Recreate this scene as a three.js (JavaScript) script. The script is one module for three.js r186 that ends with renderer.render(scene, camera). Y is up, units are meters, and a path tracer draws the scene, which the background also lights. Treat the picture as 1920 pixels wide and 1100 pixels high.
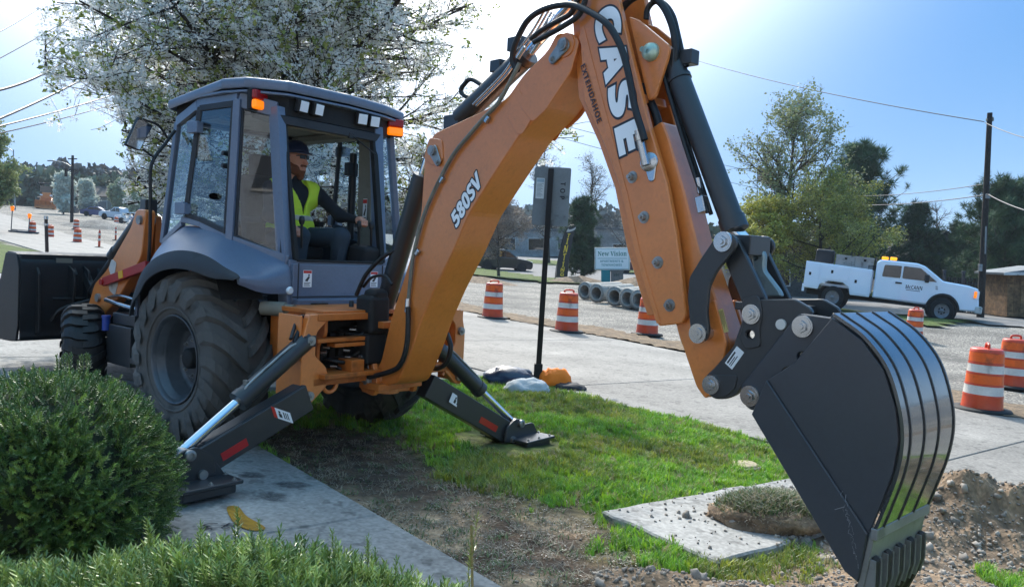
import * as THREE from 'three';
import { mergeGeometries, mergeVertices, toCreasedNormals } from 'three/addons/utils/BufferGeometryUtils.js';
import { RoundedBoxGeometry } from 'three/addons/geometries/RoundedBoxGeometry.js';
import { MarchingCubes } from 'three/addons/objects/MarchingCubes.js';

const V3 = (x, y, z) => new THREE.Vector3(x, y, z), PI = Math.PI, R = (d) => d * PI / 180;
const clamp = (x, a, b) => Math.min(b, Math.max(a, x)), mix = (a, b, t) => a + (b - a) * t;
const sstep = (a, b, x) => { const t = clamp((x - a) / (b - a), 0, 1); return t * t * (3 - 2 * t); };

// ---------------------------------------------------------------- camera, sky, sun, exposure
const scene = new THREE.Scene();
const camera = new THREE.PerspectiveCamera(40.27, 1920 / 1100, 0.05, 1500);
camera.position.set(0, 1.7, 0);
camera.rotation.x = -Math.atan(72 / 1500);
camera.updateMatrixWorld(true);
const renderer = new THREE.WebGLRenderer({ antialias: true });
renderer.toneMapping = THREE.LinearToneMapping;
renderer.toneMappingExposure = 2.75;
renderer.shadowMap.enabled = true;
const SUN_AZ = R(10), SUN_EL = R(42);
const sunDir = V3(-Math.sin(SUN_AZ) * Math.cos(SUN_EL), Math.sin(SUN_EL), -Math.cos(SUN_AZ) * Math.cos(SUN_EL));
const sun = new THREE.DirectionalLight(new THREE.Color(1, 0.94, 0.84), 2.0);
sun.name = 'sun'; sun.position.copy(sunDir).multiplyScalar(60); sun.target.position.set(0, 0, 0);
sun.castShadow = true; sun.shadow.radius = 1.3; sun.shadow.mapSize.set(4096, 4096);
Object.assign(sun.shadow.camera, { left: -30, right: 30, top: 30, bottom: -30, near: 1, far: 150 });
scene.add(sun, sun.target);
{ // clear spring sky: blue overhead, a wide pale glow round the sun, pale haze along the horizon
  const W = 1024, Hh = 512, d = new Float32Array(W * Hh * 4), v = V3();
  for (let j = 0; j < Hh; j++) for (let i = 0; i < W; i++) {
    const ph = ((i + 0.5) / W - 0.5) * 2 * PI, el = ((j + 0.5) / Hh - 0.5) * PI;
    v.set(Math.cos(el) * Math.cos(ph), Math.sin(el), Math.cos(el) * Math.sin(ph));
    const a = Math.acos(clamp(v.dot(sunDir), -1, 1)) / PI * 180, up = Math.max(0, v.y);
    const high = sstep(0.28, 0.85, up), haze = Math.exp(-up * 5.6), glow = Math.exp(-Math.pow(a / 26, 3)), wide = Math.exp(-Math.pow(a / 32, 2)), core = Math.exp(-Math.pow(a / 7, 2));
    const base = [mix(mix(0.002, 0.13, high), 0.20, haze), mix(mix(0.10, 0.30, high), 0.31, haze), mix(mix(0.30, 0.48, high), 0.425, haze)];
    const o = (j * W + i) * 4;
    for (let c = 0; c < 3; c++) {
      let x = mix(base[c], [0.6, 0.6, 0.63][c], 0.16 * wide) + glow * [2.6, 2.5, 2.35][c] + core * 3;
      if (v.y < 0) x *= mix(1, 0.35, Math.min(1, -v.y * 6));
      d[o + c] = x * 1.0;
    }
    d[o + 3] = 1;
  }
  const sky = new THREE.DataTexture(d, W, Hh, THREE.RGBAFormat, THREE.FloatType);
  sky.mapping = THREE.EquirectangularReflectionMapping; sky.magFilter = THREE.LinearFilter; sky.minFilter = THREE.LinearFilter;
  sky.colorSpace = THREE.LinearSRGBColorSpace; sky.needsUpdate = true;
  scene.background = sky; scene.environment = sky;
}
scene.fog = new THREE.FogExp2(new THREE.Color(0.82, 0.9, 1.0), 0.00035);

// ---------------------------------------------------------------- helpers
function rng(s) { return () => { s |= 0; s = s + 0x6D2B79F5 | 0; let t = Math.imul(s ^ s >>> 15, 1 | s); t = t + Math.imul(t ^ t >>> 7, 61 | t) ^ t; return ((t ^ t >>> 14) >>> 0) / 4294967296; }; }
const names = new Map();
function numbered(n) { const k = names.get(n) ?? 0; names.set(n, k + 1); return k ? n + '_' + String(k).padStart(3, '0') : n; }
function tag(o, label, category, group) { o.userData.label = label; o.userData.category = category; if (group) o.userData.group = group; return o; }
function thing(name, label, category, pos, group) {
  const o = new THREE.Group(); o.name = numbered(name); scene.add(o); if (pos) o.position.copy(pos);
  return tag(o, label, category, group);
}
function dup(src, name, label, pos, group) {
  const o = src.clone(); o.name = numbered(name); o.userData = { ...src.userData }; scene.add(o); if (pos) o.position.copy(pos);
  if (label) o.userData.label = label; if (group) o.userData.group = group; return o;
}
function boxUV(g, k = 1) {
  const p = g.attributes.position, uv = new Float32Array(p.count * 2), a = V3(), b = V3(), c = V3();
  for (let i = 0; i < p.count; i += 3) {
    a.fromBufferAttribute(p, i); b.fromBufferAttribute(p, i + 1).sub(a); c.fromBufferAttribute(p, i + 2).sub(a); b.cross(c);
    const x = Math.abs(b.x), y = Math.abs(b.y), z = Math.abs(b.z);
    for (let j = i; j < i + 3; j++) {
      a.fromBufferAttribute(p, j);
      const q = y >= x && y >= z ? [a.x, a.z] : x >= z ? [a.z, a.y] : [a.x, a.y];
      uv[j * 2] = q[0] * k; uv[j * 2 + 1] = q[1] * k;
    }
  }
  g.setAttribute('uv', new THREE.BufferAttribute(uv, 2)); return g;
}
function norm(g) { // what every merged geometry is made of: position, normal, uv
  let q = g.index ? g.toNonIndexed() : g;
  if (!q.attributes.normal) q.computeVertexNormals();
  for (const k of Object.keys(q.attributes)) if (!['position', 'normal', 'uv'].includes(k)) q.deleteAttribute(k);
  if (!g.userData.keepUV) boxUV(q);
  q.groups.length = 0; q.morphAttributes = {}; return q;
}
const merge = (list) => { const l = list.flat(9).map(norm); return l.length === 1 ? l[0] : mergeGeometries(l, false); };
function part(name, geos, mat, parent, extra) {
  const m = new THREE.Mesh(Array.isArray(geos) ? merge(geos) : norm(geos), mat); m.name = parent && parent !== scene ? name : numbered(name);
  m.castShadow = m.receiveShadow = true; (parent ?? scene).add(m); if (extra) Object.assign(m.userData, extra); return m;
}
function sub(name, parent, pos) { const g = new THREE.Group(); g.name = name; parent.add(g); if (pos) g.position.copy(pos); return g; }
function box(w, h, d, x = 0, y = 0, z = 0, rx = 0, ry = 0, rz = 0, r = 0.006) {
  const m = Math.min(w, h, d), g = r > 0 && m > 0.006 ? new RoundedBoxGeometry(w, h, d, 1, Math.min(r, m * 0.3)) : new THREE.BoxGeometry(w, h, d);
  g.applyMatrix4(new THREE.Matrix4().compose(V3(x, y, z), new THREE.Quaternion().setFromEuler(new THREE.Euler(rx, ry, rz)), V3(1, 1, 1))); return g;
}
function cyl(p, q, r, r2 = r, seg = 20, open = false) {
  const a = V3(...p), b = V3(...q), d = b.clone().sub(a), g = new THREE.CylinderGeometry(r2, r, d.length(), seg, 1, open);
  g.applyQuaternion(new THREE.Quaternion().setFromUnitVectors(V3(0, 1, 0), d.normalize())); g.translate((a.x + b.x) / 2, (a.y + b.y) / 2, (a.z + b.z) / 2); return g;
}
function bar(p, q, w, h, up = [0, 1, 0], r = 0.006) { // box-section bar from p to q
  const a = V3(...p), b = V3(...q), x = b.clone().sub(a), L = x.length(); x.normalize();
  const z = x.clone().cross(V3(...up)).normalize(), y = z.clone().cross(x), g = box(L, h, w, 0, 0, 0, 0, 0, 0, r);
  g.applyMatrix4(new THREE.Matrix4().makeBasis(x, y, z).setPosition((a.x + b.x) / 2, (a.y + b.y) / 2, (a.z + b.z) / 2)); return g;
}
function tube(pts, r, seg = 8, n = 0, tension = 0.5) {
  const c = new THREE.CatmullRomCurve3(pts.map((p) => V3(...p)), false, 'catmullrom', tension); return new THREE.TubeGeometry(c, n || pts.length * 7, r, seg, false);
}
const shape = (pts, holes = []) => { const s = new THREE.Shape(pts.map((p) => new THREE.Vector2(p[0], p[1]))); for (const h of holes) s.holes.push(h); return s; };
const hole = (x, y, r) => { const p = new THREE.Path(); p.absarc(x, y, r, 0, PI * 2, true); return p; };
function plate(pts, z0, z1, bev = 0.004, holes = []) { // outline in xy, extruded from z0 to z1
  const t = Math.abs(z1 - z0), b = Math.min(bev, t * 0.4), g = new THREE.ExtrudeGeometry(shape(pts, holes), { depth: t - 2 * b, bevelEnabled: b > 0, bevelThickness: b, bevelSize: b, bevelOffset: -b, bevelSegments: 1, curveSegments: 20 });
  g.translate(0, 0, Math.min(z0, z1) + b); return g;
}
function rounded(pts, r = 0.03, n = 4) { // rounds the corners of an outline
  const out = [], N = pts.length;
  for (let i = 0; i < N; i++) {
    const p = pts[i], a = pts[(i + N - 1) % N], b = pts[(i + 1) % N], rr = p[2] ?? r;
    const la = Math.hypot(a[0] - p[0], a[1] - p[1]), lb = Math.hypot(b[0] - p[0], b[1] - p[1]), k = Math.min(rr, la * 0.45, lb * 0.45);
    const A = [p[0] + (a[0] - p[0]) / la * k, p[1] + (a[1] - p[1]) / la * k], B = [p[0] + (b[0] - p[0]) / lb * k, p[1] + (b[1] - p[1]) / lb * k];
    for (let j = 0; j <= n; j++) { const t = j / n, u = 1 - t; out.push([u * u * A[0] + 2 * u * t * p[0] + t * t * B[0], u * u * A[1] + 2 * u * t * p[1] + t * t * B[1]]); }
  }
  return out;
}
function smoothLine(pts, n = 40, closed = false) { return new THREE.CatmullRomCurve3(pts.map((p) => V3(p[0], p[1], p[2] ?? 0)), closed, 'catmullrom', 0.5).getPoints(n).map((p) => [p.x, p.y, p.z]); }
function sheet(rows) { // rows of points joined into a surface
  const pos = [], idx = [], n = rows[0].length, uv = [];
  rows.forEach((r, j) => r.forEach((p, i) => { pos.push(...p); uv.push(i / (n - 1), j / (rows.length - 1)); }));
  for (let j = 0; j < rows.length - 1; j++) for (let i = 0; i < n - 1; i++) { const a = j * n + i; idx.push(a, a + 1, a + n, a + 1, a + n + 1, a + n); }
  const g = new THREE.BufferGeometry(); g.setAttribute('position', new THREE.Float32BufferAttribute(pos, 3)); g.setAttribute('uv', new THREE.Float32BufferAttribute(uv, 2)); g.setIndex(idx); g.computeVertexNormals(); return g;
}
function thick(rows, t) { // the same with thickness t along its normals, edges closed
  const g = sheet(rows), p = g.attributes.position, nn = g.attributes.normal, n = rows[0].length;
  const back = rows.map((r, j) => r.map((q, i) => { const k = j * n + i; return [p.getX(k) - nn.getX(k) * t, p.getY(k) - nn.getY(k) * t, p.getZ(k) - nn.getZ(k) * t]; }));
  const m = rows.length - 1, col = (i) => [rows.map((r) => r[i]), back.map((r) => r[i])];
  return [g, sheet(back), sheet([rows[0], back[0]]), sheet([rows[m], back[m]]), sheet(col(0)), sheet(col(n - 1))];
}
function hexBolt(p, dir, r = 0.016, len = 0.02) { // washer, hexagon head and the end of the thread
  const d = V3(...dir).normalize(), at = (k) => [p[0] + d.x * k, p[1] + d.y * k, p[2] + d.z * k];
  return [cyl(at(0), at(len * 0.25), r * 1.45, r * 1.45, 16), cyl(at(len * 0.25), at(len), r, r * 0.93, 6), cyl(at(len), at(len * 1.5), r * 0.5, r * 0.45, 10)];
}
function lathe(prof, seg = 32, axis = 'y') { const g = new THREE.LatheGeometry(prof.map((p) => new THREE.Vector2(p[0], p[1])), seg); if (axis === 'z') g.rotateX(PI / 2); if (axis === 'x') g.rotateZ(-PI / 2); return g; }
const mv = (g, x, y, z) => { g.translate(x, y, z); return g; };

// ---------------------------------------------------------------- noise and textures
function hash(x, y, s) { let h = Math.imul(x, 374761393) + Math.imul(y, 668265263) + Math.imul(s, 1442695041) | 0; h = Math.imul(h ^ h >>> 13, 1274126177); return ((h ^ h >>> 16) >>> 0) / 4294967296; }
function vnoise(x, y, per, s) {
  const xi = Math.floor(x), yi = Math.floor(y), fx = x - xi, fy = y - yi, u = fx * fx * (3 - 2 * fx), v = fy * fy * (3 - 2 * fy), m = (k) => ((k % per) + per) % per;
  return mix(mix(hash(m(xi), m(yi), s), hash(m(xi + 1), m(yi), s), u), mix(hash(m(xi), m(yi + 1), s), hash(m(xi + 1), m(yi + 1), s), u), v);
}
function fbm(u, v, f, oct, s = 1, gain = 0.5) { let a = 1, t = 0, n = 0; for (let i = 0; i < oct; i++) { t += a * vnoise(u * f, v * f, f, s + i * 17); n += a; a *= gain; f *= 2; } return t / n; }
function fbm3(x, z, oct = 4, s = 5) { let a = 1, t = 0, n = 0; for (let i = 0; i < oct; i++) { t += a * vnoise(x, z, 4096, s + i * 13); n += a; a *= 0.5; x *= 2.03; z *= 2.03; } return t / n; }
function tex(n, fn, rep = 1, srgb = true) {
  const d = new Uint8Array(n * n * 4);
  for (let j = 0; j < n; j++) for (let i = 0; i < n; i++) { const c = fn(i / n, j / n), o = (j * n + i) * 4; for (let k = 0; k < 3; k++) d[o + k] = clamp(Array.isArray(c) ? c[k] : c, 0, 1) * 255; d[o + 3] = 255; }
  const t = new THREE.DataTexture(d, n, n); t.wrapS = t.wrapT = THREE.RepeatWrapping; t.magFilter = THREE.LinearFilter; t.minFilter = THREE.LinearMipmapLinearFilter; t.generateMipmaps = true;
  if (srgb) t.colorSpace = THREE.SRGBColorSpace; t.repeat.set(rep, rep); t.needsUpdate = true; return t;
}
const again = (t, rep) => { const c = t.clone(); c.repeat.set(rep, rep); c.needsUpdate = true; return c; };
const T = {};
T.grime = tex(512, (u, v) => { const a = fbm(u, v, 4, 6, 3), b = fbm(u, v, 64, 2, 9); const k = 0.80 + 0.20 * a + 0.06 * (b - 0.5) - 0.22 * sstep(0.60, 0.8, fbm(u, v, 8, 5, 31)); return [k, k * 0.985, k * 0.96]; }, 0.9);
T.paint = tex(512, (u, v) => { const a = fbm(u, v, 5, 5, 3), b = fbm(u, v, 70, 2, 9), d = sstep(0.66, 0.8, fbm(u, v, 40, 3, 12)); const k = 0.93 + 0.07 * a + 0.05 * (b - 0.5) - 0.03 * d; return [k, k * 0.99, k * 0.975]; }, 0.9);
T.rough = tex(512, (u, v) => clamp(0.55 + 0.5 * (fbm(u, v, 6, 6, 21) - 0.5) + 0.2 * (fbm(u, v, 90, 2, 5) - 0.5), 0, 1), 1.1, false);
T.fine = tex(512, (u, v) => fbm(u, v, 48, 4, 77), 2.5, false);
T.grain = tex(512, (u, v) => { const k = fbm(u, v, 3, 7, 15), f = fbm(u, v, 120, 2, 8), s = sstep(0.66, 0.74, fbm(u, v, 26, 3, 90)); const w = 0.76 + 0.30 * (k - 0.5) + 0.24 * (f - 0.5) - 0.13 * s; return [w, w * 0.985, w * 0.955]; }, 0.42);
T.stones = tex(1024, (u, v) => { // pebbles: nearest of jittered points
  const n = 170, x = u * n, y = v * n; let best = 9, id = 0;
  for (let j = -1; j <= 1; j++) for (let i = -1; i <= 1; i++) { const cx = Math.floor(x) + i, cy = Math.floor(y) + j, mx = (cx + n) % n, my = (cy + n) % n; const d = Math.hypot(cx + hash(mx, my, 1) - x, cy + hash(mx, my, 2) - y) / (0.5 + 0.5 * hash(mx, my, 4)); if (d < best) { best = d; id = hash(mx, my, 3); } }
  const k = (0.42 + 0.5 * id) * (1 - 0.45 * sstep(0.55, 1, best)) * (0.6 + 0.8 * fbm(u, v, 4, 6, 6)); return [k, k * 0.975, k * 0.94];
}, 0.17);
T.soil = tex(512, (u, v) => { const k = 0.35 + 0.9 * fbm(u, v, 10, 6, 44, 0.62) * (0.6 + 0.5 * fbm(u, v, 70, 2, 4)); return [k, k * 0.9, k * 0.78]; }, 0.8);
T.bark = tex(256, (u, v) => { const k = 0.4 + 0.75 * fbm(u, v * 0.25, 24, 4, 60); return [k, k * 0.95, k * 0.9]; }, 2);
const std = (color, rough, o = {}) => new THREE.MeshStandardMaterial({ color, roughness: rough, ...o });
const phys = (color, rough, o = {}) => new THREE.MeshPhysicalMaterial({ color, roughness: rough, ...o });
const M = {};
M.orange = phys(0xd87f3a, 0.38, { map: T.paint, clearcoat: 0.7, clearcoatRoughness: 0.22, bumpMap: T.fine, bumpScale: 0.00025 });
M.orangeDark = phys(0xc97330, 0.5, { map: T.grime, bumpMap: T.fine, bumpScale: 0.0004 });
M.cab = phys(0x617088, 0.42, { map: T.paint, clearcoat: 0.4, clearcoatRoughness: 0.28, bumpMap: T.fine, bumpScale: 0.0002 });
M.lip = std(0x2d3138, 0.62, { map: T.grime, bumpMap: T.fine, bumpScale: 0.0005 });
M.black = phys(0x2a2e33, 0.42, { map: T.paint, clearcoat: 0.3, clearcoatRoughness: 0.35, bumpMap: T.fine, bumpScale: 0.0003 });
M.bucket = phys(0x2c343f, 0.45, { map: T.paint, clearcoat: 0.5, clearcoatRoughness: 0.25, bumpMap: T.fine, bumpScale: 0.0002 });
M.shell = phys(0x5a6068, 0.22, { map: T.grime, metalness: 0.55, clearcoat: 1, clearcoatRoughness: 0.06 });
M.loaderBlack = std(0x1d2126, 0.5, { map: T.grime, bumpMap: T.fine, bumpScale: 0.0006 });
M.matt = std(0x15171a, 0.75, { map: T.grime, bumpMap: T.fine, bumpScale: 0.0008 });
M.worn = std(0x322e2b, 0.75, { map: T.soil, bumpMap: T.soil, bumpScale: 0.006, metalness: 0.1 });
M.rubber = std(0x5b5b5b, 0.82, { map: T.grime, bumpMap: T.fine, bumpScale: 0.0008 });
M.hose = std(0x16181b, 0.5, { bumpMap: T.fine, bumpScale: 0.0004 });
M.steel = std(0xb4b8bc, 0.35, { metalness: 0.9, roughnessMap: T.rough });
M.zinc = std(0xa9adb0, 0.45, { metalness: 0.75, map: T.grime });
M.chrome = std(0xd8dce0, 0.12, { metalness: 1 });
M.rim = std(0x59616b, 0.4, { map: T.grime, metalness: 0.3 });
M.red = phys(0xb5161c, 0.45, { map: T.grime });
M.reflector = phys(0xb01020, 0.3, { clearcoat: 0.6 });
M.white = std(0xd5d6d6, 0.6, { map: T.grime });
M.glass = phys(0xdceaf0, 0.03, { transmission: 1, thickness: 0, ior: 1.85, specularIntensity: 1.0 });
M.greyTrim = std(0x85857c, 0.8, { map: T.grime });
M.seat = std(0x1b1c1f, 0.85, { bumpMap: T.fine, bumpScale: 0.001 });
M.amber = phys(0xf08a10, 0.25, { emissive: 0xff7a00, emissiveIntensity: 0.35 });
M.lampRed = phys(0xa01018, 0.25, {});
M.lens = phys(0xe6ecf2, 0.2, { clearcoat: 1 });
M.concrete = std(new THREE.Color(0.35, 0.342, 0.333), 0.88, { map: T.grain, bumpMap: T.grain, bumpScale: 0.0035 });
M.walk = std(new THREE.Color(0.43, 0.435, 0.44), 0.9, { map: T.grain, bumpMap: T.grain, bumpScale: 0.003 });
M.gravel = std(new THREE.Color(0.56, 0.545, 0.515), 0.95, { map: T.stones, bumpMap: T.stones, bumpScale: 0.025 });
M.asphalt = std(new THREE.Color(0.26, 0.26, 0.27), 0.92, { map: T.grain, bumpMap: T.fine, bumpScale: 0.003 });
M.soil = std(new THREE.Color(0.35, 0.305, 0.265), 0.98, { map: T.soil, bumpMap: T.soil, bumpScale: 0.02 });
function print(w, h, draw) { // flat print on a decal
  const c = document.createElement('canvas'); c.width = w; c.height = h; const x = c.getContext('2d'); draw(x, w, h);
  const t = new THREE.CanvasTexture(c); t.colorSpace = THREE.SRGBColorSpace; t.magFilter = THREE.LinearFilter; t.anisotropy = 8; return t;
}
const decalMat = (t, cut = false, rough = 0.45) => std(0xffffff, rough, { map: t, transparent: cut, alphaTest: cut ? 0.4 : 0 });
function quad(o, x, y, w, h, flip) { // decal rectangle: centre o, directions x and y (arrays), size
  const X = V3(...x).normalize().multiplyScalar(w / 2), Y = V3(...y).normalize().multiplyScalar(h / 2), O = V3(...o), pos = [], uv = flip ? [1, 0, 0, 0, 0, 1, 1, 1] : [0, 0, 1, 0, 1, 1, 0, 1];
  for (const [a, b] of [[-1, -1], [1, -1], [1, 1], [-1, 1]]) pos.push(O.x + a * X.x + b * Y.x, O.y + a * X.y + b * Y.y, O.z + a * X.z + b * Y.z);
  const g = new THREE.BufferGeometry(); g.setAttribute('position', new THREE.Float32BufferAttribute(pos, 3)); g.setAttribute('uv', new THREE.Float32BufferAttribute(uv, 2)); g.setIndex([0, 1, 2, 0, 2, 3]); g.computeVertexNormals(); g.userData.keepUV = true; return g;
}
function softStain(seed, col, k = 0.6) { // a soaked-in stain with a ragged, grainy outline of its own
  const n = 128, d = new Uint8Array(n * n * 4); for (let j = 0; j < n; j++) for (let i = 0; i < n; i++) { const u = i / n, v = j / n, q = Math.hypot(u - 0.5, v - 0.5) * 2, a = k * sstep(0.95, 0.45, q + 0.9 * (fbm(u, v, 5, 5, seed) - 0.5)) * (0.65 + 0.7 * fbm(u, v, 30, 2, seed + 3)), o = (j * n + i) * 4; d.set(col, o); d[o + 3] = clamp(a, 0, 1) * 255; }
  const t = new THREE.DataTexture(d, n, n); t.magFilter = THREE.LinearFilter; t.colorSpace = THREE.SRGBColorSpace; t.needsUpdate = true; return std(0xffffff, 0.95, { map: t, transparent: true });
}
function decal(name, q, mat, parent) { const g = q.toNonIndexed(); g.userData.keepUV = true; return part(name, g, mat, parent); }
// ---------------------------------------------------------------- the lie of the land: the street falls to the right and climbs to the far left
function H(x, z) {
  const d = -z, xs = x > 60 ? 60 + (x - 60) * 0.2 : x < -90 ? -90 + (x + 90) * 0.2 : x;
  return -0.086 * xs + 0.035 * Math.max(0, Math.min(x, 60)) * sstep(22, 32, d) + 0.025 * clamp(d - 60, 0, 110) + 0.010 * Math.max(0, d - 60);
}
const gp = (x, d, up = 0) => V3(x, H(x, -d) + up, -d);
function groundNormal(x, z) { const e = 0.3; return V3(H(x - e, z) - H(x + e, z), 2 * e, H(x, z - e) - H(x, z + e)).normalize(); }
function stand(o, x, d, turn = 0, k = 1) { // set a thing on the ground, leaning k of the way to the ground's own tilt
  o.position.copy(gp(x, d)); const n = groundNormal(x, -d).lerp(V3(0, 1, 0), 1 - k).normalize();
  o.quaternion.setFromUnitVectors(V3(0, 1, 0), n).multiply(new THREE.Quaternion().setFromAxisAngle(V3(0, 1, 0), turn)); return o;
}
const inPoly = (x, y, P) => { let c = false; for (let i = 0, j = P.length - 1; i < P.length; j = i++) if ((P[i][1] > y) !== (P[j][1] > y) && x < (P[j][0] - P[i][0]) * (y - P[i][1]) / (P[j][1] - P[i][1]) + P[i][0]) c = !c; return c; };
const AL = [-0.65, 0.76]; // along the street, away to the left; every plan point is [x, distance]
const along = (p) => p[0] * AL[0] + p[1] * AL[1];
const EDGE = {
  walk: [[2.2, 1.3], [-0.08, 4.0], [-2.13, 6.4], [-9, 14.6], [-24, 32.5]],
  kerb: [[9, 1.3], [4.2, 6.47], [2.61, 8.2], [0.69, 10.21], [-0.76, 11.6], [-8, 20], [-28, 44.5], [-75, 103]],
  far: [[12, 5.2], [7.7, 10.7], [6.1, 12.4], [3.6, 16.6], [1.7, 18.6], [-1.5, 22.5], [-12, 35.5], [-38, 68], [-105, 152]],
};
function edgeAt(E, a) { let i = 0; while (i < E.length - 2 && along(E[i + 1]) < a) i++; const t = (a - along(E[i])) / (along(E[i + 1]) - along(E[i])); return [mix(E[i][0], E[i + 1][0], t), mix(E[i][1], E[i + 1][1], t)]; }
const between = (p, q, t) => [mix(p[0], q[0], t), mix(p[1], q[1], t)];
function slabGeo(P, top, th, bev = 0.008) { // a slab lying on the land, its top so far above it
  const g = plate(P.map((p) => [p[0], p[1]]), 0, th, bev); g.rotateX(-PI / 2); const p = g.attributes.position;
  for (let i = 0; i < p.count; i++) p.setY(i, p.getY(i) - th + top + H(p.getX(i), p.getZ(i)));
  return g;
}
function landSheet(inside, x0, x1, d0, d1, step, lift, colour) { // an open sheet over the land
  const nx = Math.ceil((x1 - x0) / step), nd = Math.ceil((d1 - d0) / step), pos = [], idx = [], id = new Map(), col = [], uv = [];
  const vert = (i, j) => { const k = i * 100000 + j; if (!id.has(k)) { const x = x0 + i * step, d = d0 + j * step; id.set(k, pos.length / 3); pos.push(x, H(x, -d) + (typeof lift === 'function' ? lift(x, d) : lift), -d); uv.push(x, d); if (colour) col.push(...colour(x, d)); } return id.get(k); };
  for (let i = 0; i < nx; i++) for (let j = 0; j < nd; j++) if (!inside || inside(x0 + (i + 0.5) * step, d0 + (j + 0.5) * step)) { const a = vert(i, j), b = vert(i + 1, j), c = vert(i + 1, j + 1), e = vert(i, j + 1); idx.push(a, b, c, a, c, e); }
  const g = new THREE.BufferGeometry(); g.setAttribute('position', new THREE.Float32BufferAttribute(pos, 3)); g.setAttribute('uv', new THREE.Float32BufferAttribute(uv, 2)); if (colour) g.setAttribute('color', new THREE.Float32BufferAttribute(col, 3)); g.setIndex(idx); g.computeVertexNormals(); return g;
}
function landMesh(name, geo, mat) { const m = new THREE.Mesh(geo, mat); m.name = numbered(name); m.userData.kind = 'structure'; m.receiveShadow = m.castShadow = true; scene.add(m); return m; }

{ // the ground: one sheet of gravel and dust to the horizon, finer near by
  const rows = [], ds = [];
  for (let d = -8; d < 620;) { ds.push(d); d += d < 30 ? 1 : d < 120 ? 3 : 25; }
  const xs = []; for (let k = -60; k <= 60; k++) xs.push(Math.sign(k) * (Math.abs(k) < 30 ? Math.abs(k) * 1.2 : 36 + Math.pow(Math.abs(k) - 30, 1.9)));
  const g = sheet(ds.map((d) => xs.map((x) => [x, H(x, -d) - 0.03, -d]))), uv = g.attributes.uv, p = g.attributes.position;
  for (let i = 0; i < p.count; i++) uv.setXY(i, p.getX(i), p.getZ(i));
  const col = []; for (let i = 0; i < p.count; i++) { const x = p.getX(i), d = -p.getZ(i), n = 0.72 + 0.56 * fbm3(x * 0.23 + 40, d * 0.23 + 40, 5, 71) - 0.2 * sstep(0.55, 0.7, fbm3(x * 0.5 + d * 0.38 + 90, d * 0.05 - x * 0.04 + 60, 3, 72)); col.push(n, n * 0.985, n * 0.96); }
  g.setAttribute('color', new THREE.Float32BufferAttribute(col, 3)); const gm = M.gravel.clone(); gm.vertexColors = true; landMesh('ground', g, gm);
}
// concrete street: slabs between the two edges, a kerb strip along the near side
const street = new THREE.Group(); street.name = 'concrete_street'; street.userData.kind = 'structure'; scene.add(street);
{
  const r = rng(5), tones = [0.94, 1, 1.04, 0.9].map((k) => { const m = M.concrete.clone(); m.color.multiplyScalar(k); return m; });
  let a = -5.6; while (a < 128) {
    const b = a + (a < 40 ? 4.4 : 14), e = a < 40 ? 0.008 : 0.02, k0 = edgeAt(EDGE.kerb, a + e), k1 = edgeAt(EDGE.kerb, b - e), f0 = edgeAt(EDGE.far, a + e), f1 = edgeAt(EDGE.far, b - e);
    const w = (p, q, m) => between(p, q, m / Math.hypot(q[0] - p[0], q[1] - p[1]));
    part('slab', slabGeo([w(k0, f0, 0.37), f0, f1, w(k1, f1, 0.37)], 0.012, 0.12), tones[Math.floor(r() * 4)], street);
    part('kerb_strip', slabGeo([k0, w(k0, f0, 0.355), w(k1, f1, 0.355), k1], 0.02, 0.12), tones[2], street);
    a = b;
  }
}
// the walk in front, cast in squares
const footpath = new THREE.Group(); footpath.name = 'pavement'; footpath.userData.kind = 'structure'; scene.add(footpath);
{
  const r = rng(8), tones = [0.95, 1, 1.05].map((k) => { const m = M.walk.clone(); m.color.multiplyScalar(k); return m; }), off = [-1.30, -1.12];
  let a = 2.62 - 4 * 1.62; for (let i = 0; i < 18; i++) {
    const b = a + 1.62, p = edgeAt(EDGE.walk, a + 0.006), q = edgeAt(EDGE.walk, b - 0.006);
    part('paving_slab', slabGeo([p, q, [q[0] + off[0], q[1] + off[1]], [p[0] + off[0], p[1] + off[1]]], 0.03, 0.1, 0.01), tones[Math.floor(r() * 3)], footpath); a = b;
  }
}
// drive apron under the loader, left of the verge
const drive = new THREE.Group(); drive.name = 'driveway'; drive.userData.kind = 'structure'; scene.add(drive);
{
  const tones = [0.9, 1].map((k) => { const m = M.walk.clone(); m.color.multiplyScalar(k); return m; });
  for (let i = 0; i < 5; i++) for (let j = 0; j < 2; j++) {
    const a0 = 8.4 + i * 3.4 + 0.007, a1 = a0 + 3.386, s0 = edgeAt(EDGE.walk, a0), s1 = edgeAt(EDGE.walk, a1), k0 = edgeAt(EDGE.kerb, a0), k1 = edgeAt(EDGE.kerb, a1), u = j * 0.5 + 0.003, v = j * 0.5 + 0.497;
    part('paving_slab', slabGeo([between(s0, k0, u), between(s0, k0, v), between(s1, k1, v), between(s1, k1, u)], 0.016, 0.1), tones[(i + j) % 2], drive);
  }
}
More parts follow.
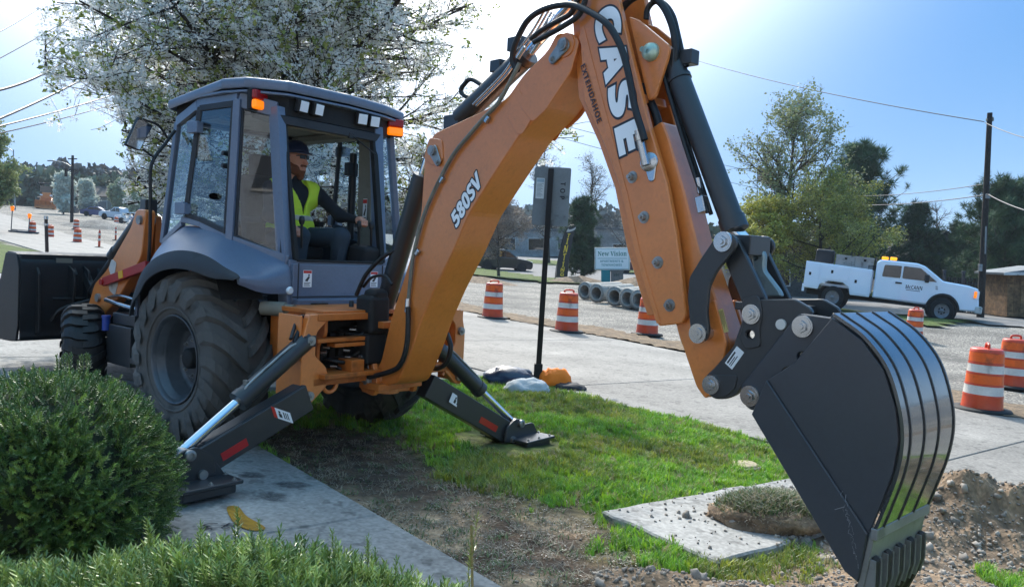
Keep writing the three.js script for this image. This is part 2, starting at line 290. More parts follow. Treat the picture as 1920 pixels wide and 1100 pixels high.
// ---- lawn between walk and kerb, bare earth near the walk
const CROSS = [[0.60, 5.26], [2.75, 6.95], [3.35, 6.2], [1.17, 4.50]];        // broken piece of walk crossing the verge
const DIRT = [[-2.13, 6.44], [-1.97, 7.2], [-1.23, 7.04], [-0.58, 6.5], [-0.24, 5.83], [0.15, 5.6], [0.5, 5.19], [0.68, 4.75], [0.9, 4.35], [0.95, 4.0], [1.5, 3.0], [0.8, 2.9]];
const dirtDist = (x, d) => { // signed: above 0 inside the bare earth
  let m = 9; for (let i = 0; i < DIRT.length - 1; i++) { const [ax, ay] = DIRT[i], [bx, by] = DIRT[i + 1], t = clamp(((x - ax) * (bx - ax) + (d - ay) * (by - ay)) / ((bx - ax) ** 2 + (by - ay) ** 2), 0, 1); m = Math.min(m, Math.hypot(x - ax - t * (bx - ax), d - ay - t * (by - ay))); }
  return inPoly(x, d, DIRT) ? m : -m;
};
const bare = (x, d) => sstep(-0.28, 0.35, dirtDist(x, d) + 0.7 * (fbm3(x * 2.2, d * 2.2, 4, 3) - 0.5));
const LAWN = []; for (let a = -4; a <= 8.4; a += 0.4) LAWN.push(edgeAt(EDGE.walk, a)); for (let a = 8.4; a >= -5.4; a -= 0.4) LAWN.push(edgeAt(EDGE.kerb, a));
const onLawn = (x, d) => inPoly(x, d, LAWN);
const bumps = (x, d) => 0.05 * (fbm3(x * 1.3 + 9, d * 1.3, 4, 2) - 0.5) + 0.014 * (fbm3(x * 9, d * 9, 3, 4) - 0.5) * 2;
{
  const mat = std(0xffffff, 1, { map: T.soil, vertexColors: true, bumpMap: T.soil, bumpScale: 0.02 });
  const g = landSheet((x, d) => onLawn(x, d), -8, 9.2, 1, 18, 0.07, (x, d) => bumps(x, d) - 0.004, (x, d) => {
    const b = bare(x, d), n = fbm3(x * 3, d * 3, 3, 8), dry = sstep(0.45, 0.62, fbm3(x * 1.7 + 4, d * 1.7, 3, 12));
    return [0, 1, 2].map((c) => mix([0.10, 0.155, 0.035][c], mix([0.095, 0.075, 0.06][c], [0.50, 0.45, 0.38][c], dry * 0.8 * sstep(5.7, 4.7, d)), b) * (0.7 + 0.6 * n) * 1.5);
  });
  landMesh('lawn', g, mat);
  const far = (name, pts, lift = 0.015) => { const P = pts; const xs = P.map((p) => p[0]), dd = P.map((p) => p[1]); return [name, P, Math.min(...xs), Math.max(...xs), Math.min(...dd), Math.max(...dd), lift]; };
  const grassMat = std(new THREE.Color(0.13, 0.24, 0.035), 1, { map: T.soil, bumpMap: T.soil, bumpScale: 0.05 }); M.farGrass = grassMat;
  const VL = []; for (let a = 25.5; a <= 62; a += 2) VL.push(edgeAt(EDGE.walk, a)); for (let a = 62; a >= 25.5; a -= 2) { const k = edgeAt(EDGE.kerb, a), w = edgeAt(EDGE.walk, a); VL.push(between(w, k, a > 45 ? 0.9 : 0.96)); }
  const LINE = (t, off) => [-0.64 * t + 0.77 * off, 54 + 0.77 * t + 0.64 * off]; // far side of the road: t runs away to the left
  const strip = (t0, t1, o0, o1) => { const a = [], n = 12; for (let i = 0; i <= n; i++) a.push(LINE(mix(t0, t1, i / n), o0)); for (let i = n; i >= 0; i--) a.push(LINE(mix(t0, t1, i / n), o1)); return a; };
  for (const [name, P, mat2, step, lift] of [['grass_verge', VL, grassMat, 0.8, 0.01], ['grass_verge', strip(-4, 13, 0, 7), grassMat, 1, 0.1], ['grass_verge', strip(-29, -15, -4.4, -0.4), grassMat, 0.8, 0.05], ['grass_verge', strip(62, 130, 0, 9), grassMat, 2, 0.05], ['grass_verge', strip(-14, 30, 22, 30), grassMat, 2, 0.06],
    ['parking_lot', strip(-60, 62, 7, 80), M.asphalt, 3, 0.02], ['parking_lot', strip(62, 150, 9, 60), M.asphalt, 4, 0.02], ['parking_lot', strip(-60, -10, -0.2, 7), M.asphalt, 1.2, 0.02]]) {
    const xs = P.map((p) => p[0]), dd = P.map((p) => p[1]);
    landMesh(name, landSheet((x, d) => inPoly(x, d, P), Math.min(...xs), Math.max(...xs), Math.min(...dd), Math.max(...dd), step, lift), mat2);
  }
  globalThis.LINE = LINE;
}
{ // broken crossing slab, lifted a little and tipped
  const g = new THREE.Group(); g.name = 'crossing_path'; g.userData.kind = 'structure'; scene.add(g);
  const c = CROSS, j0 = between(c[0], c[1], 0.56), j1 = between(c[3], c[2], 0.56);
  const jag = (p, q, n, s) => { const r = rng(s), o = [p]; for (let i = 1; i < n; i++) { const e = between(p, q, i / n); o.push([e[0] + (r() - 0.5) * 0.03, e[1] + (r() - 0.5) * 0.03]); } return o; };
  const m = M.walk.clone(); m.color.multiplyScalar(1.12);
  part('paving_slab', slabGeo([...jag(c[0], j0, 8, 2), ...jag(j0, j1, 6, 3), ...jag(j1, c[3], 9, 4), ...jag(c[3], c[0], 8, 6)], 0.05, 0.09, 0.012), m, g);
  part('paving_slab', slabGeo([...jag(between(j0, c[1], 0.02), c[1], 6, 5), ...jag(c[1], c[2], 4, 6), ...jag(c[2], between(j1, c[2], 0.02), 6, 7), between(j1, c[2], 0.02)], 0.035, 0.09, 0.012), m, g);
}
// paint and stains on the walk: thin sheets 4 mm up
function onWalk(name, P, mat, lift = 0.036) { const g = new THREE.ShapeGeometry(shape(P)); g.rotateX(-PI / 2); const p = g.attributes.position, uv = []; for (let i = 0; i < p.count; i++) { p.setY(i, lift + H(p.getX(i), p.getZ(i))); uv.push(p.getX(i), p.getZ(i)); } g.setAttribute('uv', new THREE.Float32BufferAttribute(uv, 2)); g.computeVertexNormals(); return part(name, g, mat, footpath); }
{
  const y = std(0xb58a1e, 0.9, { map: T.grain }), dk = std(0x3c3d3f, 0.95, { map: T.soil }), r = rng(21);
  onWalk('yellow_paint_mark', smoothLine([[-1.72, 4.76], [-1.66, 4.78], [-1.56, 4.63], [-1.40, 4.47], [-1.45, 4.41], [-1.56, 4.47], [-1.66, 4.62]], 30, true).slice(0, -1), y);
  for (const [x, d, rx, rd] of [[-1.53, 5.02, 0.11, 0.10], [-1.47, 5.28, 0.13, 0.09], [-1.80, 5.44, 0.1, 0.08], [-2.9, 7.0, 0.2, 0.1]]) {
    decal('mud_stain', quad([x, H(x, -d) + 0.034, -d], [1, -0.086, 0], [0, 0, -1], rx * 2.5, rd * 2.3), softStain(Math.floor(x * -40), [66, 66, 68], 0.45), footpath);
  }
  const t = print(256, 128, (x, w, h) => { x.clearRect(0, 0, w, h); x.strokeStyle = '#26282b'; x.lineWidth = 10; x.lineCap = 'round'; x.beginPath(); x.moveTo(70, 20); x.lineTo(30, 80); x.lineTo(110, 76); x.moveTo(92, 40); x.lineTo(84, 116); x.moveTo(140, 26); x.lineTo(200, 22); x.lineTo(164, 58); x.bezierCurveTo(220, 56, 216, 112, 146, 104); x.stroke(); });
  const at = (x, d) => [x, H(x, -d) + 0.037, -d];
  decal('chalk_number', quad(at(-1.66, 4.43), [-1, 0.086, 0.22], [-0.1, 0, 1], 0.26, 0.13), decalMat(t, true, 0.95), footpath);
}
// gravel bed and rubble along the far edge of the concrete, darker strip of earth
{
  const m = std(new THREE.Color(0.33, 0.29, 0.24), 1, { map: T.soil, bumpMap: T.soil, bumpScale: 0.04 });
  const P = []; for (let a = -6; a <= 40; a += 1) { const e = edgeAt(EDGE.far, a); P.push([e[0] + 0.01, e[1] + 0.01]); } for (let a = 40; a >= -6; a -= 0.8) { const e = edgeAt(EDGE.far, a), w = 0.9 + 1.5 * fbm3(a * 0.7, 3, 3, 6); P.push([e[0] + 0.75 * w, e[1] + 0.65 * w]); }
  const g = landSheet((x, d) => inPoly(x, d, P), -26, 16, 4, 54, 0.22, (x, d) => 0.005 + 0.06 * fbm3(x * 2.3, d * 2.3, 4, 7)); landMesh('earth_strip', g, m);
}
// instanced ground cover
function scatter(name, geo, mat, list, label, category) { // list of [x, y, z, scale, turn, colour]
  const m = new THREE.InstancedMesh(geo, mat, list.length), q = new THREE.Quaternion(), e = new THREE.Euler(), M4 = new THREE.Matrix4(), c = new THREE.Color();
  list.forEach((p, i) => { e.set(p[6] ?? 0, p[4], p[7] ?? 0); M4.compose(V3(p[0], p[1], p[2]), q.setFromEuler(e), Array.isArray(p[3]) ? V3(...p[3]) : V3(p[3], p[3], p[3])); m.setMatrixAt(i, M4); if (p[5]) m.setColorAt(i, c.setRGB(...p[5])); });
  m.name = numbered(name); m.castShadow = m.receiveShadow = true; m.userData.kind = 'stuff'; if (label) { m.userData.label = label; m.userData.category = category; } scene.add(m); return m;
}
function tuftGeo(seed, n, h, spread, wide = 0.004) {
  const r = rng(seed), pos = [], idx = [], nor = [];
  for (let i = 0; i < n; i++) {
    const a = r() * 2 * PI, lean = (0.15 + 0.75 * r()) * spread, hh = h * (0.55 + 0.6 * r()), x = (r() - 0.5) * spread * 1.2, z = (r() - 0.5) * spread * 1.2, w = wide * (0.7 + 0.6 * r()), px = -Math.sin(a) * w, pz = Math.cos(a) * w, k = pos.length / 3;
    for (const [t, f] of [[0, 1], [0.55, 0.8], [1, 0]]) { const ox = x + Math.cos(a) * lean * t * t, oz = z + Math.sin(a) * lean * t * t, y = hh * (t - 0.18 * t * t); pos.push(ox - px * f, y, oz - pz * f); if (f) pos.push(ox + px * f, y, oz + pz * f); }
    idx.push(k, k + 1, k + 3, k, k + 3, k + 2, k + 2, k + 3, k + 4);
  }
  const g = new THREE.BufferGeometry(); g.setAttribute('position', new THREE.Float32BufferAttribute(pos, 3)); g.setIndex(idx); g.computeVertexNormals(); return g;
}
function clodGeo(seed, n = 1) { const r = rng(seed), g = new THREE.IcosahedronGeometry(1, n), q = mergeVertices(new THREE.BufferGeometry().setAttribute('position', g.attributes.position)), p = q.attributes.position; for (let i = 0; i < p.count; i++) { const k = 0.5 + 0.7 * r(); p.setXYZ(i, p.getX(i) * k, p.getY(i) * k * 0.75, p.getZ(i) * k); } q.computeVertexNormals(); return q; }
const MOUNDS = [[3.2, 5.75, 0.62, 0.55, 0.34], [3.75, 5.35, 0.55, 0.5, 0.30], [2.45, 5.25, 0.8, 0.55, 0.10], [4.4, 4.9, 0.6, 0.5, 0.2], [0.78, 4.22, 0.42, 0.22, 0.085], [1.25, 4.1, 0.3, 0.2, 0.07], [2.2, 4.4, 0.8, 0.5, 0.07]];
const pileH = (x, d) => { let h = 0; for (const [cx, cd, rx, rd, k] of MOUNDS) h += k * Math.exp(-(((x - cx) / rx) ** 2 + ((d - cd) / rd) ** 2) * 1.6); const n = fbm3(x * 3.1, d * 3.1, 5, 30) - 0.5, f = fbm3(x * 14, d * 14, 3, 31) - 0.5; return h * (1 + 0.9 * n) + Math.min(1, h * 9) * (0.085 * f + 0.03 * n); };
{
  const pads = [[-0.05, 7.2, 0.5], [-2.0, 5.0, 0.4]], r = rng(77), lists = [[], [], []], straw = [], clods = [[], []];
  const shadeG = () => { const k = 0.7 + 0.6 * r(), y = r(); return [mix(0.14, 0.36, y) * k, mix(0.36, 0.55, y) * k, 0.035 * k]; };
  for (let i = 0; i < 150000; i++) {
    const d = 1.8 + 13 * Math.pow(r(), 1.35), x = -6 + 14 * r(); if (!onLawn(x, d)) continue;
    const b = bare(x, d), inC = inPoly(x, d, CROSS); if (inC) continue; const ph = pileH(x, d); if (ph > 0.03) continue; if (pads.some(([a, c, q]) => Math.hypot(x - a, d - c) < q)) continue;
    const n = fbm3(x * 2.6, d * 2.6, 3, 40);
    if (r() > b * 1.25 && r() < 0.35 + 1.1 * n * sstep(0.75, 0.45, fbm3(x * 1.9 + 3, d * 1.9, 3, 61))) { const s = (0.6 + 0.75 * r()) * (0.65 + 0.75 * n), m = fbm3(x * 1.1 + 7, d * 1.1, 4, 51), g = shadeG(), dull = sstep(0.5, 0.7, m) * 0.7, col = r() < 0.07 ? [0.38, 0.33, 0.17] : [mix(g[0], g[0] * 1.1, dull), mix(g[1], g[1] * 0.62, dull), mix(g[2], g[2] * 1.5, dull)]; lists[Math.floor(r() * 3)].push([x, H(x, -d) + bumps(x, d) - 0.006, -d, s, r() * 6.3, col]); }
    else if (b > 0.3 && r() < (d > 5.2 ? 0.22 : 0.42)) { const k = 0.6 + 0.7 * r(), gr = r(); straw.push([x, H(x, -d) + bumps(x, d) - 0.004, -d, 0.6 + 0.7 * r(), r() * 6.3, gr < 0.35 ? [0.10 * k, 0.17 * k, 0.04 * k] : [0.34 * k, 0.28 * k, 0.19 * k]]); }
    if (b > 0.35 && r() < 0.12) { const k = 0.5 + 0.8 * r(); clods[r() < 0.5 ? 0 : 1].push([x, H(x, -d) + bumps(x, d), -d, 0.004 + 0.013 * r() * r(), r() * 6.3, [0.20 * k, 0.165 * k, 0.135 * k]]); }
  }
  const gm = phys(0xffffff, 0.7, { transmission: 0.5, thickness: 0, side: THREE.DoubleSide });
  lists.forEach((l, i) => { const m = scatter('grass', tuftGeo(100 + i, 15, 0.066, 0.05, 0.0036), gm, l, ['short green grass blades of the verge lawn', 'taller green grass blades mixed in the verge lawn', 'fine green grass blades filling the verge lawn'][i], 'grass'); });
  scatter('dry_grass', tuftGeo(210, 9, 0.035, 0.07, 0.003), gm, straw, 'sparse dry straw and sprouts on the bare earth beside the walk', 'dry grass');
  // clods and pebbles: on the bare earth, over the spoil and spilled on the broken slab
  for (let i = 0; i < 16000; i++) {
    const x = 0.4 + 4.8 * r(), d = 3.7 + 3.2 * r(), h = pileH(x, d), k = 0.5 + 0.6 * r(), onSlab = inPoly(x, d, CROSS);
    const near = Math.exp(-(((x - 2.3) / 0.75) ** 2 + ((d - 5.5) / 0.7) ** 2));
    if (h < 0.022 && !(onSlab && r() < 0.05 + 0.5 * near)) continue;
    const big = r() < 0.06 ? 2.6 : 1, s = (0.005 + 0.017 * r() * r()) * big;
    clods[r() < 0.5 ? 0 : 1].push([x, H(x, -d) + Math.max(h - 0.02, onSlab ? 0.052 : 0) + s * 0.2, -d, s, r() * 6.3, [0.32 * k, 0.28 * k, 0.24 * k], r(), r()]);
  }
  const cm = std(0xffffff, 1, {});
  clods.forEach((l, i) => scatter('soil_crumbs', clodGeo(300 + i, i ? 1 : 0).toNonIndexed(), cm, l, ['loose brown soil crumbs strewn over spoil and slab', 'small clods of earth lying about the dug ground'][i], 'soil'));
  // spoil heap
  for (let i = 0; i < 1; i++) r(); const g = landSheet((x, d) => pileH(x, d) > 0.012, 0.2, 5.2, 3.4, 7, 0.028, (x, d) => pileH(x, d) - 0.02);
  const m = new THREE.Mesh(g, M.soil); m.name = 'soil_heap'; m.castShadow = m.receiveShadow = true; scene.add(m); tag(m, 'heap of crumbly brown earth dug up behind the excavator bucket', 'soil heap');
  // sod clump on the slab: a torn-out turf with roots
  const c = thing('turf_clump', 'torn-out turf clump with roots lying on the broken slab', 'turf clump', gp(1.76, 5.34, 0.045)), G = new THREE.IcosahedronGeometry(1, 5), q = mergeVertices(new THREE.BufferGeometry().setAttribute('position', G.attributes.position)), p = q.attributes.position;
  for (let i = 0; i < p.count; i++) { const v = V3().fromBufferAttribute(p, i), n = 0.78 + 0.5 * fbm3(v.x * 2.4 + v.y * 3 + 20, v.z * 2.4 - v.y + 20, 4, 3); p.setXYZ(i, v.x * 0.42 * n, Math.max(-0.01, v.y * 0.115 * n + 0.045), v.z * 0.3 * n); }
  q.computeVertexNormals(); part('earth', q, M.soil, c);
  const tl = []; for (let i = 0; i < 1100; i++) { const a = r() * 6.3, k = Math.sqrt(r()), x = Math.cos(a) * 0.36 * k, z = Math.sin(a) * 0.25 * k, kk = 0.7 + 0.6 * r(), dry = r() < 0.45 || x > 0.17; tl.push([x, 0.16 * Math.sqrt(1 - 0.8 * k * k) + 0.012, z, 0.8 + 0.6 * r(), r() * 6, dry ? [0.33 * kk, 0.29 * kk, 0.17 * kk] : [0.11 * kk, 0.18 * kk, 0.05 * kk]]); }
  for (let i = 0; i < 150; i++) { const a = r() * 6.3, x = Math.cos(a) * 0.38, z = Math.sin(a) * 0.27; tl.push([x, 0.03 + 0.06 * r(), z, 0.9, r() * 6, [0.36, 0.31, 0.22], Math.sin(a) * 1.6, -Math.cos(a) * 1.6]); }
  const it = scatter('turf_grass', tuftGeo(400, 9, 0.05, 0.06, 0.003), gm, tl); it.name = 'turf'; it.userData = { kind: 'stuff' }; c.add(it);
}
// ---------------------------------------------------------------- the backhoe loader: x forward, y up, z to its right; rear axle above the origin
const hoe = new THREE.Group(); hoe.name = 'backhoe_loader'; scene.add(hoe);
tag(hoe, 'orange backhoe loader with grey cab standing on stabilizers, bucket reaching right', 'backhoe');
const mUp = V3(0.05, 1, 0).normalize(), mF = V3(-0.78, 0, -0.62); mF.addScaledVector(mUp, -mF.dot(mUp)).normalize(); const mR = mF.clone().cross(mUp);
hoe.quaternion.setFromRotationMatrix(new THREE.Matrix4().makeBasis(mF, mUp, mR)); hoe.position.set(-1.915, 0.165, -6.985); hoe.updateMatrixWorld(true);

function tyreGeos(Ro, w, rim, nLug, lug, kind) { // axle along z
  const c = (z) => { const t = Math.min(1, Math.abs(z) / (w * 0.47)); return Ro - lug - 0.012 * t * t - 0.055 * Math.pow(t, 7); };
  const prof = []; const side = (s) => [[rim + 0.005, s * w * 0.40], [rim + 0.03, s * w * 0.455], [rim + (Ro - rim) * 0.35, s * w * 0.5], [rim + (Ro - rim) * 0.6, s * w * 0.5], [Ro - lug - 0.07, s * w * 0.485]];
  prof.push(...side(-1)); for (let i = 0; i <= 8; i++) { const z = mix(-0.46, 0.46, i / 8) * w; prof.push([c(z), z]); } prof.push(...side(1).reverse());
  const body = lathe(prof, 56, 'z'), out = [body];
  for (const s of [-1, 1]) out.push(lathe([[rim + 0.055, s * w * 0.478], [rim + 0.06, s * w * 0.492], [rim + 0.07, s * w * 0.494], [rim + 0.075, s * w * 0.485]], 48, 'z'));
  for (const s of [-1, 1]) for (let k = 0; k < nLug; k++) {
    const a0 = (k + (s > 0 ? 0.5 : 0)) / nLug * 2 * PI, pos = [], idx = [], n = 7;
    for (let i = 0; i <= n; i++) {
      const t = i / n, over = t > 0.86 ? (t - 0.86) / 0.14 : 0, z = s * w * (kind === 'front' ? mix(-0.06, 0.5, Math.min(1, t / 0.86)) : mix(0.02, 0.5, Math.min(1, t / 0.86))) + s * over * 0.008;
      const sweep = kind === 'front' ? (t < 0.45 ? t * 0.05 : 0.0225 + (t - 0.45) * 0.28) : 0.46 * Math.pow(t, 1.15), ang = a0 - sweep * 1.0;
      const rb = c(z) - 0.02 - over * (kind === 'front' ? 0.05 : 0.10), rt = c(z) + lug * (1 - 0.35 * over) - over * (kind === 'front' ? 0.04 : 0.075), hw = (kind === 'front' ? 0.03 : mix(0.036, 0.05, t)) / Ro, bw = hw + 0.012 / Ro, zo = s * over * 0.012;
      for (const [r, da] of [[rb, -bw], [rt, -hw], [rt, hw], [rb, bw]]) pos.push(r * Math.cos(ang + da), r * Math.sin(ang + da), z + zo);
      if (i) { const a = (i - 1) * 4, b = i * 4; for (let e = 0; e < 3; e++) idx.push(a + e, b + e, a + e + 1, a + e + 1, b + e, b + e + 1); }
    }
    idx.push(0, 1, 2, 0, 2, 3, n * 4, n * 4 + 2, n * 4 + 1, n * 4, n * 4 + 3, n * 4 + 2);
    const g = new THREE.BufferGeometry(); g.setAttribute('position', new THREE.Float32BufferAttribute(pos, 3)); g.setIndex(idx); const q = g.toNonIndexed(); q.computeVertexNormals(); out.push(q);
  }
  return out;
}
function wheel(name, x, y, z, Ro, w, rim, nLug, lug, kind, tint) {
  const s = Math.sign(z), g = sub(name, hoe, V3(x, y, z));
  part('tyre', tyreGeos(Ro, w, rim, nLug, lug, kind), tint, g);
  const o = s * w * 0.46, prof = [[rim + 0.012, o], [rim + 0.012, o - s * 0.02], [rim - 0.012, o - s * 0.035], [rim - 0.03, o - s * 0.09], [rim - 0.045, o - s * 0.10], [rim - 0.05, o - s * 0.2], [rim * 0.74, o - s * 0.25], [rim * 0.6, o - s * 0.2], [rim * 0.5, o - s * 0.17], [0.001, o - s * 0.17]];
  part('rim', [lathe(prof, 48, 'z'), lathe([[rim + 0.012, o], [rim + 0.006, o + s * 0.004], [rim - 0.004, o - s * 0.006], [rim - 0.012, o - s * 0.035]], 48, 'z'), lathe([[rim + 0.012, -o], [rim - 0.02, -o + s * 0.05], [0.1, -o + s * 0.05]], 40, 'z')], M.rim, g);
  part('hub', [lathe([[0.085, o - s * 0.175], [0.08, o - s * 0.12], [0.06, o - s * 0.105], [0.001, o - s * 0.10]], 24, 'z')], M.matt, g);
  for (let i = 0; i < 8; i++) { const a = i / 8 * 2 * PI, r = rim * 0.42; part('lug_nut', hexBolt([r * Math.cos(a), r * Math.sin(a), o - s * 0.172], [0, 0, s], 0.014, 0.02), M.zinc, g); }
  return g;
}
wheel('rear_wheel', 0.08, 0.69, -0.875, 0.69, 0.5, 0.335, 18, 0.046, 'rear', M.rubber);
wheel('rear_wheel', 0.08, 0.62, 0.875, 0.69, 0.5, 0.335, 18, 0.046, 'rear', M.rubber);
wheel('front_wheel', 2.2, 0.475, -0.86, 0.485, 0.34, 0.225, 21, 0.028, 'front', M.tyreNew ??= M.rubber.clone()).rotation.y = R(-21); M.tyreNew.color.set(0x151618); M.tyreNew.roughness = 0.55;
wheel('front_wheel', 2.2, 0.42, 0.86, 0.485, 0.34, 0.225, 21, 0.028, 'front', M.tyreNew).rotation.y = R(-21);

// ---- chassis
part('chassis', [box(3.2, 0.3, 0.62, 1.15, 0.82, 0), box(0.5, 0.36, 0.95, 0.08, 0.68, 0), box(0.2, 0.22, 1.3, 2.2, 0.5, 0), box(1.0, 0.5, 0.55, 1.8, 1.0, 0), cyl([0.08, 0.68, -0.7], [0.08, 0.68, 0.7], 0.16), box(0.5, 0.2, 1.2, 0.2, 1.05, 0)], M.matt, hoe);
part('engine_hood', [plate(rounded([[0.95, 1.1], [2.55, 1.05], [2.62, 1.45], [2.3, 1.62], [1.0, 1.78]], 0.08), -0.42, 0.42, 0.03)], M.orange, hoe);
{
  const t = print(256, 128, (x, w, h) => { x.fillStyle = '#a3161a'; x.fillRect(0, 0, w, h); x.fillStyle = '#eef0f2'; x.font = 'bold 104px sans-serif'; x.fillText('CASE', 6, 102, 244); });
  decal('hood_lettering', quad([1.62, 1.5, -0.424], [-1, 0, 0], [0, 1, 0], 0.66, 0.26), decalMat(t), hoe);
}
{ // battery box, filter and step on the left flank
  const b = part('side_box', [box(0.46, 0.36, 0.34, 1.56, 0.62, -0.66), box(0.42, 0.1, 0.3, 1.55, 0.86, -0.64), box(0.3, 0.05, 0.26, 1.1, 0.52, -0.74), box(0.03, 0.3, 0.2, 1.1, 0.68, -0.74)], M.black, hoe);
  part('oil_filter', [cyl([1.78, 0.74, -0.84], [1.78, 0.86, -0.84], 0.035), cyl([1.78, 0.86, -0.84], [1.78, 0.88, -0.84], 0.04)], std(0x23418f, 0.4), b);
  part('step_plate', [box(0.34, 0.03, 0.22, 1.1, 0.33, -0.78), box(0.03, 0.22, 0.03, 0.96, 0.43, -0.72), box(0.03, 0.22, 0.03, 1.24, 0.43, -0.72)], M.black, b);
  part('hydraulic_line', [tube([[1.3, 0.95, -0.72], [1.7, 0.98, -0.74], [2.1, 1.0, -0.7]], 0.022), tube([[1.3, 1.02, -0.7], [1.8, 1.06, -0.7], [2.3, 1.0, -0.62]], 0.014)], M.steel, b);
}
// ---- loader arms, cylinders, safety strut
for (const s of [-1, 1]) {
  const z = s * 0.6, arm = part('loader_arm', [plate(rounded([[1.47, 1.88], [1.66, 1.88], [1.74, 1.72], [2.22, 1.28], [2.46, 1.14], [2.62, 0.86], [2.98, 0.62], [2.94, 0.46], [2.5, 0.56], [2.28, 0.82], [2.0, 0.99], [1.53, 1.44]], 0.06), z - 0.05, z + 0.05, 0.008)], M.orange, hoe);
  for (const [x, y] of [[2.36, 1.0], [1.56, 1.78], [2.93, 0.54]]) part('arm_pin', cyl([x, y, z - 0.075], [x, y, z + 0.075], 0.042), M.zinc, arm);
  part('loader_cylinder', [cyl([1.72, 1.88, z * 0.86], [2.3, 1.45, z * 0.86], 0.062), cyl([2.28, 1.47, z * 0.86], [2.36, 1.41, z * 0.86], 0.07), cyl([2.34, 1.42, z * 0.86], [2.86, 1.02, z * 0.86], 0.03), box(0.1, 0.16, 0.12, 1.68, 1.9, z * 0.86)], M.black, arm);
  part('tilt_link', [bar([2.82, 1.05, z * 0.86], [2.98, 1.2, z * 0.86], 0.05, 0.1), bar([2.8, 1.08, z * 0.86], [2.62, 0.85, z * 0.86], 0.05, 0.09)], M.black, arm);
  part('loader_tower', [plate(rounded([[1.48, 1.0], [1.62, 1.0], [1.66, 1.8], [1.54, 1.84]], 0.04), z + s * -0.14, z + s * -0.08)], M.orangeDark, hoe);
  if (s < 0) {
    const strut = part('safety_strut', [bar([1.3, 1.37, z - 0.1], [2.14, 1.17, z - 0.1], 0.05, 0.085), cyl([2.14, 1.17, z - 0.14], [2.14, 1.17, z - 0.04], 0.03)], M.red, hoe);
    part('yellow_tag', bar([1.72, 1.272, z - 0.127], [1.8, 1.253, z - 0.127], 0.006, 0.07, [0, 1, 0], 0), std(0xd9a21a, 0.5), strut);
    part('arm_sticker', plate(rounded([[2.0, 1.36], [2.1, 1.4], [2.16, 1.3], [2.06, 1.18]], 0.03), z - 0.056, z - 0.0505, 0.001), M.white, arm);
    part('worn_patch', plate(rounded([[1.95, 1.2], [2.12, 1.24], [2.16, 1.1], [2.02, 1.04]], 0.05), z - 0.054, z - 0.0505, 0.001), M.white, arm);
  }
}
// ---- loader bucket in front
{
  const x0 = 3.02, sec = [[3.34, 1.40], [3.06, 1.37], [3.0, 1.2], [3.0, 0.66], [3.07, 0.53], [3.9, 0.50]];
  const rows = [-1.13, 1.13].map((z) => smoothLine(sec, 26).map((p) => [p[0], p[1], z]));
  const b = part('loader_bucket', [...thick(rows, -0.014), box(0.1, 0.09, 2.24, 3.06, 1.35, 0), box(0.07, 0.07, 2.2, 3.05, 0.56, 0)], M.loaderBlack, hoe);
  for (const s of [-1, 1]) part('side_plate', plate(rounded([[3.06, 1.40], [3.34, 1.40], [3.46, 1.14], [3.72, 0.84], [3.95, 0.55], [3.95, 0.49], [3.05, 0.52], [3.0, 0.68], [3.0, 1.25]], 0.02), s * 1.135 - 0.012, s * 1.135 + 0.012), M.loaderBlack, b);
  part('cutting_edge', [box(0.28, 0.02, 2.32, 3.86, 0.485, 0), box(0.2, 0.14, 0.03, 3.84, 0.55, -1.158), box(0.2, 0.14, 0.03, 3.84, 0.55, 1.158)], std(0x4a3838, 0.7, { map: T.soil }), b);
  for (const z of [-0.98, -0.62, -0.38, 0.38, 0.62, 0.98]) part('bucket_rib', plate([[3.04, 1.32], [2.93, 1.2], [2.9, 0.62], [3.04, 0.56]], z - 0.012, z + 0.012), M.loaderBlack, b);
  for (const z of [-0.6, 0.6]) part('bucket_bracket', [plate(rounded([[3.02, 1.3], [2.86, 1.24], [2.84, 1.1], [2.9, 0.7], [2.86, 0.46], [3.02, 0.5]], 0.04), z - 0.085, z - 0.062), plate(rounded([[3.02, 1.3], [2.86, 1.24], [2.84, 1.1], [2.9, 0.7], [2.86, 0.46], [3.02, 0.5]], 0.04), z + 0.062, z + 0.085)], M.loaderBlack, b);
  part('tilt_hose', tube([[2.86, 1.02, -0.2], [2.8, 0.95, -0.5], [2.88, 0.85, -0.78], [2.93, 0.72, -0.86]], 0.02), M.hose, b); part('tilt_hose', tube([[2.92, 0.95, -0.86], [2.9, 0.95, -0.4]], 0.016), M.hose, b);
  const t = print(160, 80, (x, w, h) => { x.clearRect(0, 0, w, h); x.strokeStyle = '#cfd3d6'; x.lineWidth = 5; x.beginPath(); x.moveTo(50, 18); x.bezierCurveTo(0, 20, 20, 38, 40, 42); x.bezierCurveTo(66, 60, 10, 72, 22, 46); x.lineTo(52, 18); x.moveTo(66, 60); x.lineTo(62, 70); x.moveTo(74, 20); x.lineTo(98, 18); x.lineTo(82, 60); x.lineTo(106, 56); x.moveTo(140, 16); x.lineTo(118, 20); x.lineTo(116, 36); x.bezierCurveTo(150, 34, 146, 66, 112, 60); x.stroke(); });
  decal('chalk_mark', quad([2.994, 1.12, -0.82], [0, 0, 1], [0, 1, 0], 0.24, 0.12), decalMat(t, true, 0.9), b);
  part('bucket_sticker', box(0.004, 0.05, 0.16, 3.0, 1.34, -0.72), M.greyTrim, b);
}
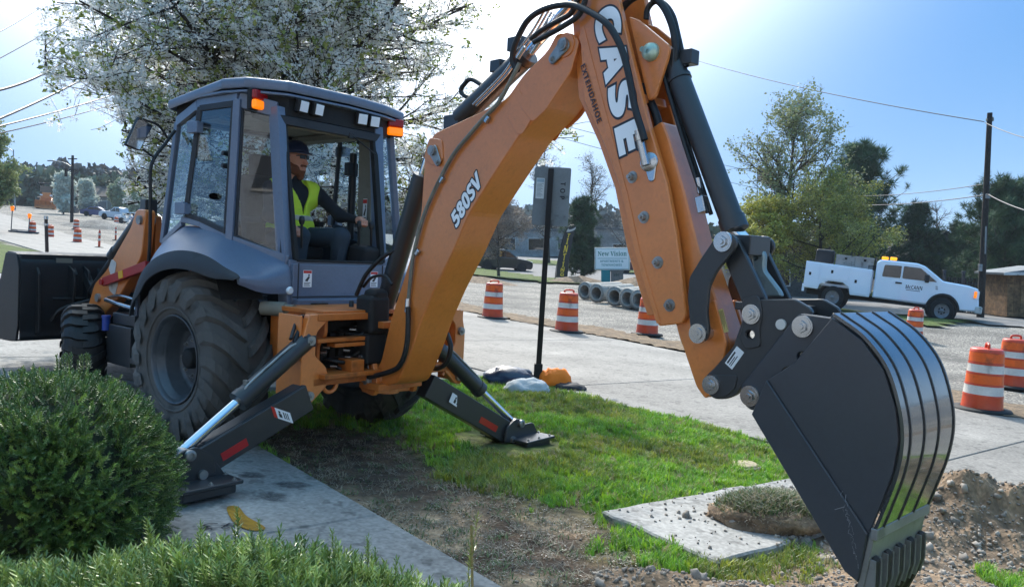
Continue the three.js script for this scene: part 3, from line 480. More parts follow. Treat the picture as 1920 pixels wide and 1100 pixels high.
// ---- mirror on its long arm
{
  const m = part('mirror_arm', [tube([[0.98, 1.42, -0.86], [0.93, 1.6, -0.88], [0.90, 1.95, -0.9], [0.9, 2.24, -0.9], [0.9, 2.44, -0.78], [0.9, 2.56, -0.70]], 0.015, 8, 40), tube([[0.9, 2.48, -0.76], [0.9, 2.58, -0.85], [0.9, 2.61, -0.98]], 0.011), tube([[0.9, 2.3, -0.87], [0.9, 2.36, -0.98]], 0.009)], M.hose, hoe);
  const q = [[-1.144, 2.372], [-1.019, 2.341], [-0.911, 2.566], [-1.040, 2.625]], c = [0, 1].map((k) => q.reduce((a, p) => a + p[k], 0) / 4);
  const g = plate(rounded(q.map((p) => [p[0], p[1]]), 0.012), 0, 0.03); g.applyMatrix4(new THREE.Matrix4().makeBasis(V3(0, 0, 1), V3(0, 1, 0), V3(-1, 0, 0)).setPosition(0.9, 0, 0)); part('mirror_housing', g, M.hose, m);
  const f = plate(rounded(q.map((p) => [c[0] + (p[0] - c[0]) * 0.9, c[1] + (p[1] - c[1]) * 0.93]), 0.01), 0.0305, 0.0335, 0.0005); f.applyMatrix4(new THREE.Matrix4().makeBasis(V3(0, 0, 1), V3(0, 1, 0), V3(-1, 0, 0)).setPosition(0.9, 0, 0)); part('mirror_glass', f, std(0xc9ccd0, 0.06, { metalness: 1 }), m);
}
// ---- left and right fender, cab
const K = { // cab corners: sill and top, left side (z negative)
  A: [[1.10, 1.58, -0.67], [0.92, 2.64, -0.66]], B: [[0.60, 1.80, -0.755], [0.49, 2.74, -0.72]], C: [[-0.12, 1.64, -0.765], [-0.10, 2.74, -0.72]], D: [[-0.50, 1.47, -0.49], [-0.31, 2.68, -0.52]],
};
const KR = { A: K.A, B: [[0.60, 1.80, -0.80], [0.49, 2.74, -0.76]], C: [[-0.29, 1.62, -0.87], [-0.20, 2.74, -0.78]], D: K.D };
const flip = (p, s) => [p[0], p[1], p[2] * (s < 0 ? 1 : -1)];
for (const s of [-1, 1]) {
  const st = [ // inner, middle, outer at stations round the wheel
    [[0.84, 1.0, -0.72], [0.76, 1.0, -0.95], [0.68, 0.98, -1.12]], [[0.86, 1.3, -0.72], [0.77, 1.26, -0.95], [0.64, 1.17, -1.125]], [[0.82, 1.56, -0.73], [0.69, 1.49, -0.95], [0.51, 1.35, -1.13]], [[0.64, 1.72, -0.755], [0.52, 1.61, -0.95], [0.32, 1.46, -1.13]], [[0.36, 1.73, -0.765], [0.26, 1.64, -0.95], [0.08, 1.52, -1.13]], [[0.05, 1.69, -0.77], [0.0, 1.62, -0.95], [-0.17, 1.53, -1.13]],
    [[-0.14, 1.645, -0.765], [-0.26, 1.58, -0.95], [-0.42, 1.50, -1.13]], [[-0.34, 1.56, -0.63], [-0.48, 1.48, -0.88], [-0.63, 1.43, -1.12]], [[-0.51, 1.47, -0.50], [-0.6, 1.39, -0.80], [-0.75, 1.385, -1.1]], [[-0.545, 1.34, -0.49], [-0.62, 1.32, -0.79], [-0.76, 1.35, -1.09]], [[-0.545, 1.24, -0.48], [-0.61, 1.25, -0.78], [-0.745, 1.32, -1.08]],
  ].map((r) => r.map((p) => flip(p, s)));
  const cols = [0, 1, 2].map((k) => smoothLine(st.map((r) => r[k]), 48));
  const dense = cols[0].map((_, i) => smoothLine([cols[0][i], cols[1][i], cols[2][i]], 8));
  const f = part('fender', thick(dense, s < 0 ? 0.02 : -0.02), M.cab, hoe);
  const edge = cols[2].slice(0, 42), n = edge.length - 1;
  part('fender_lip', thick([0, 0.35, 0.7, 1].map((t) => edge.map((p, i) => { const w = 0.115 * sstep(0, 0.2, i / n) * sstep(1.05, 0.7, i / n) + 0.02, a = Math.atan2(p[1] - 0.75, p[0] + 0.05); return [p[0] - Math.cos(a) * w * t + Math.cos(a) * 0.012, p[1] - Math.sin(a) * w * t + 0.004, p[2] + s * 0.035 * Math.sin(Math.min(1, t * 1.3) * PI / 2)]; })), 0.012), M.lip, f);
  const inner = smoothLine([[0.62, 1.0, s * 0.74], [0.62, 1.25, s * 0.74], [0.4, 1.46, s * 0.74], [0.0, 1.5, s * 0.74], [-0.4, 1.42, s * 0.74], [-0.55, 1.2, s * 0.74]], 24);
  part('fender_liner', sheet([inner, inner.map((p) => [p[0], p[1], s * 1.1])]), M.matt, f);
  part('marker_lamp', [lathe([[0.022, 0.02], [0.03, 0.012], [0.032, 0]], 16, 'x').applyMatrix4(new THREE.Matrix4().makeTranslation(0, 0, 0).multiply(new THREE.Matrix4().makeRotationY(PI))).translate(-0.62, 1.27, s * 0.56), cyl([-0.6, 1.27, s * 0.56], [-0.635, 1.27, s * 0.56], 0.022)], M.lens, f);
}
const cab = new THREE.Mesh(merge([-1, 1].flatMap((s) => { const p = Object.fromEntries(Object.entries(s < 0 ? K : KR).map(([k, v]) => [k, v.map((q) => flip(q, s))])); const lo = (k) => p[k][0], hi = (k) => p[k][1];
  const up = (a, d) => [a[0], a[1] + d, a[2]];
  return [bar(lo('A'), hi('A'), 0.05, 0.05), bar(up(lo('C'), -0.02), hi('C'), 0.062, 0.075), bar(up(lo('D'), -0.36), up(hi('D'), 0.02), 0.085, 0.10), bar(lo('A'), [0.62, 1.76, s * 0.755], 0.04, 0.05), bar(hi('A'), hi('B'), 0.05, 0.08), bar(hi('B'), hi('C'), 0.05, 0.10), bar(hi('C'), hi('D'), 0.05, 0.12), bar(lo('C'), up(lo('D'), 0.03), 0.06, 0.07), bar([0.62, 1.79, s * 0.755], [0.3, 1.755, s * 0.765], 0.05, 0.05), bar([0.3, 1.755, s * 0.765], lo('C'), 0.05, 0.06)];
}).concat([
  bar([1.1, 1.58, -0.67], [1.1, 1.58, 0.67], 0.05, 0.06), bar([0.92, 2.68, -0.66], [0.92, 2.68, 0.66], 0.06, 0.1),
  box(0.07, 0.30, 0.98, -0.525, 1.325, 0), box(0.05, 0.06, 1.02, -0.505, 1.475, 0), // panel under the rear opening
  box(0.12, 0.13, 0.96, -0.555, 1.135, 0, 0, 0, 0.06), box(1.5, 0.06, 1.2, 0.3, 1.12, 0), box(0.06, 0.5, 1.3, 1.1, 1.35, 0),
])), M.cab); cab.name = 'cab_frame'; cab.castShadow = cab.receiveShadow = true; hoe.add(cab);
{
  for (let i = 0; i < 3; i++) for (const z of [-0.27, 0.36]) part('vent_slot', box(0.02, 0.012, 0.17, -0.614, 1.115 + i * 0.024, z), M.matt, cab);
  const seam = part('panel_seam', [box(0.008, 0.012, 0.98, -0.562, 1.215, 0), box(0.01, 0.3, 0.01, -0.56, 1.33, -0.44), box(0.01, 0.3, 0.01, -0.56, 1.33, 0.44)], M.lip, cab);
  const warn = print(96, 144, (x, w, h) => { x.fillStyle = '#e9ebec'; x.fillRect(0, 0, w, h); x.fillStyle = '#c22b22'; x.fillRect(4, 4, w - 8, 22); x.fillStyle = '#2a2c2e'; x.beginPath(); x.moveTo(20, 90); x.lineTo(60, 50); x.lineTo(76, 58); x.lineTo(50, 96); x.fill(); x.beginPath(); x.arc(64, 42, 9, 0, 7); x.fill(); x.fillRect(12, 104, 70, 5); x.fillRect(12, 116, 60, 5); x.fillRect(12, 128, 66, 5); });
  M.warn = decalMat(warn);
  for (const z of [-0.355, 0.345]) decal('warning_label', quad([-0.5635, 1.36, z], [0, 0, 1], [0, 1, 0], 0.085, 0.135), M.warn, cab);
  part('exhaust_tube', [cyl([-0.5, 1.13, -0.72], [-0.66, 1.13, -0.62], 0.055), cyl([-0.66, 1.13, -0.62], [-0.74, 1.13, -0.60], 0.04)], M.greyTrim, hoe);
}
// roof with its black fascia, lamps and headlining
{
  const plan = [[1.06, -0.58], [0.94, -0.74], [0.04, -0.79], [-0.20, -0.74], [-0.40, -0.48], [-0.44, 0.1], [-0.39, 0.55], [-0.27, 0.88], [0.0, 0.92], [0.94, 0.80], [1.06, 0.58]];
  const lay = (g, y) => { g.rotateX(PI / 2); g.translate(0, y, 0); return g; }, sc = (k) => plan.map((p) => [0.3 + (p[0] - 0.3) * k, p[1] * k]);
  const ringRows = [[0.995, 2.79], [1.005, 2.80], [1.012, 2.845], [1.0, 2.865], [0.975, 2.875], [0.9, 2.885], [0.5, 2.892], [0.01, 2.895]].map(([k, y]) => { const o = rounded(sc(k), 0.014 * k, 2).map((p) => [p[0], y - 0.05 + 0.085 * sstep(1.0, 0.05, p[0]), p[1]]); o.push(o[0]); return o; });
  const roof = part('cab_roof', [sheet(ringRows), lay(plate(rounded(plan, 0.035, 3), 0, 0.02), 2.81)], M.cab, hoe);
  const f = [[0.93, -0.67], [0.04, -0.71], [-0.17, -0.66], [-0.35, -0.44], [-0.37, 0], [-0.35, 0.50], [-0.22, 0.80], [0.0, 0.83], [0.93, 0.70]], ring = shape(f), h = new THREE.Path(); h.setFromPoints(f.map((p) => new THREE.Vector2(0.3 + (p[0] - 0.3) * 0.88, p[1] * 0.88))); ring.holes.push(h);
  part('roof_fascia', lay(new THREE.ExtrudeGeometry(ring, { depth: 0.17, bevelEnabled: false }), 2.815), M.matt, roof);
  part('headlining', lay(plate(f.map((p) => [0.3 + (p[0] - 0.3) * 0.87, p[1] * 0.87]), 0, 0.03), 2.70), M.greyTrim, roof);
  part('headlining_shelf', [box(0.34, 0.07, 1.0, -0.12, 2.64, 0, 0, 0, 0.25), box(0.9, 0.05, 0.16, 0.4, 2.64, 0.55)], M.greyTrim, roof);
  part('header_bar', bar([-0.345, 2.605, -0.53], [-0.345, 2.605, 0.56], 0.05, 0.07), M.lip, roof);
  const lampAt = (name, x, y, z, turn, draw) => { const g = sub(name, hoe, V3(x, y, z)); g.rotation.y = turn; draw(g); return g; };
  for (const [x, z, turn] of [[-0.20, -0.645, R(16)], [-0.26, 0.78, R(-25)]]) lampAt('tail_lamp', x, 2.74, z, turn, (g) => {
    part('lamp_base', box(0.05, 0.165, 0.165, -0.01, 0, 0, 0, 0, 0, 0.02), M.matt, g);
    part('red_lens', box(0.05, 0.074, 0.15, -0.045, 0.039, 0, 0, 0, 0, 0.018), M.lampRed, g); part('amber_lens', box(0.05, 0.072, 0.15, -0.045, -0.037, 0, 0, 0, 0, 0.018), M.amber, g);
  });
  for (const z of [-0.34, -0.19, 0.28, 0.42]) lampAt('work_lamp', -0.385, 2.735, z, R(z < 0 ? 10 : -10), (g) => {
    part('lamp_housing', [box(0.06, 0.115, 0.115, 0, 0, 0, 0, 0, 0.2, 0.02), box(0.05, 0.05, 0.02, 0.03, 0.06, 0)], M.matt, g); part('lamp_lens', box(0.01, 0.085, 0.085, -0.032, -0.006, 0, 0, 0, 0.2, 0.004), M.lens, g);
  });
}
// glazing: each pane a sheet of its own
function pane(name, P, parent, mat = M.glass) { const a = V3(...P[0]), pos = []; for (let i = 1; i < P.length - 1; i++) pos.push(...P[0], ...P[i], ...P[i + 1]); const g = new THREE.BufferGeometry(); g.setAttribute('position', new THREE.Float32BufferAttribute(pos, 3)); g.computeVertexNormals(); return part(name, g, mat, parent); }
for (const s of [-1, 1]) {
  const q = (x, y, z) => [x, y, s * z];
  const door = part('door', [bar(q(0.55, 1.83, 0.77), q(0.435, 2.72, 0.735), 0.03, 0.05), bar(q(-0.075, 1.71, 0.78), q(-0.055, 2.72, 0.735), 0.03, 0.045), bar(q(0.435, 2.71, 0.735), q(-0.055, 2.71, 0.735), 0.03, 0.05), bar(q(0.55, 1.83, 0.77), q(0.3, 1.79, 0.778), 0.03, 0.04), bar(q(0.3, 1.79, 0.778), q(-0.075, 1.70, 0.78), 0.03, 0.04)], M.lip, hoe);
  pane('door_glass', [q(0.54, 1.83, 0.772), q(0.3, 1.79, 0.779), q(-0.075, 1.71, 0.781), q(-0.055, 2.7, 0.736), q(0.44, 2.7, 0.736)], door);
  for (const [x, y, z] of [[0.47, 2.55, 0.775], [0.58, 1.88, 0.80]]) part('door_hinge', [box(0.12, 0.1, 0.05, x, y, s * z), box(0.05, 0.09, 0.06, x - 0.08, y - 0.005, s * z)], M.cab, door);
  part('door_handle', [lathe([[0.001, 0.03], [0.03, 0.028], [0.034, 0.01], [0.03, 0]], 14, 'z').scale(1.5, 0.8, s).translate(0.12, 1.98, s * 0.77)], M.hose, door);
  for (const y of [2.32, 2.22]) part('door_catch', [cyl(q(-0.0, y, 0.745), q(-0.0, y, 0.79), 0.022, 0.018, 12)], M.hose, door);
  part('grab_handle', [tube([q(0.16, 2.62, 0.72), q(0.06, 2.60, 0.70), q(-0.03, 2.57, 0.70)], 0.018)], M.hose, door);
  pane('quarter_window', s < 0 ? [q(-0.155, 1.665, 0.742), q(-0.465, 1.53, 0.522), q(-0.295, 2.62, 0.54), q(-0.135, 2.66, 0.70)] : [[-0.31, 1.60, 0.85], [-0.49, 1.50, 0.55], [-0.33, 2.62, 0.55], [-0.225, 2.66, 0.765]], hoe);
  if (s < 0) part('quarter_window_seal', [bar(q(-0.16, 1.665, 0.748), q(-0.46, 1.535, 0.53), 0.02, 0.03), bar(q(-0.155, 1.66, 0.745), q(-0.135, 2.66, 0.705), 0.02, 0.03), bar(q(-0.46, 1.53, 0.53), q(-0.30, 2.62, 0.545), 0.02, 0.03)], M.lip, hoe);
  pane('front_side_window', [q(1.08, 1.63, 0.672), q(0.64, 1.80, 0.75), q(0.52, 2.70, 0.715), q(0.92, 2.64, 0.66)], hoe);
}
pane('windscreen', [[1.1, 1.62, -0.65], [1.1, 1.62, 0.65], [0.93, 2.64, 0.64], [0.93, 2.64, -0.64]], hoe);
// rear opening frame, wiper, inside of the cab
part('rear_opening_frame', [bar([-0.52, 1.50, -0.44], [-0.335, 2.6, -0.47], 0.04, 0.035), bar([-0.52, 1.50, 0.46], [-0.335, 2.6, 0.47], 0.05, 0.05), bar([-0.535, 1.502, -0.44], [-0.535, 1.502, 0.46], 0.03, 0.02)], M.matt, hoe);
{
  const seat = part('operator_seat', [box(0.5, 0.12, 0.5, 0.22, 1.56, -0.02, 0, 0, 0, 0.05), box(0.13, 0.62, 0.5, 0.50, 1.92, -0.02, 0, 0, -0.16, 0.05), box(0.36, 0.3, 0.36, 0.25, 1.32, -0.02), box(0.3, 0.05, 0.06, 0.25, 1.82, 0.28), box(0.3, 0.05, 0.06, 0.25, 1.82, -0.32)], M.seat, hoe);
  part('head_rest', box(0.09, 0.2, 0.3, 0.56, 2.32, -0.02, 0, 0, -0.1, 0.04), M.seat, seat);
  part('side_console', box(0.3, 0.6, 0.16, 0.3, 1.42, 0.58), M.seat, hoe); const con = part('control_console', [box(0.22, 0.46, 0.2, -0.38, 1.42, 0.36, 0, 0, 0.15, 0.04), box(0.22, 0.3, 0.2, -0.36, 1.32, -0.34, 0, 0, 0.15, 0.04), box(0.26, 0.2, 0.9, -0.3, 1.25, 0.0)], M.seat, hoe);
  for (const [x, z] of [[-0.40, 0.30], [-0.42, 0.42], [-0.40, -0.3]]) part('control_lever', [tube([[x, 1.6, z], [x - 0.02, 1.72, z - 0.02], [x - 0.03, 1.8, z - 0.03]], 0.011), lathe([[0.001, 0.07], [0.02, 0.065], [0.026, 0.03], [0.016, 0]], 12).translate(x - 0.03, 1.79, z - 0.03)], M.hose, con);
  part('dashboard', [box(0.3, 0.6, 0.5, 0.92, 1.5, 0, 0, 0, 0.2, 0.04), cyl([0.85, 1.7, 0], [0.62, 1.95, 0], 0.03), new THREE.TorusGeometry(0.19, 0.014, 8, 28).rotateY(PI / 2).rotateZ(0.8).translate(0.6, 1.96, 0)], M.seat, hoe);
  const pil = part('inner_pillar', [bar([-0.06, 1.6, 0.66], [-0.04, 2.68, 0.65], 0.05, 0.13), box(0.3, 0.35, 0.06, -0.2, 1.45, 0.62)], M.greyTrim, hoe);
  decal('caution_strip', quad([-0.08, 1.96, 0.628], [-1, 0, 0], [0, 1, 0], 0.06, 0.24), M.warn, pil);
  part('monitor_box', [box(0.06, 0.12, 0.12, 0.1, 2.35, 0.6), cyl([0.1, 1.7, 0.62], [0.1, 2.5, 0.62], 0.035), box(0.05, 0.12, 0.06, 0.1, 2.15, 0.62)], M.hose, pil);
  part('wiper', [tube([[-0.37, 2.58, 0.2], [-0.4, 2.5, 0.34], [-0.44, 2.44, 0.42]], 0.006), box(0.03, 0.05, 0.06, -0.36, 2.58, 0.2)], M.hose, hoe);
}
// ---- rear frame, stabilizers
{
  const Z = (pts, x0, x1, b = 0.006, holes) => { const g = plate(pts, 0, x1 - x0, b, holes); g.applyMatrix4(new THREE.Matrix4().makeBasis(V3(0, 0, 1), V3(0, 1, 0), V3(-1, 0, 0)).setPosition(x1, 0, 0)); return g; }; // outline in z, y
  const fr = part('rear_frame', [
    plate(rounded([[-0.5, 0.62], [-0.5, 1.13], [-1.16, 1.13], [-1.16, 0.98], [-1.08, 0.9], [-1.08, 0.66], [-0.95, 0.58]], 0.03), -0.64, -0.61), plate(rounded([[-0.5, 0.62], [-0.5, 1.13], [-1.16, 1.13], [-1.16, 0.98], [-1.08, 0.9], [-1.08, 0.66], [-0.95, 0.58]], 0.03), 0.61, 0.64),
    box(0.62, 0.035, 1.34, -0.86, 1.14, 0), box(0.16, 0.05, 0.62, -1.12, 1.115, -0.42), box(0.16, 0.05, 0.5, -1.12, 1.115, 0.42),
    box(0.1, 0.03, 0.6, -1.14, 0.945, -0.42), box(0.1, 0.03, 0.4, -1.14, 0.905, -0.36), box(0.14, 0.06, 1.5, -1.12, 0.65, 0), box(0.2, 0.035, 0.6, -1.16, 0.69, -0.4), box(0.22, 0.05, 0.46, -1.22, 0.58, -0.02), box(0.16, 0.09, 0.12, -1.16, 0.75, -0.38), box(0.2, 0.05, 0.4, -1.2, 1.05, 0),
    box(0.05, 0.56, 1.2, -0.62, 0.86, 0),
  ], M.orangeDark, hoe);
  const hl = Z(rounded([[-0.855, 0.53], [-0.855, 0.94], [-0.80, 1.14], [-0.63, 1.14], [-0.65, 1.08], [-0.72, 1.02], [-0.735, 0.98], [-0.735, 0.84], [-0.64, 0.76], [-0.60, 0.67], [-0.62, 0.62], [-0.76, 0.5], [-0.82, 0.49]], 0.02), -1.19, -1.13);
  for (const s of [-1, 1]) { const t = part('stabilizer_tower', [s < 0 ? hl : (() => { const c = norm(hl.clone()); c.scale(1, 1, -1); const p = c.attributes.position.array, nn = c.attributes.normal.array; for (let i = 0; i < p.length; i += 9) for (let k = 0; k < 3; k++) { [p[i + 3 + k], p[i + 6 + k]] = [p[i + 6 + k], p[i + 3 + k]];[nn[i + 3 + k], nn[i + 6 + k]] = [nn[i + 6 + k], nn[i + 3 + k]]; } return c; })(), box(0.26, 0.62, 0.02, -1.03, 0.82, s * 0.845), new THREE.TorusGeometry(0.062, 0.016, 8, 24, PI * 1.15).rotateY(PI / 2).rotateX(s < 0 ? 2.9 : 0.3).translate(-1.16, 0.625, s * 0.575)], M.orange, hoe);
    for (const [y, z] of [[0.955, 0.79], [0.56, 0.785]]) part('pivot_pin', [cyl([-1.16, y, s * z], [-1.215, y, s * z], 0.034), ...hexBolt([-1.215, y, s * z], [-1, 0, 0], 0.018, 0.012)], M.zinc, t); }
  // valve bank and hoses in the hollow of the frame
  const vb = part('valve_bank', [box(0.2, 0.36, 0.9, -0.86, 0.88, -0.1), ...[-0.55, -0.47, -0.39, -0.31].map((z) => box(0.1, 0.2, 0.055, -1.0, 0.88, z)), box(0.24, 0.24, 0.2, -1.1, 0.86, -0.18, 0, 0, 0, 0.03), box(0.2, 0.3, 0.2, -1.14, 1.12, -0.17, 0, 0, 0, 0.04), box(0.14, 0.16, 0.16, -1.16, 1.24, -0.16, 0, 0, 0, 0.04)], M.matt, hoe);
  const r = rng(12), hoses = []; for (let i = 0; i < 11; i++) { const z0 = -0.62 + 0.5 * r(), y0 = 0.72 + 0.34 * r(); hoses.push(tube([[-0.95, y0, z0], [-1.07 - 0.06 * r(), y0 - 0.05 + 0.1 * r(), z0 + 0.08], [-1.1 - 0.08 * r(), y0 - 0.1 + 0.2 * r(), z0 + 0.2], [-1.06, y0 + 0.1 * (r() - 0.5), z0 + 0.36]], 0.012 + 0.006 * r(), 7, 18)); }
  part('hydraulic_hose', hoses, M.hose, vb);
  for (let i = 0; i < 12; i++) { const z = -0.62 + 0.5 * r(), y = 0.72 + 0.34 * r(); part('hose_fitting', cyl([-1.06, y, z], [-1.1, y, z + 0.03], 0.014, 0.014, 6), M.steel, vb); } part('cross_tube', cyl([-1.16, 0.8, -0.3], [-1.14, 0.8, -0.16], 0.02), M.steel, vb);
  part('hydraulic_hose', [tube([[-1.0, 0.92, -0.60], [-1.05, 1.06, -0.62], [-1.1, 1.1, -0.74], [-1.14, 1.0, -0.86], [-1.16, 0.94, -0.9]], 0.016, 8, 30), tube([[-0.98, 0.96, -0.62], [-1.0, 1.09, -0.68], [-1.06, 1.1, -0.8], [-1.16, 0.97, -0.93]], 0.013, 8, 30)], M.hose, vb);

  for (const s of [-1, 1]) {
    const e = s < 0 ? { foot: [-1.15, 0.215, -1.62], p: [-1.15, 0.555, -0.79], top: [-1.15, 0.95, -0.79], rod: [-1.15, 0.30, -1.71], pad: 0.05 } : { foot: [-1.33, 0.03, 1.29], p: [-1.16, 0.52, 0.42], top: [-1.15, 0.86, 0.5], rod: [-1.33, 0.11, 1.40], pad: -0.10, dz: 0.2, px: -0.18 };
    const at = (a, b, t, up = 0) => [mix(a[0], b[0], t), mix(a[1], b[1], t) + up, mix(a[2], b[2], t)];
    const arm = part('stabilizer_arm', [bar(e.p, at(e.p, e.foot, 1.02), 0.14, 0.2, [0, 1, 0], 0.01), bar(at(e.p, e.foot, 0.06, 0.106), at(e.p, e.foot, 0.95, 0.106), 0.1, 0.012)], M.black, hoe);
    part('pad_fork', [-0.085, 0.085].map((dx) => { const g = plate(rounded([[-0.12, -0.07], [-0.1, 0.06], [0.02, 0.13], [0.14, 0.11], [0.17, 0.02], [0.12, -0.09]], 0.03), -0.012, 0.012); g.rotateY(s < 0 ? PI / 2 : -PI / 2); g.translate(e.foot[0] + dx, e.foot[1], e.foot[2] + s * 0.02); return g; }), M.black, arm);
    part('pad_pin', [cyl([e.rod[0] - 0.12, e.rod[1], e.rod[2]], [e.rod[0] + 0.12, e.rod[1], e.rod[2]], 0.035), lathe([[0.018, 0.012], [0.034, 0.01], [0.036, 0]], 18, 'x').rotateY(PI).translate(e.rod[0] - 0.115, e.rod[1], e.rod[2]), cyl([e.foot[0] - 0.12, e.foot[1] - 0.05, e.foot[2]], [e.foot[0] + 0.12, e.foot[1] - 0.05, e.foot[2]], 0.03)], M.zinc, arm);
    const cy = part('stabilizer_cylinder', [cyl(at(e.top, e.rod, -0.02), at(e.top, e.rod, 0.55), 0.066, 0.066, 28), cyl(at(e.top, e.rod, 0.53), at(e.top, e.rod, 0.58), 0.073, 0.073, 28), box(0.1, 0.08, 0.1, e.top[0], e.top[1], e.top[2])], M.black, hoe);
    part('cylinder_rod', cyl(at(e.top, e.rod, 0.57), at(e.top, e.rod, 0.99), 0.033, 0.033, 24), M.chrome, cy);
    part('cylinder_line', [tube([at(e.top, e.rod, 0.12, 0.065), at(e.top, e.rod, 0.2, 0.08), at(e.top, e.rod, 0.5, 0.075), at(e.top, e.rod, 0.55, 0.055)].map((p) => [p[0] - 0.03, p[1], p[2]]), 0.009), cyl(at(e.top, e.rod, 0.52, 0.05), at(e.top, e.rod, 0.52, 0.1), 0.018, 0.018, 10)], M.zinc, cy);
    // pad: street plate with raised edges and bolts
    const pz = e.foot[2] + s * (e.dz ?? 0.03), py = e.pad, pX = -1.15 + (e.px ?? 0), pad = part('stabilizer_pad', [box(0.56, 0.025, 0.42, pX, py + 0.075, pz, 0, 0, 0, 0.008), box(0.5, 0.055, 0.36, pX, py + 0.03, pz, 0, 0, 0, 0.012), plate(rounded([[-0.2, 0.08], [-0.12, 0.19], [0.1, 0.19], [0.2, 0.08]], 0.03), -0.09, -0.07).rotateY(PI / 2).translate(pX, py, pz), plate(rounded([[-0.2, 0.08], [-0.12, 0.19], [0.1, 0.19], [0.2, 0.08]], 0.03), 0.07, 0.09).rotateY(PI / 2).translate(pX, py, pz)], M.black, hoe);
    for (const [a, b] of [[-0.25, -0.16], [-0.25, 0], [-0.25, 0.16], [0.25, -0.16], [0.25, 0.16], [-0.1, 0.19], [0.1, 0.19], [-0.1, -0.19]]) part('pad_bolt', hexBolt([pX + a, py + 0.086, pz + b], [0, 1, 0], 0.012, 0.012), M.zinc, pad);
    const lab = print(160, 72, (x, w, h) => { x.fillStyle = '#e6e8ea'; x.fillRect(0, 0, w, h); x.fillStyle = '#c42a1e'; x.fillRect(s < 0 ? 0 : w - 30, 0, 30, h); x.fillStyle = '#222'; x.beginPath(); x.arc(62, 22, 9, 0, 7); x.fill(); x.fillRect(50, 32, 26, 26); x.fillRect(92, 14, 10, 44); x.fillRect(110, 14, 8, 44); x.fillRect(126, 14, 8, 44); });
    const dir = V3(0, e.foot[1] - e.p[1], e.foot[2] - e.p[2]).normalize(), L = at(e.p, e.foot, s < 0 ? 0.28 : 0.3);
    decal('safety_label', quad([L[0] - 0.0725, L[1], L[2]], [0, -s * dir.y * -1 * (s < 0 ? 1 : 1) * (s < 0 ? -1 : 1), Math.abs(dir.z)], [0, Math.abs(dir.z), -(s < 0 ? -dir.y : dir.y)], 0.17, 0.085), decalMat(lab), arm);
    const q0 = at(e.p, e.foot, 0.60, -0.035), q1 = at(e.p, e.foot, 0.82, -0.035); part('reflector_strip', bar([q0[0] - 0.071, q0[1], q0[2]], [q1[0] - 0.071, q1[1], q1[2]], 0.006, 0.055, [0, 1, 0], 0.002), M.reflector, arm);
  }
}
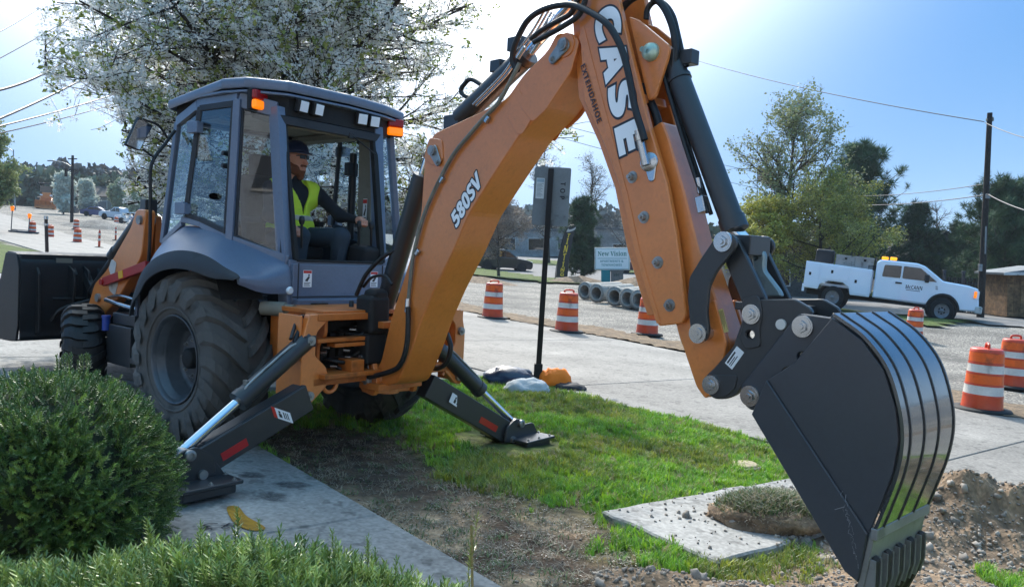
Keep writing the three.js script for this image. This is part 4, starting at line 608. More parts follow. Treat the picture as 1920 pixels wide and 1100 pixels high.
// ---- boom, dipper stick and bucket work in the plane of the boom: x outward, y up, z towards the machine's left
const bd = V3(Math.cos(R(46)), 0, Math.sin(R(46))); bd.addScaledVector(mUp, -bd.dot(mUp)).normalize();
const boomTurn = Math.atan2(-bd.dot(mR), bd.dot(mF));
const inBoom = (m) => { m.position.set(-1.2, 0, 0); m.rotation.y = boomTurn; return m; };
const both = (f) => [f(1), f(-1)];
const zplate = (pts, z0, z1, s = 1, b = 0.005, holes) => plate(pts, Math.min(s * z0, s * z1), Math.max(s * z0, s * z1), b, holes);
{
  const swing = inBoom(part('swing_post', [...both((s) => zplate(rounded([[-0.12, 0.52], [0.06, 0.5], [0.1, 0.62], [0.02, 0.78], [-0.02, 0.9], [0.0, 1.06], [-0.1, 1.08], [-0.16, 0.98], [-0.12, 0.8]], 0.03), 0.165, 0.205, s)), cyl([-0.06, 0.5, 0], [-0.06, 0.62, 0], 0.1), cyl([-0.1, 1.0, 0], [-0.1, 1.1, 0], 0.09), box(0.14, 0.08, 0.4, -0.04, 0.55, 0)], M.orange, hoe));
  part('boom_pin', [cyl([-0.01, 0.615, -0.25], [-0.01, 0.615, 0.25], 0.042), lathe([[0.001, 0.02], [0.03, 0.018], [0.05, 0.005], [0.05, 0]], 20, 'z').translate(-0.01, 0.615, 0.235), bar([-0.01, 0.62, 0.22], [-0.05, 0.78, 0.22], 0.012, 0.07)], M.zinc, swing);
  const outline = [[0.006, 0.554], [-0.100, 0.613], [0.056, 0.755], [0.158, 1.077], [0.393, 1.612], [0.480, 1.895], [0.494, 2.311], [0.575, 2.457], [1.064, 2.562], [1.322, 2.626], [1.472, 2.766], [1.662, 2.877], [1.740, 2.967], [1.835, 2.964], [1.915, 2.905], [1.861, 2.717], [1.674, 2.528], [1.470, 2.391], [1.283, 2.193], [1.014, 1.894], [0.865, 1.638], [0.679, 1.368], [0.542, 1.129], [0.433, 0.884], [0.286, 0.634]];
  const boom = inBoom(part('boom', [plate(rounded(outline, 0.05, 3), -0.15, 0.15, 0.008), ...both((s) => cyl([0, 0.615, s * 0.15], [0, 0.615, s * 0.162], 0.085, 0.08)),
    ...both((s) => zplate(rounded([[1.463, 2.560], [1.496, 2.764], [1.677, 2.870], [1.749, 2.967], [1.848, 2.963], [1.933, 2.897], [1.875, 2.713], [1.693, 2.518], [1.580, 2.451]], 0.03), 0.15, 0.162, s)), ...both((s) => zplate(rounded([[1.334, 2.525], [1.431, 2.680], [1.585, 2.499], [1.490, 2.385], [1.437, 2.396]], 0.02), 0.15, 0.156, s)),
    ...both((s) => cyl([1.83, 2.885, s * 0.15], [1.83, 2.885, s * 0.17], 0.075, 0.07)), ...both((s) => zplate(rounded([[0.490, 2.285], [0.547, 2.433], [0.693, 2.408], [0.715, 2.266], [0.616, 2.226]], 0.03), 0.15, 0.158, s))], M.orange, hoe));
  const tagPlate = (c, d, z) => { const a = [c[0], c[1]], b = [c[0] + d[0], c[1] + d[1]], n = [-d[1], d[0]], k = Math.hypot(...d), u = [n[0] / k, n[1] / k]; return [zplate(rounded([[a[0] + u[0] * 0.05 - d[0] * 0.3, a[1] + u[1] * 0.05 - d[1] * 0.3], [b[0] + u[0] * 0.03 + d[0] * 0.25, b[1] + u[1] * 0.03 + d[1] * 0.25], [b[0] - u[0] * 0.03 + d[0] * 0.25, b[1] - u[1] * 0.03 + d[1] * 0.25], [a[0] - u[0] * 0.05 - d[0] * 0.3, a[1] - u[1] * 0.05 - d[1] * 0.3]], 0.04), z, z + 0.012), cyl([...a, z], [...a, z + 0.03], 0.036), cyl([...a, z + 0.03], [...a, z + 0.034], 0.024), ...hexBolt([...b, z + 0.012], [0, 0, 1], 0.016, 0.012)]; };
  part('pin_retainer', tagPlate([1.83, 2.885], [-0.09, -0.07], 0.17), M.zinc, boom);
  { const a = [[0.609, 2.335], [0.649, 2.280]]; part('pin_retainer', tagPlate(a[0], [a[1][0] - a[0][0], a[1][1] - a[0][1]].map((v) => v * 1.5), 0.159), M.zinc, boom); }
  const t = print(512, 160, (x, w, h) => { x.clearRect(0, 0, w, h); x.font = 'italic bold 150px sans-serif'; x.lineJoin = 'round'; x.lineWidth = 30; x.strokeStyle = '#1c1d20'; x.strokeText('580SV', 18, 134, 470); x.lineWidth = 8; x.strokeStyle = '#eef0f2'; x.strokeText('580SV', 18, 134, 470); x.fillStyle = '#eef0f2'; x.fillText('580SV', 18, 134, 470); });
  { const q = [[0.829, 1.821], [1.113, 2.168]]; const dx = q[1][0] - q[0][0], dy = q[1][1] - q[0][1]; decal('model_lettering', quad([(q[0][0] + q[1][0]) / 2 + 0.012, (q[0][1] + q[1][1]) / 2, 0.1515], [dx, dy, 0], [-dy, dx, 0], Math.hypot(dx, dy) * 1.06, 0.15), decalMat(t, true), boom); }
  // hard line with clamps, hoses round the joint
  part('hydraulic_line', [tube([...[[0.402, 1.233], [0.420, 1.429], [0.440, 1.585], [0.502, 1.779], [0.572, 1.931], [0.697, 2.116], [0.841, 2.293], [1.000, 2.416], [1.137, 2.514], [1.274, 2.604], [1.388, 2.740], [1.454, 2.831]]].map((p) => [...p, 0.172]), 0.0135, 8, 70)], M.greyTrim, boom);
  part('hydraulic_hose', [tube([[-0.06, 0.72, 0.21], [-0.02, 0.64, 0.235], ...[[0.267, 0.726], [0.376, 0.800], [0.432, 0.925], [0.440, 1.081], [0.430, 1.216]]].map((p) => [p[0], p[1], p[2] ?? 0.19]), 0.02, 8, 50)], M.hose, boom);
  part('hose_coupling', [...(() => { const q = [[0.406, 1.175], [0.405, 1.273]]; return [cyl([...q[0], 0.18], [...q[1], 0.175], 0.021, 0.02, 8)]; })(), ...[[0.464, 1.613], [1.148, 2.506], [0.703, 2.127]].map((p) => box(0.05, 0.03, 0.03, p[0] + 0.02, p[1], 0.165, 0, 0, 0.8))], M.steel, boom);
  part('hydraulic_hose', [tube([...[[1.385, 2.797], [1.347, 2.859], [1.361, 2.935], [1.418, 3.010], [1.507, 3.088], [1.642, 3.123], [1.818, 3.117], [1.967, 3.071]]].map((p, i) => [...p, 0.12 + i * 0.012]).concat([[2.174, 2.952], [2.256, 2.865], [2.319, 2.755], [2.373, 2.604], [2.413, 2.458], [2.468, 2.325], [2.486, 2.276]].map((p, i) => [...p, 0.235 - i * 0.004])), 0.0195, 8, 90)], M.hose, boom);
  part('hydraulic_hose', [tube([...[[1.540, 2.965], [1.628, 3.003], [1.759, 3.036], [1.864, 3.065], [1.912, 3.149], [1.920, 3.271]]].map((p) => [...p, 0.17]), 0.017, 8, 40), tube([...[[1.588, 2.934], [1.699, 2.959], [1.839, 2.994], [1.949, 3.037], [1.995, 3.133], [1.994, 3.256]]].map((p) => [...p, 0.19]), 0.017, 8, 40), tube([...[[1.132, 2.776], [0.945, 2.773], [0.772, 2.848], [0.693, 2.820], [0.661, 2.778], [0.723, 2.734], [0.868, 2.697]]].map((p) => [...p, -0.02]), 0.017, 8, 50)], M.hose, boom);
  part('line_bundle', [-0.05, -0.01, 0.03, 0.07].map((z, i) => tube([...[[0.929, 2.620], [1.209, 2.786], [1.326, 2.903], [1.462, 3.019], [1.570, 3.141]]].map((p) => [p[0] + i * 0.012, p[1] + 0.01, z + 0.05]), 0.009, 7, 30)), M.steel, boom);
  [[1.508, 2.946], [1.543, 2.918], [1.450, 2.899]].forEach((p, i) => part('hose_fitting', cyl([p[0] - 0.03, p[1] - 0.03, 0.1 + i * 0.03], [p[0] + 0.03, p[1] + 0.03, 0.1 + i * 0.03], 0.017, 0.017, 8), M.steel, boom));
  const pts2 = [[-0.140, 1.168], [0.361, 2.360]], bc = inBoom(part('boom_cylinder', [cyl([...pts2[0], 0], [mix(pts2[0][0], pts2[1][0], 0.86), mix(pts2[0][1], pts2[1][1], 0.86), 0], 0.075, 0.075, 28), cyl([...pts2[0], 0], [pts2[0][0] - 0.04, pts2[0][1] - 0.14, 0], 0.07, 0.055)], M.black, hoe));
  part('cylinder_rod', cyl([mix(pts2[0][0], pts2[1][0], 0.85), mix(pts2[0][1], pts2[1][1], 0.85), 0], [...pts2[1], 0], 0.035), M.chrome, bc);
  const d0 = [[0.723, 2.576], [1.326, 2.903]], dc = inBoom(part('dipper_cylinder', [cyl([...d0[0], 0.02], [...d0[1], 0.02], 0.072, 0.072, 28), cyl([...d0[1], 0.02], [d0[1][0] + 0.04, d0[1][1] + 0.03, 0.02], 0.08, 0.08), box(0.12, 0.09, 0.1, d0[1][0] - 0.05, d0[1][1] + 0.1, 0.02), box(0.1, 0.08, 0.1, d0[1][0] - 0.22, d0[1][1] - 0.02, 0.02), box(0.16, 0.16, 0.12, d0[0][0] - 0.04, d0[0][1] - 0.06, 0.02)], M.black, hoe));
  part('cylinder_rod', cyl([d0[1][0], d0[1][1], 0.02], [2.06, 3.42, 0.02], 0.034), M.chrome, dc);
  part('hydraulic_hose', [tube([[-0.3, 1.25, 0.16], [-0.2, 1.42, 0.14], [-0.05, 1.56, 0.1], [0.06, 1.62, 0.06]], 0.017), tube([[-0.3, 1.2, 0.2], [-0.24, 1.0, 0.24], [-0.12, 0.86, 0.24], [-0.1, 0.76, 0.22]], 0.02), tube([...[[0.414, 1.008], [0.465, 0.911], [0.430, 0.793], [0.330, 0.730], [0.218, 0.723]]].map((p) => [...p, -0.2]), 0.02), tube([[-0.26, 1.32, 0.12], [-0.12, 1.4, 0.14], [0.02, 1.42, 0.12], [0.12, 1.36, 0.12]], 0.012)], M.hose, bc);
}
// dipper stick with its sliding inner section
{
  const P = [[1.866, 3.362], [1.919, 2.969], [1.986, 2.544], [2.161, 2.274], [2.294, 2.021], [2.415, 1.674], [2.587, 1.308], [2.606, 1.290], [2.745, 1.318], [2.771, 1.365], [2.679, 1.781], [2.599, 2.050], [2.463, 2.367], [2.293, 2.820], [2.203, 3.081], [2.150, 3.298]], mid = P.map((p) => p);
  const dir = V3(P[8][0] - P[15][0], P[8][1] - P[15][1], 0).normalize(), nrm = V3(-dir.y, dir.x, 0); // down the stick; towards its outer face
  const stick = inBoom(part('dipper_stick', [...both((s) => zplate(rounded(P, 0.012, 2), 0.112, 0.15, s, 0.006)), plate([[1.780, 3.423], [1.831, 3.018], [1.909, 2.578], [2.085, 2.299], [2.221, 2.036], [2.338, 1.677], [2.495, 1.338], [2.607, 1.348], [2.520, 1.786], [2.443, 2.070], [2.298, 2.403], [2.118, 2.879], [2.024, 3.153], [1.975, 3.380]], -0.112, 0.112, 0.004), ...both((s) => zplate([[1.922, 2.919], [2.039, 2.658], [2.298, 2.021], [2.422, 1.674], [2.591, 1.303], [2.618, 1.306], [2.458, 1.675], [2.339, 2.020], [2.083, 2.653], [1.959, 2.975]], 0.15, 0.155, s, 0.002)),
    ...both((s) => zplate(rounded([...[[2.238, 2.999], [2.307, 2.969], [2.532, 2.789], [2.523, 2.728], [2.454, 2.525], [2.409, 2.507]]], 0.02), 0.075, 0.10, s)), box(0.06, 0.05, 0.2, 2.36, 2.52, 0, 0, 0, 0.3)], M.orange, hoe));
  const I0 = [[2.498, 2.398], [2.546, 2.302], [2.674, 1.992], [2.768, 1.731], [2.877, 1.503], [2.992, 1.245], [2.976, 1.077], [2.892, 0.939], [2.840, 0.996], [2.810, 1.054], [2.699, 1.212], [2.641, 1.351], [2.478, 1.782], [2.389, 2.110], [2.348, 2.321]];
  const inner = inBoom(part('inner_stick', [plate(rounded(I0, 0.02, 3), -0.082, 0.082, 0.008), ...both((s) => zplate(rounded([[2.686, 1.297], [2.909, 1.458], [2.992, 1.245], [2.976, 1.077], [2.892, 0.939], [2.833, 0.995]], 0.02), 0.082, 0.112, s))], M.orange, hoe));
  { const a = [[2.961, 1.402], [2.990, 1.324]]; const t = print(128, 48, (x, w, h) => { x.fillStyle = '#b9a86a'; x.fillRect(0, 0, w, h); x.fillStyle = '#4a4630'; for (let i = 0; i < 6; i++) x.fillRect(8, 6 + i * 7, 108 - (i * 31) % 40, 3); }); const n = V3(a[1][0] - a[0][0], a[1][1] - a[0][1], 0).normalize(); decal('data_plate', quad([a[0][0] + 0.008, a[0][1] - 0.05, 0.1135], [n.x, n.y, 0], [-n.y, n.x, 0], 0.12, 0.028), decalMat(t), inner); }
  for (const p of [[2.371, 2.089], [2.466, 1.869], [2.575, 1.628], [2.666, 1.406]]) part('wear_pad_bolt', [...hexBolt([p[0], p[1], 0.15], [0, 0, 1], 0.021, 0.03), cyl([p[0], p[1], 0.15], [p[0], p[1], 0.153], 0.034)], M.zinc, stick);
  for (const p of [[2.554, 1.900]]) part('wear_pad_bolt', hexBolt([p[0], p[1], 0.1], [nrm.x, nrm.y, 0], 0.02, 0.03), M.zinc, stick);
  const t = print(1024, 256, (x, w, h) => { x.clearRect(0, 0, w, h); x.font = 'bold 270px sans-serif'; x.lineJoin = 'miter'; x.miterLimit = 3; const L = ['C', 'A', 'S', 'E'], W = [0, 258, 520, 772]; x.textBaseline = 'alphabetic'; x.strokeStyle = '#22262d'; x.fillStyle = '#eef1f4'; L.forEach((c, i) => { x.save(); x.translate(W[i] + 22, 226); x.scale(212 / x.measureText(c).width, 1.0); x.lineWidth = 46; x.strokeText(c, 0, 0); x.restore(); }); L.forEach((c, i) => { x.save(); x.translate(W[i] + 22, 226); x.scale(212 / x.measureText(c).width, 1.0); x.lineWidth = 24; x.strokeStyle = '#eef1f4'; x.strokeText(c, 0, 0); x.fillText(c, 0, 0); x.restore(); }); });
  { const q = [[2.100, 3.077], [2.366, 2.212]]; const dx = q[1][0] - q[0][0], dy = q[1][1] - q[0][1]; decal('maker_lettering', quad([(q[0][0] + q[1][0]) / 2, (q[0][1] + q[1][1]) / 2, 0.1515], [dx, dy, 0], [-dy, dx, 0], Math.hypot(dx, dy), 0.212), decalMat(t, true), stick); }
  const t2 = print(768, 96, (x, w, h) => { x.clearRect(0, 0, w, h); x.font = 'bold 92px sans-serif'; x.fillStyle = '#3a2c2b'; x.fillText('EXTENDAHOE', 8, 82, 750); });
  { const q = [[1.962, 2.765], [2.163, 2.307]]; const dx = q[1][0] - q[0][0], dy = q[1][1] - q[0][1]; decal('option_lettering', quad([(q[0][0] + q[1][0]) / 2, (q[0][1] + q[1][1]) / 2, 0.1555], [dx, dy, 0], [-dy, dx, 0], Math.hypot(dx, dy), 0.052), decalMat(t2, true), stick); }
  // hose end block on the stick
  const hb = [[2.451, 2.285], [2.482, 2.146], [2.503, 2.111]];
  part('hose_coupling', [cyl([hb[0][0] - 0.02, hb[0][1] + 0.05, 0.2], [...hb[1], 0.18], 0.022, 0.024, 12), cyl([hb[0][0] - 0.012, hb[0][1] + 0.02, 0.196], [hb[0][0] - 0.006, hb[0][1] - 0.005, 0.192], 0.032, 0.032, 6), lathe([[0.001, 0.02], [0.05, 0.018], [0.055, 0]], 18, 'z').translate(hb[1][0], hb[1][1] + 0.02, 0.152), zplate(rounded([[hb[1][0] - 0.03, hb[1][1]], [hb[1][0] + 0.05, hb[1][1] + 0.02], [hb[2][0] + 0.02, hb[2][1] - 0.05], [hb[2][0] - 0.015, hb[2][1] - 0.05]], 0.015), 0.15, 0.16)], M.steel, stick);
  part('hydraulic_hose', [tube([...[[2.328, 2.612], [2.398, 2.502], [2.444, 2.410], [2.460, 2.336]]].map((p) => [...p, 0.05]), 0.024), tube([...[[2.460, 2.336], [2.479, 2.262], [2.475, 2.224], [2.454, 2.214]]].map((p) => [...p, 0.05]), 0.012)], M.hose, stick);
  part('hydraulic_hose', [tube([...[[2.129, 3.011], [2.163, 3.072], [2.236, 3.113], [2.329, 3.107], [2.424, 3.042], [2.495, 2.919], [2.525, 2.800], [2.524, 2.714]]].map((p, i) => [...p, 0.06 - i * 0.004]), 0.021, 8, 60), tube([...[[2.289, 2.996], [2.296, 3.054], [2.342, 3.084], [2.408, 3.056], [2.470, 2.981], [2.514, 2.859], [2.549, 2.753], [2.577, 2.692]]].map((p) => [...p, 0.0]), 0.017, 8, 60)], M.hose, stick);
  const ep = [[2.415, 2.772]][0]; part('cylinder_pin', [cyl([...ep, -0.14], [...ep, 0.13], 0.036), lathe([[0.012, 0.035], [0.045, 0.03], [0.05, 0.01], [0.052, 0]], 20, 'z').translate(ep[0], ep[1], 0.1), cyl([ep[0] - 0.05, ep[1] + 0.02, 0.1], [ep[0] - 0.05, ep[1] + 0.02, 0.125], 0.016, 0.016, 6)], std(0xa9bfae, 0.35, { metalness: 0.6 }), stick);
  // bucket cylinder
  const c0 = [[2.488, 2.724], [2.939, 1.812], [2.998, 1.759]], cylr = inBoom(part('bucket_cylinder', [cyl([...c0[0], 0], [...c0[1], 0], 0.062, 0.062, 32), cyl([mix(c0[0][0], c0[1][0], 0.09), mix(c0[0][1], c0[1][1], 0.09), 0], [mix(c0[0][0], c0[1][0], 0.115), mix(c0[0][1], c0[1][1], 0.115), 0], 0.069, 0.069, 32), cyl([mix(c0[0][0], c0[1][0], 0.93), mix(c0[0][1], c0[1][1], 0.93), 0], [c0[1][0], c0[1][1], 0], 0.07, 0.07, 32), cyl([ep[0], ep[1], -0.06], [ep[0], ep[1], 0.06], 0.065), box(0.1, 0.13, 0.12, c0[0][0] - 0.005, c0[0][1] - 0.0, 0), box(0.08, 0.08, 0.08, c0[0][0] + 0.09, c0[0][1] + 0.02, -0.02)], M.black, hoe));
  part('cylinder_rod', cyl([...c0[1], 0], [...c0[2], 0], 0.034), M.chrome, cylr);
  part('cylinder_line', [tube([...[[2.492, 2.675], [2.547, 2.538], [2.648, 2.300], [2.766, 2.040], [2.833, 1.900]]].map((p) => [p[0] - 0.03, p[1], 0.055]), 0.012, 8, 40), tube([...[[2.509, 2.672], [2.564, 2.536], [2.665, 2.299], [2.782, 2.040], [2.846, 1.894]]].map((p) => [p[0] - 0.045, p[1], 0.02]), 0.012, 8, 40)], M.hose, cylr);
  part('line_fitting', [...[[2.766, 1.942]]].flatMap((p) => [box(0.05, 0.09, 0.06, p[0], p[1], 0.05, 0, 0, 0.3), cyl([p[0] - 0.02, p[1] + 0.06, 0.05], [p[0] - 0.04, p[1] + 0.14, 0.05], 0.016)]), M.steel, cylr);
}
// links, quick coupler, bucket
{
  const lk = (s) => zplate(rounded([[2.930, 1.747], [2.955, 1.785], [3.005, 1.799], [3.053, 1.773], [3.065, 1.735], [3.042, 1.693], [2.962, 1.598], [2.926, 1.516], [2.922, 1.392], [2.940, 1.306], [2.932, 1.251], [2.884, 1.232], [2.838, 1.252], [2.832, 1.295], [2.805, 1.456], [2.807, 1.560], [2.866, 1.655]], 0.02, 3), 0.175, 0.2, s);
  const link = inBoom(part('guide_link', both(lk), M.black, hoe));
  const pp = [[2.994, 1.746], [2.883, 1.281]]; pp.forEach((p, i) => part('link_pin', [cyl([...p, -0.2], [...p, 0.2], 0.035), cyl([...p, 0.2], [...p, 0.212], 0.052, 0.05), ...(i ? [cyl([...p, 0.212], [...p, 0.22], 0.03, 0.03), cyl([...p, 0.22], [...p, 0.224], 0.012)] : hexBolt([...p, 0.21], [0, 0, 1], 0.03, 0.016))], M.steel, link));
  const li2 = inBoom(part('bucket_link', both((s) => zplate(rounded([[2.965, 1.762], [3.030, 1.769], [3.205, 1.480], [3.192, 1.428], [3.108, 1.410], [3.083, 1.440], [2.967, 1.650]], 0.02, 3), 0.105, 0.135, s)).concat([box(0.12, 0.1, 0.2, pp[0][0] + 0.03, pp[0][1] - 0.01, 0)]), M.black, hoe));
  part('cast_lever', plate(rounded([[3.013, 1.710], [3.065, 1.733], [3.097, 1.697], [3.096, 1.619], [3.190, 1.518], [3.203, 1.490], [3.083, 1.482], [3.045, 1.603]], 0.02, 3), -0.06, -0.02, 0.008, [(() => { const c = [[3.051, 1.676]][0]; return hole(c[0], c[1], 0.022); })()]), std(0x8fa4ad, 0.4, { metalness: 0.4, map: T.grime }), li2);
  const C = [[3.118, 1.427], [3.145, 1.460], [3.183, 1.476], [3.360, 1.492], [3.440, 1.454], [3.452, 1.430], [3.367, 1.393], [3.114, 1.034], [3.096, 1.000], [3.040, 0.969], [2.974, 0.958], [2.926, 0.980], [2.910, 1.035], [2.934, 1.082], [3.057, 1.232]], hC = [[3.150, 1.303]][0];
  const cp = inBoom(part('quick_coupler', [...both((s) => zplate(rounded(C, 0.02, 3), 0.13, 0.16, s, 0.005, [hole(hC[0], hC[1], 0.026)])), ...both((s) => zplate(rounded([[3.092, 1.472], [3.184, 1.499], [3.210, 1.404], [3.194, 1.325], [3.216, 1.251], [3.127, 1.227], [3.093, 1.289], [3.111, 1.369]], 0.03, 3), 0.16, 0.168, s, 0.004, [hole(hC[0], hC[1], 0.03)])), ...both((s) => zplate(rounded([[2.947, 1.079], [3.098, 1.098], [3.088, 1.030], [3.039, 0.980], [2.961, 0.964], [2.924, 1.005]], 0.02, 3), 0.16, 0.166, s)), (() => { const a = [[3.085, 1.455], [3.309, 1.472]][0]; return box(0.3, 0.04, 0.26, a[0] + 0.1, a[1] - 0.02, 0); })(), (() => { const a = [[2.991, 1.079]][0]; return box(0.16, 0.12, 0.24, a[0], a[1], 0, 0, 0, 0.8); })()], M.black, hoe));
  const cpins = [[3.154, 1.402], [2.957, 1.029]]; cpins.forEach((p) => part('coupler_pin', [cyl([...p, -0.19], [...p, 0.17], 0.036), cyl([...p, 0.166], [...p, 0.18], 0.05, 0.048), ...hexBolt([...p, 0.18], [0, 0, 1], 0.028, 0.016)], M.steel, cp));
  const sp = [[3.306, 1.367]][0]; part('coupler_pin', [cyl([...sp, 0.15], [...sp, 0.172], 0.026, 0.025)], M.white, cp);
  { const q = [[3.043, 1.135], [3.101, 1.224]]; const dx = q[1][0] - q[0][0], dy = q[1][1] - q[0][1], t = print(128, 64, (x, w, h) => { x.fillStyle = '#d8dcdf'; x.fillRect(0, 0, w, h); x.fillStyle = '#33363a'; x.fillRect(10, 8, 84, 12); x.fillRect(10, 28, 60, 6); x.fillRect(10, 40, 74, 6); }); decal('serial_plate', quad([(q[0][0] + q[1][0]) / 2, (q[0][1] + q[1][1]) / 2, 0.1625], [dx, dy, 0], [-dy, dx, 0], 0.11, 0.05), decalMat(t), cp); }

  const wb = 0.30, prof = [[3.605, 1.427], [3.643, 1.406], [3.740, 1.345], [3.835, 1.235], [3.892, 1.088], [3.914, 0.958], [3.902, 0.822], [3.864, 0.677], [3.827, 0.553]];
  const sideP = [...prof, ...[[3.805, 0.392], [3.800, 0.336], [3.740, 0.364], [3.265, 0.949], [3.328, 1.118], [3.450, 1.213]]];
  const rows = (zs, off) => zs.map((z) => smoothLine(prof, 44).map((p, i, a) => { const q = a[Math.min(i + 1, 44)], o = a[Math.max(i - 1, 0)], L = Math.hypot(q[0] - o[0], q[1] - o[1]); return [p[0] - (q[1] - o[1]) / L * off, p[1] + (q[0] - o[0]) / L * off, z]; }));
  const bk = inBoom(part('digging_bucket', [...both((s) => zplate(sideP, wb - 0.016, wb, s, 0.003))], M.bucket, hoe));
  part('side_cutter', both((s) => zplate([[3.265, 0.949], [3.328, 1.118], [3.823, 0.547], [3.805, 0.390], [3.798, 0.335], [3.740, 0.364]], wb, wb + 0.014, s, 0.004)), M.bucket, bk);
  const lift = 0.004; part('bucket_shell', thick(rows([-wb - 0.004, -0.15, 0, 0.15, wb + 0.004], 0.01), 0.014), M.shell, bk);
  for (const [z, w] of [[-0.292, 0.016], [-0.10, 0.011], [0.075, 0.011], [0.235, 0.011]]) part('wear_strip', thick(rows([z - w / 2, z + w / 2], 0.017), 0.012), M.black, bk);
  const e = [[3.827, 0.553], [3.800, 0.336]], ld = V3(e[1][0] - e[0][0], e[1][1] - e[0][1], 0).normalize(), lo = V3(-ld.y, ld.x, 0), at = (a, b) => [e[0][0] + ld.x * a + lo.x * b, e[0][1] + ld.y * a + lo.y * b]; // along the lip, outward from it
  part('lip_bar', [bar([...at(0.0, 0.02), -wb - 0.008], [...at(0.0, 0.02), wb + 0.008], 0.03, 0.05)], M.lipSteel ??= std(0x8b9094, 0.45, { metalness: 0.35, map: T.grime }), bk);
  part('cutting_edge', zplate([at(0.0, 0.0), at(0.0, 0.022), at(0.27, 0.022), at(0.29, 0.008), at(0.27, -0.006)], -wb, wb, 1, 0.003), M.lipSteel, bk);
  for (let i = 0; i < 5; i++) { const z = mix(-wb + 0.04, wb - 0.04, i / 4), tooth = part('bucket_tooth', [zplate(rounded([at(0.10, 0.022), at(0.115, 0.045), at(0.22, 0.06), at(0.29, 0.052), at(0.46, 0.008), at(0.46, 0.0), at(0.30, -0.02), at(0.24, -0.02), at(0.24, 0.022)], 0.012), z - 0.029, z + 0.029, 1, 0.01)], M.worn, bk); part('tooth_edge', [zplate([at(0.11, 0.046), at(0.22, 0.063), at(0.3, 0.056), at(0.3, 0.02), at(0.11, 0.022)], z - 0.034, z - 0.028, 1, 0.002), zplate([at(0.11, 0.046), at(0.22, 0.063), at(0.3, 0.056), at(0.3, 0.02), at(0.11, 0.022)], z + 0.028, z + 0.034, 1, 0.002)], M.lipSteel, bk); }
  part('bucket_ear', both((s) => zplate(rounded([[3.136, 1.051], [3.163, 0.962], [3.204, 0.943], [3.262, 0.974], [3.351, 1.169], [3.501, 1.214], [3.615, 1.323], [3.570, 1.422], [3.410, 1.430], [3.382, 1.400]], 0.015, 3), 0.172, 0.2, s, 0.005, [(() => { const c = [[3.435, 1.232]][0]; return hole(c[0], c[1], 0.022); })()])).concat([box(0.1, 0.03, 0.5, prof[0][0] + 0.02, prof[0][1] - 0.012, 0, 0, 0, -0.4)]), M.bucket, bk);
  const bp = [[3.432, 1.371], [3.193, 1.014]]; bp.forEach((p) => part('bucket_pin', [cyl([...p, -0.22], [...p, 0.2], 0.036), cyl([...p, 0.2], [...p, 0.213], 0.052, 0.05), ...hexBolt([...p, 0.213], [0, 0, 1], 0.03, 0.016)], M.steel, bk));
  // scuffs and chalk lines scratched into the paint
  const t = print(256, 512, (x, w, h) => { x.clearRect(0, 0, w, h); const r = rng(4); x.strokeStyle = '#83888d'; for (let k = 0; k < 22; k++) { x.lineWidth = 0.6 + 1.5 * r(); x.beginPath(); let a = 30 + k * 11 + 20 * r(), b = 20 + k * 27; x.moveTo(a, b); for (let i = 0; i < 5; i++) { a += (r() - 0.35) * 22; b += (r() - 0.2) * 26; x.lineTo(a, b); } x.stroke(); } x.lineWidth = 4; x.beginPath(); x.moveTo(70, 120); x.lineTo(10, 170); x.moveTo(60, 30); x.lineTo(66, 80); x.stroke(); });
  { const q = [[3.671, 0.654], [3.816, 0.432]]; const dx = q[0][0] - q[1][0], dy = q[0][1] - q[1][1]; decal('scratches', quad([(q[0][0] + q[1][0]) / 2 + 0.004, (q[0][1] + q[1][1]) / 2 + 0.01, wb + 0.0155], [1, -0.15, 0], [0.15, 1, 0], 0.16, 0.3), decalMat(t, true, 0.8), bk); }
}
// ---------------------------------------------------------------- road works, vehicles, signs, buildings
function site(u, v) { // where the line of sight through a place in the photograph meets the land
  const c = Math.cos(camera.rotation.x), s = Math.sin(camera.rotation.x), x = (u - 960) / 1500, y0 = -(v - 550) / 1500, dir = V3(x, y0 * c + s, y0 * s - c);
  let t = 2, p = V3(); for (; t < 500; t += 0.05 + t * 0.002) { p.copy(camera.position).addScaledVector(dir, t); if (p.y < H(p.x, p.z)) break; } return [p.x, -p.z];
}
M.drum = phys(0xe2480f, 0.4, { map: T.grime, clearcoat: 0.3 }); M.band = std(0xff6a0c, 0.45, { map: T.grime }); M.sheet = std(0xe8e6e2, 0.4, { map: T.grime });
function makeDrum() {
  const t = new THREE.Group(), y = (a) => a;
  part('shell', [lathe([[0.001, 0.0], [0.285, 0.0], [0.285, 0.02], [0.272, 0.10], [0.262, 0.235], [0.272, 0.24], [0.258, 0.255], [0.25, 0.39], [0.262, 0.40], [0.246, 0.415], [0.24, 0.55], [0.25, 0.56], [0.236, 0.575], [0.23, 0.70], [0.24, 0.71], [0.226, 0.725], [0.222, 0.87], [0.216, 0.915], [0.19, 0.93], [0.001, 0.935]], 28)], M.drum, t);
  for (const [n, a, b, r0, r1, m] of [['white_band', 0.26, 0.388, 0.2605, 0.2525, M.sheet], ['orange_band', 0.42, 0.545, 0.2485, 0.2425, M.band], ['white_band', 0.58, 0.695, 0.2385, 0.2325, M.sheet], ['orange_band', 0.735, 0.865, 0.2285, 0.2245, M.band]]) part(n, lathe([[r0, a], [r1, b]], 28), m, t);
  part('handle', [tube([[-0.11, 0.93, 0], [-0.1, 0.985, 0], [0, 1.0, 0], [0.1, 0.985, 0], [0.11, 0.93, 0]], 0.02)], M.drum, t);
  part('base_ring', lathe([[0.2, 0.0], [0.40, 0.0], [0.40, 0.03], [0.38, 0.055], [0.29, 0.06]], 28), M.matt, t); return t;
}
const drum0 = makeDrum(); let drums = 0;
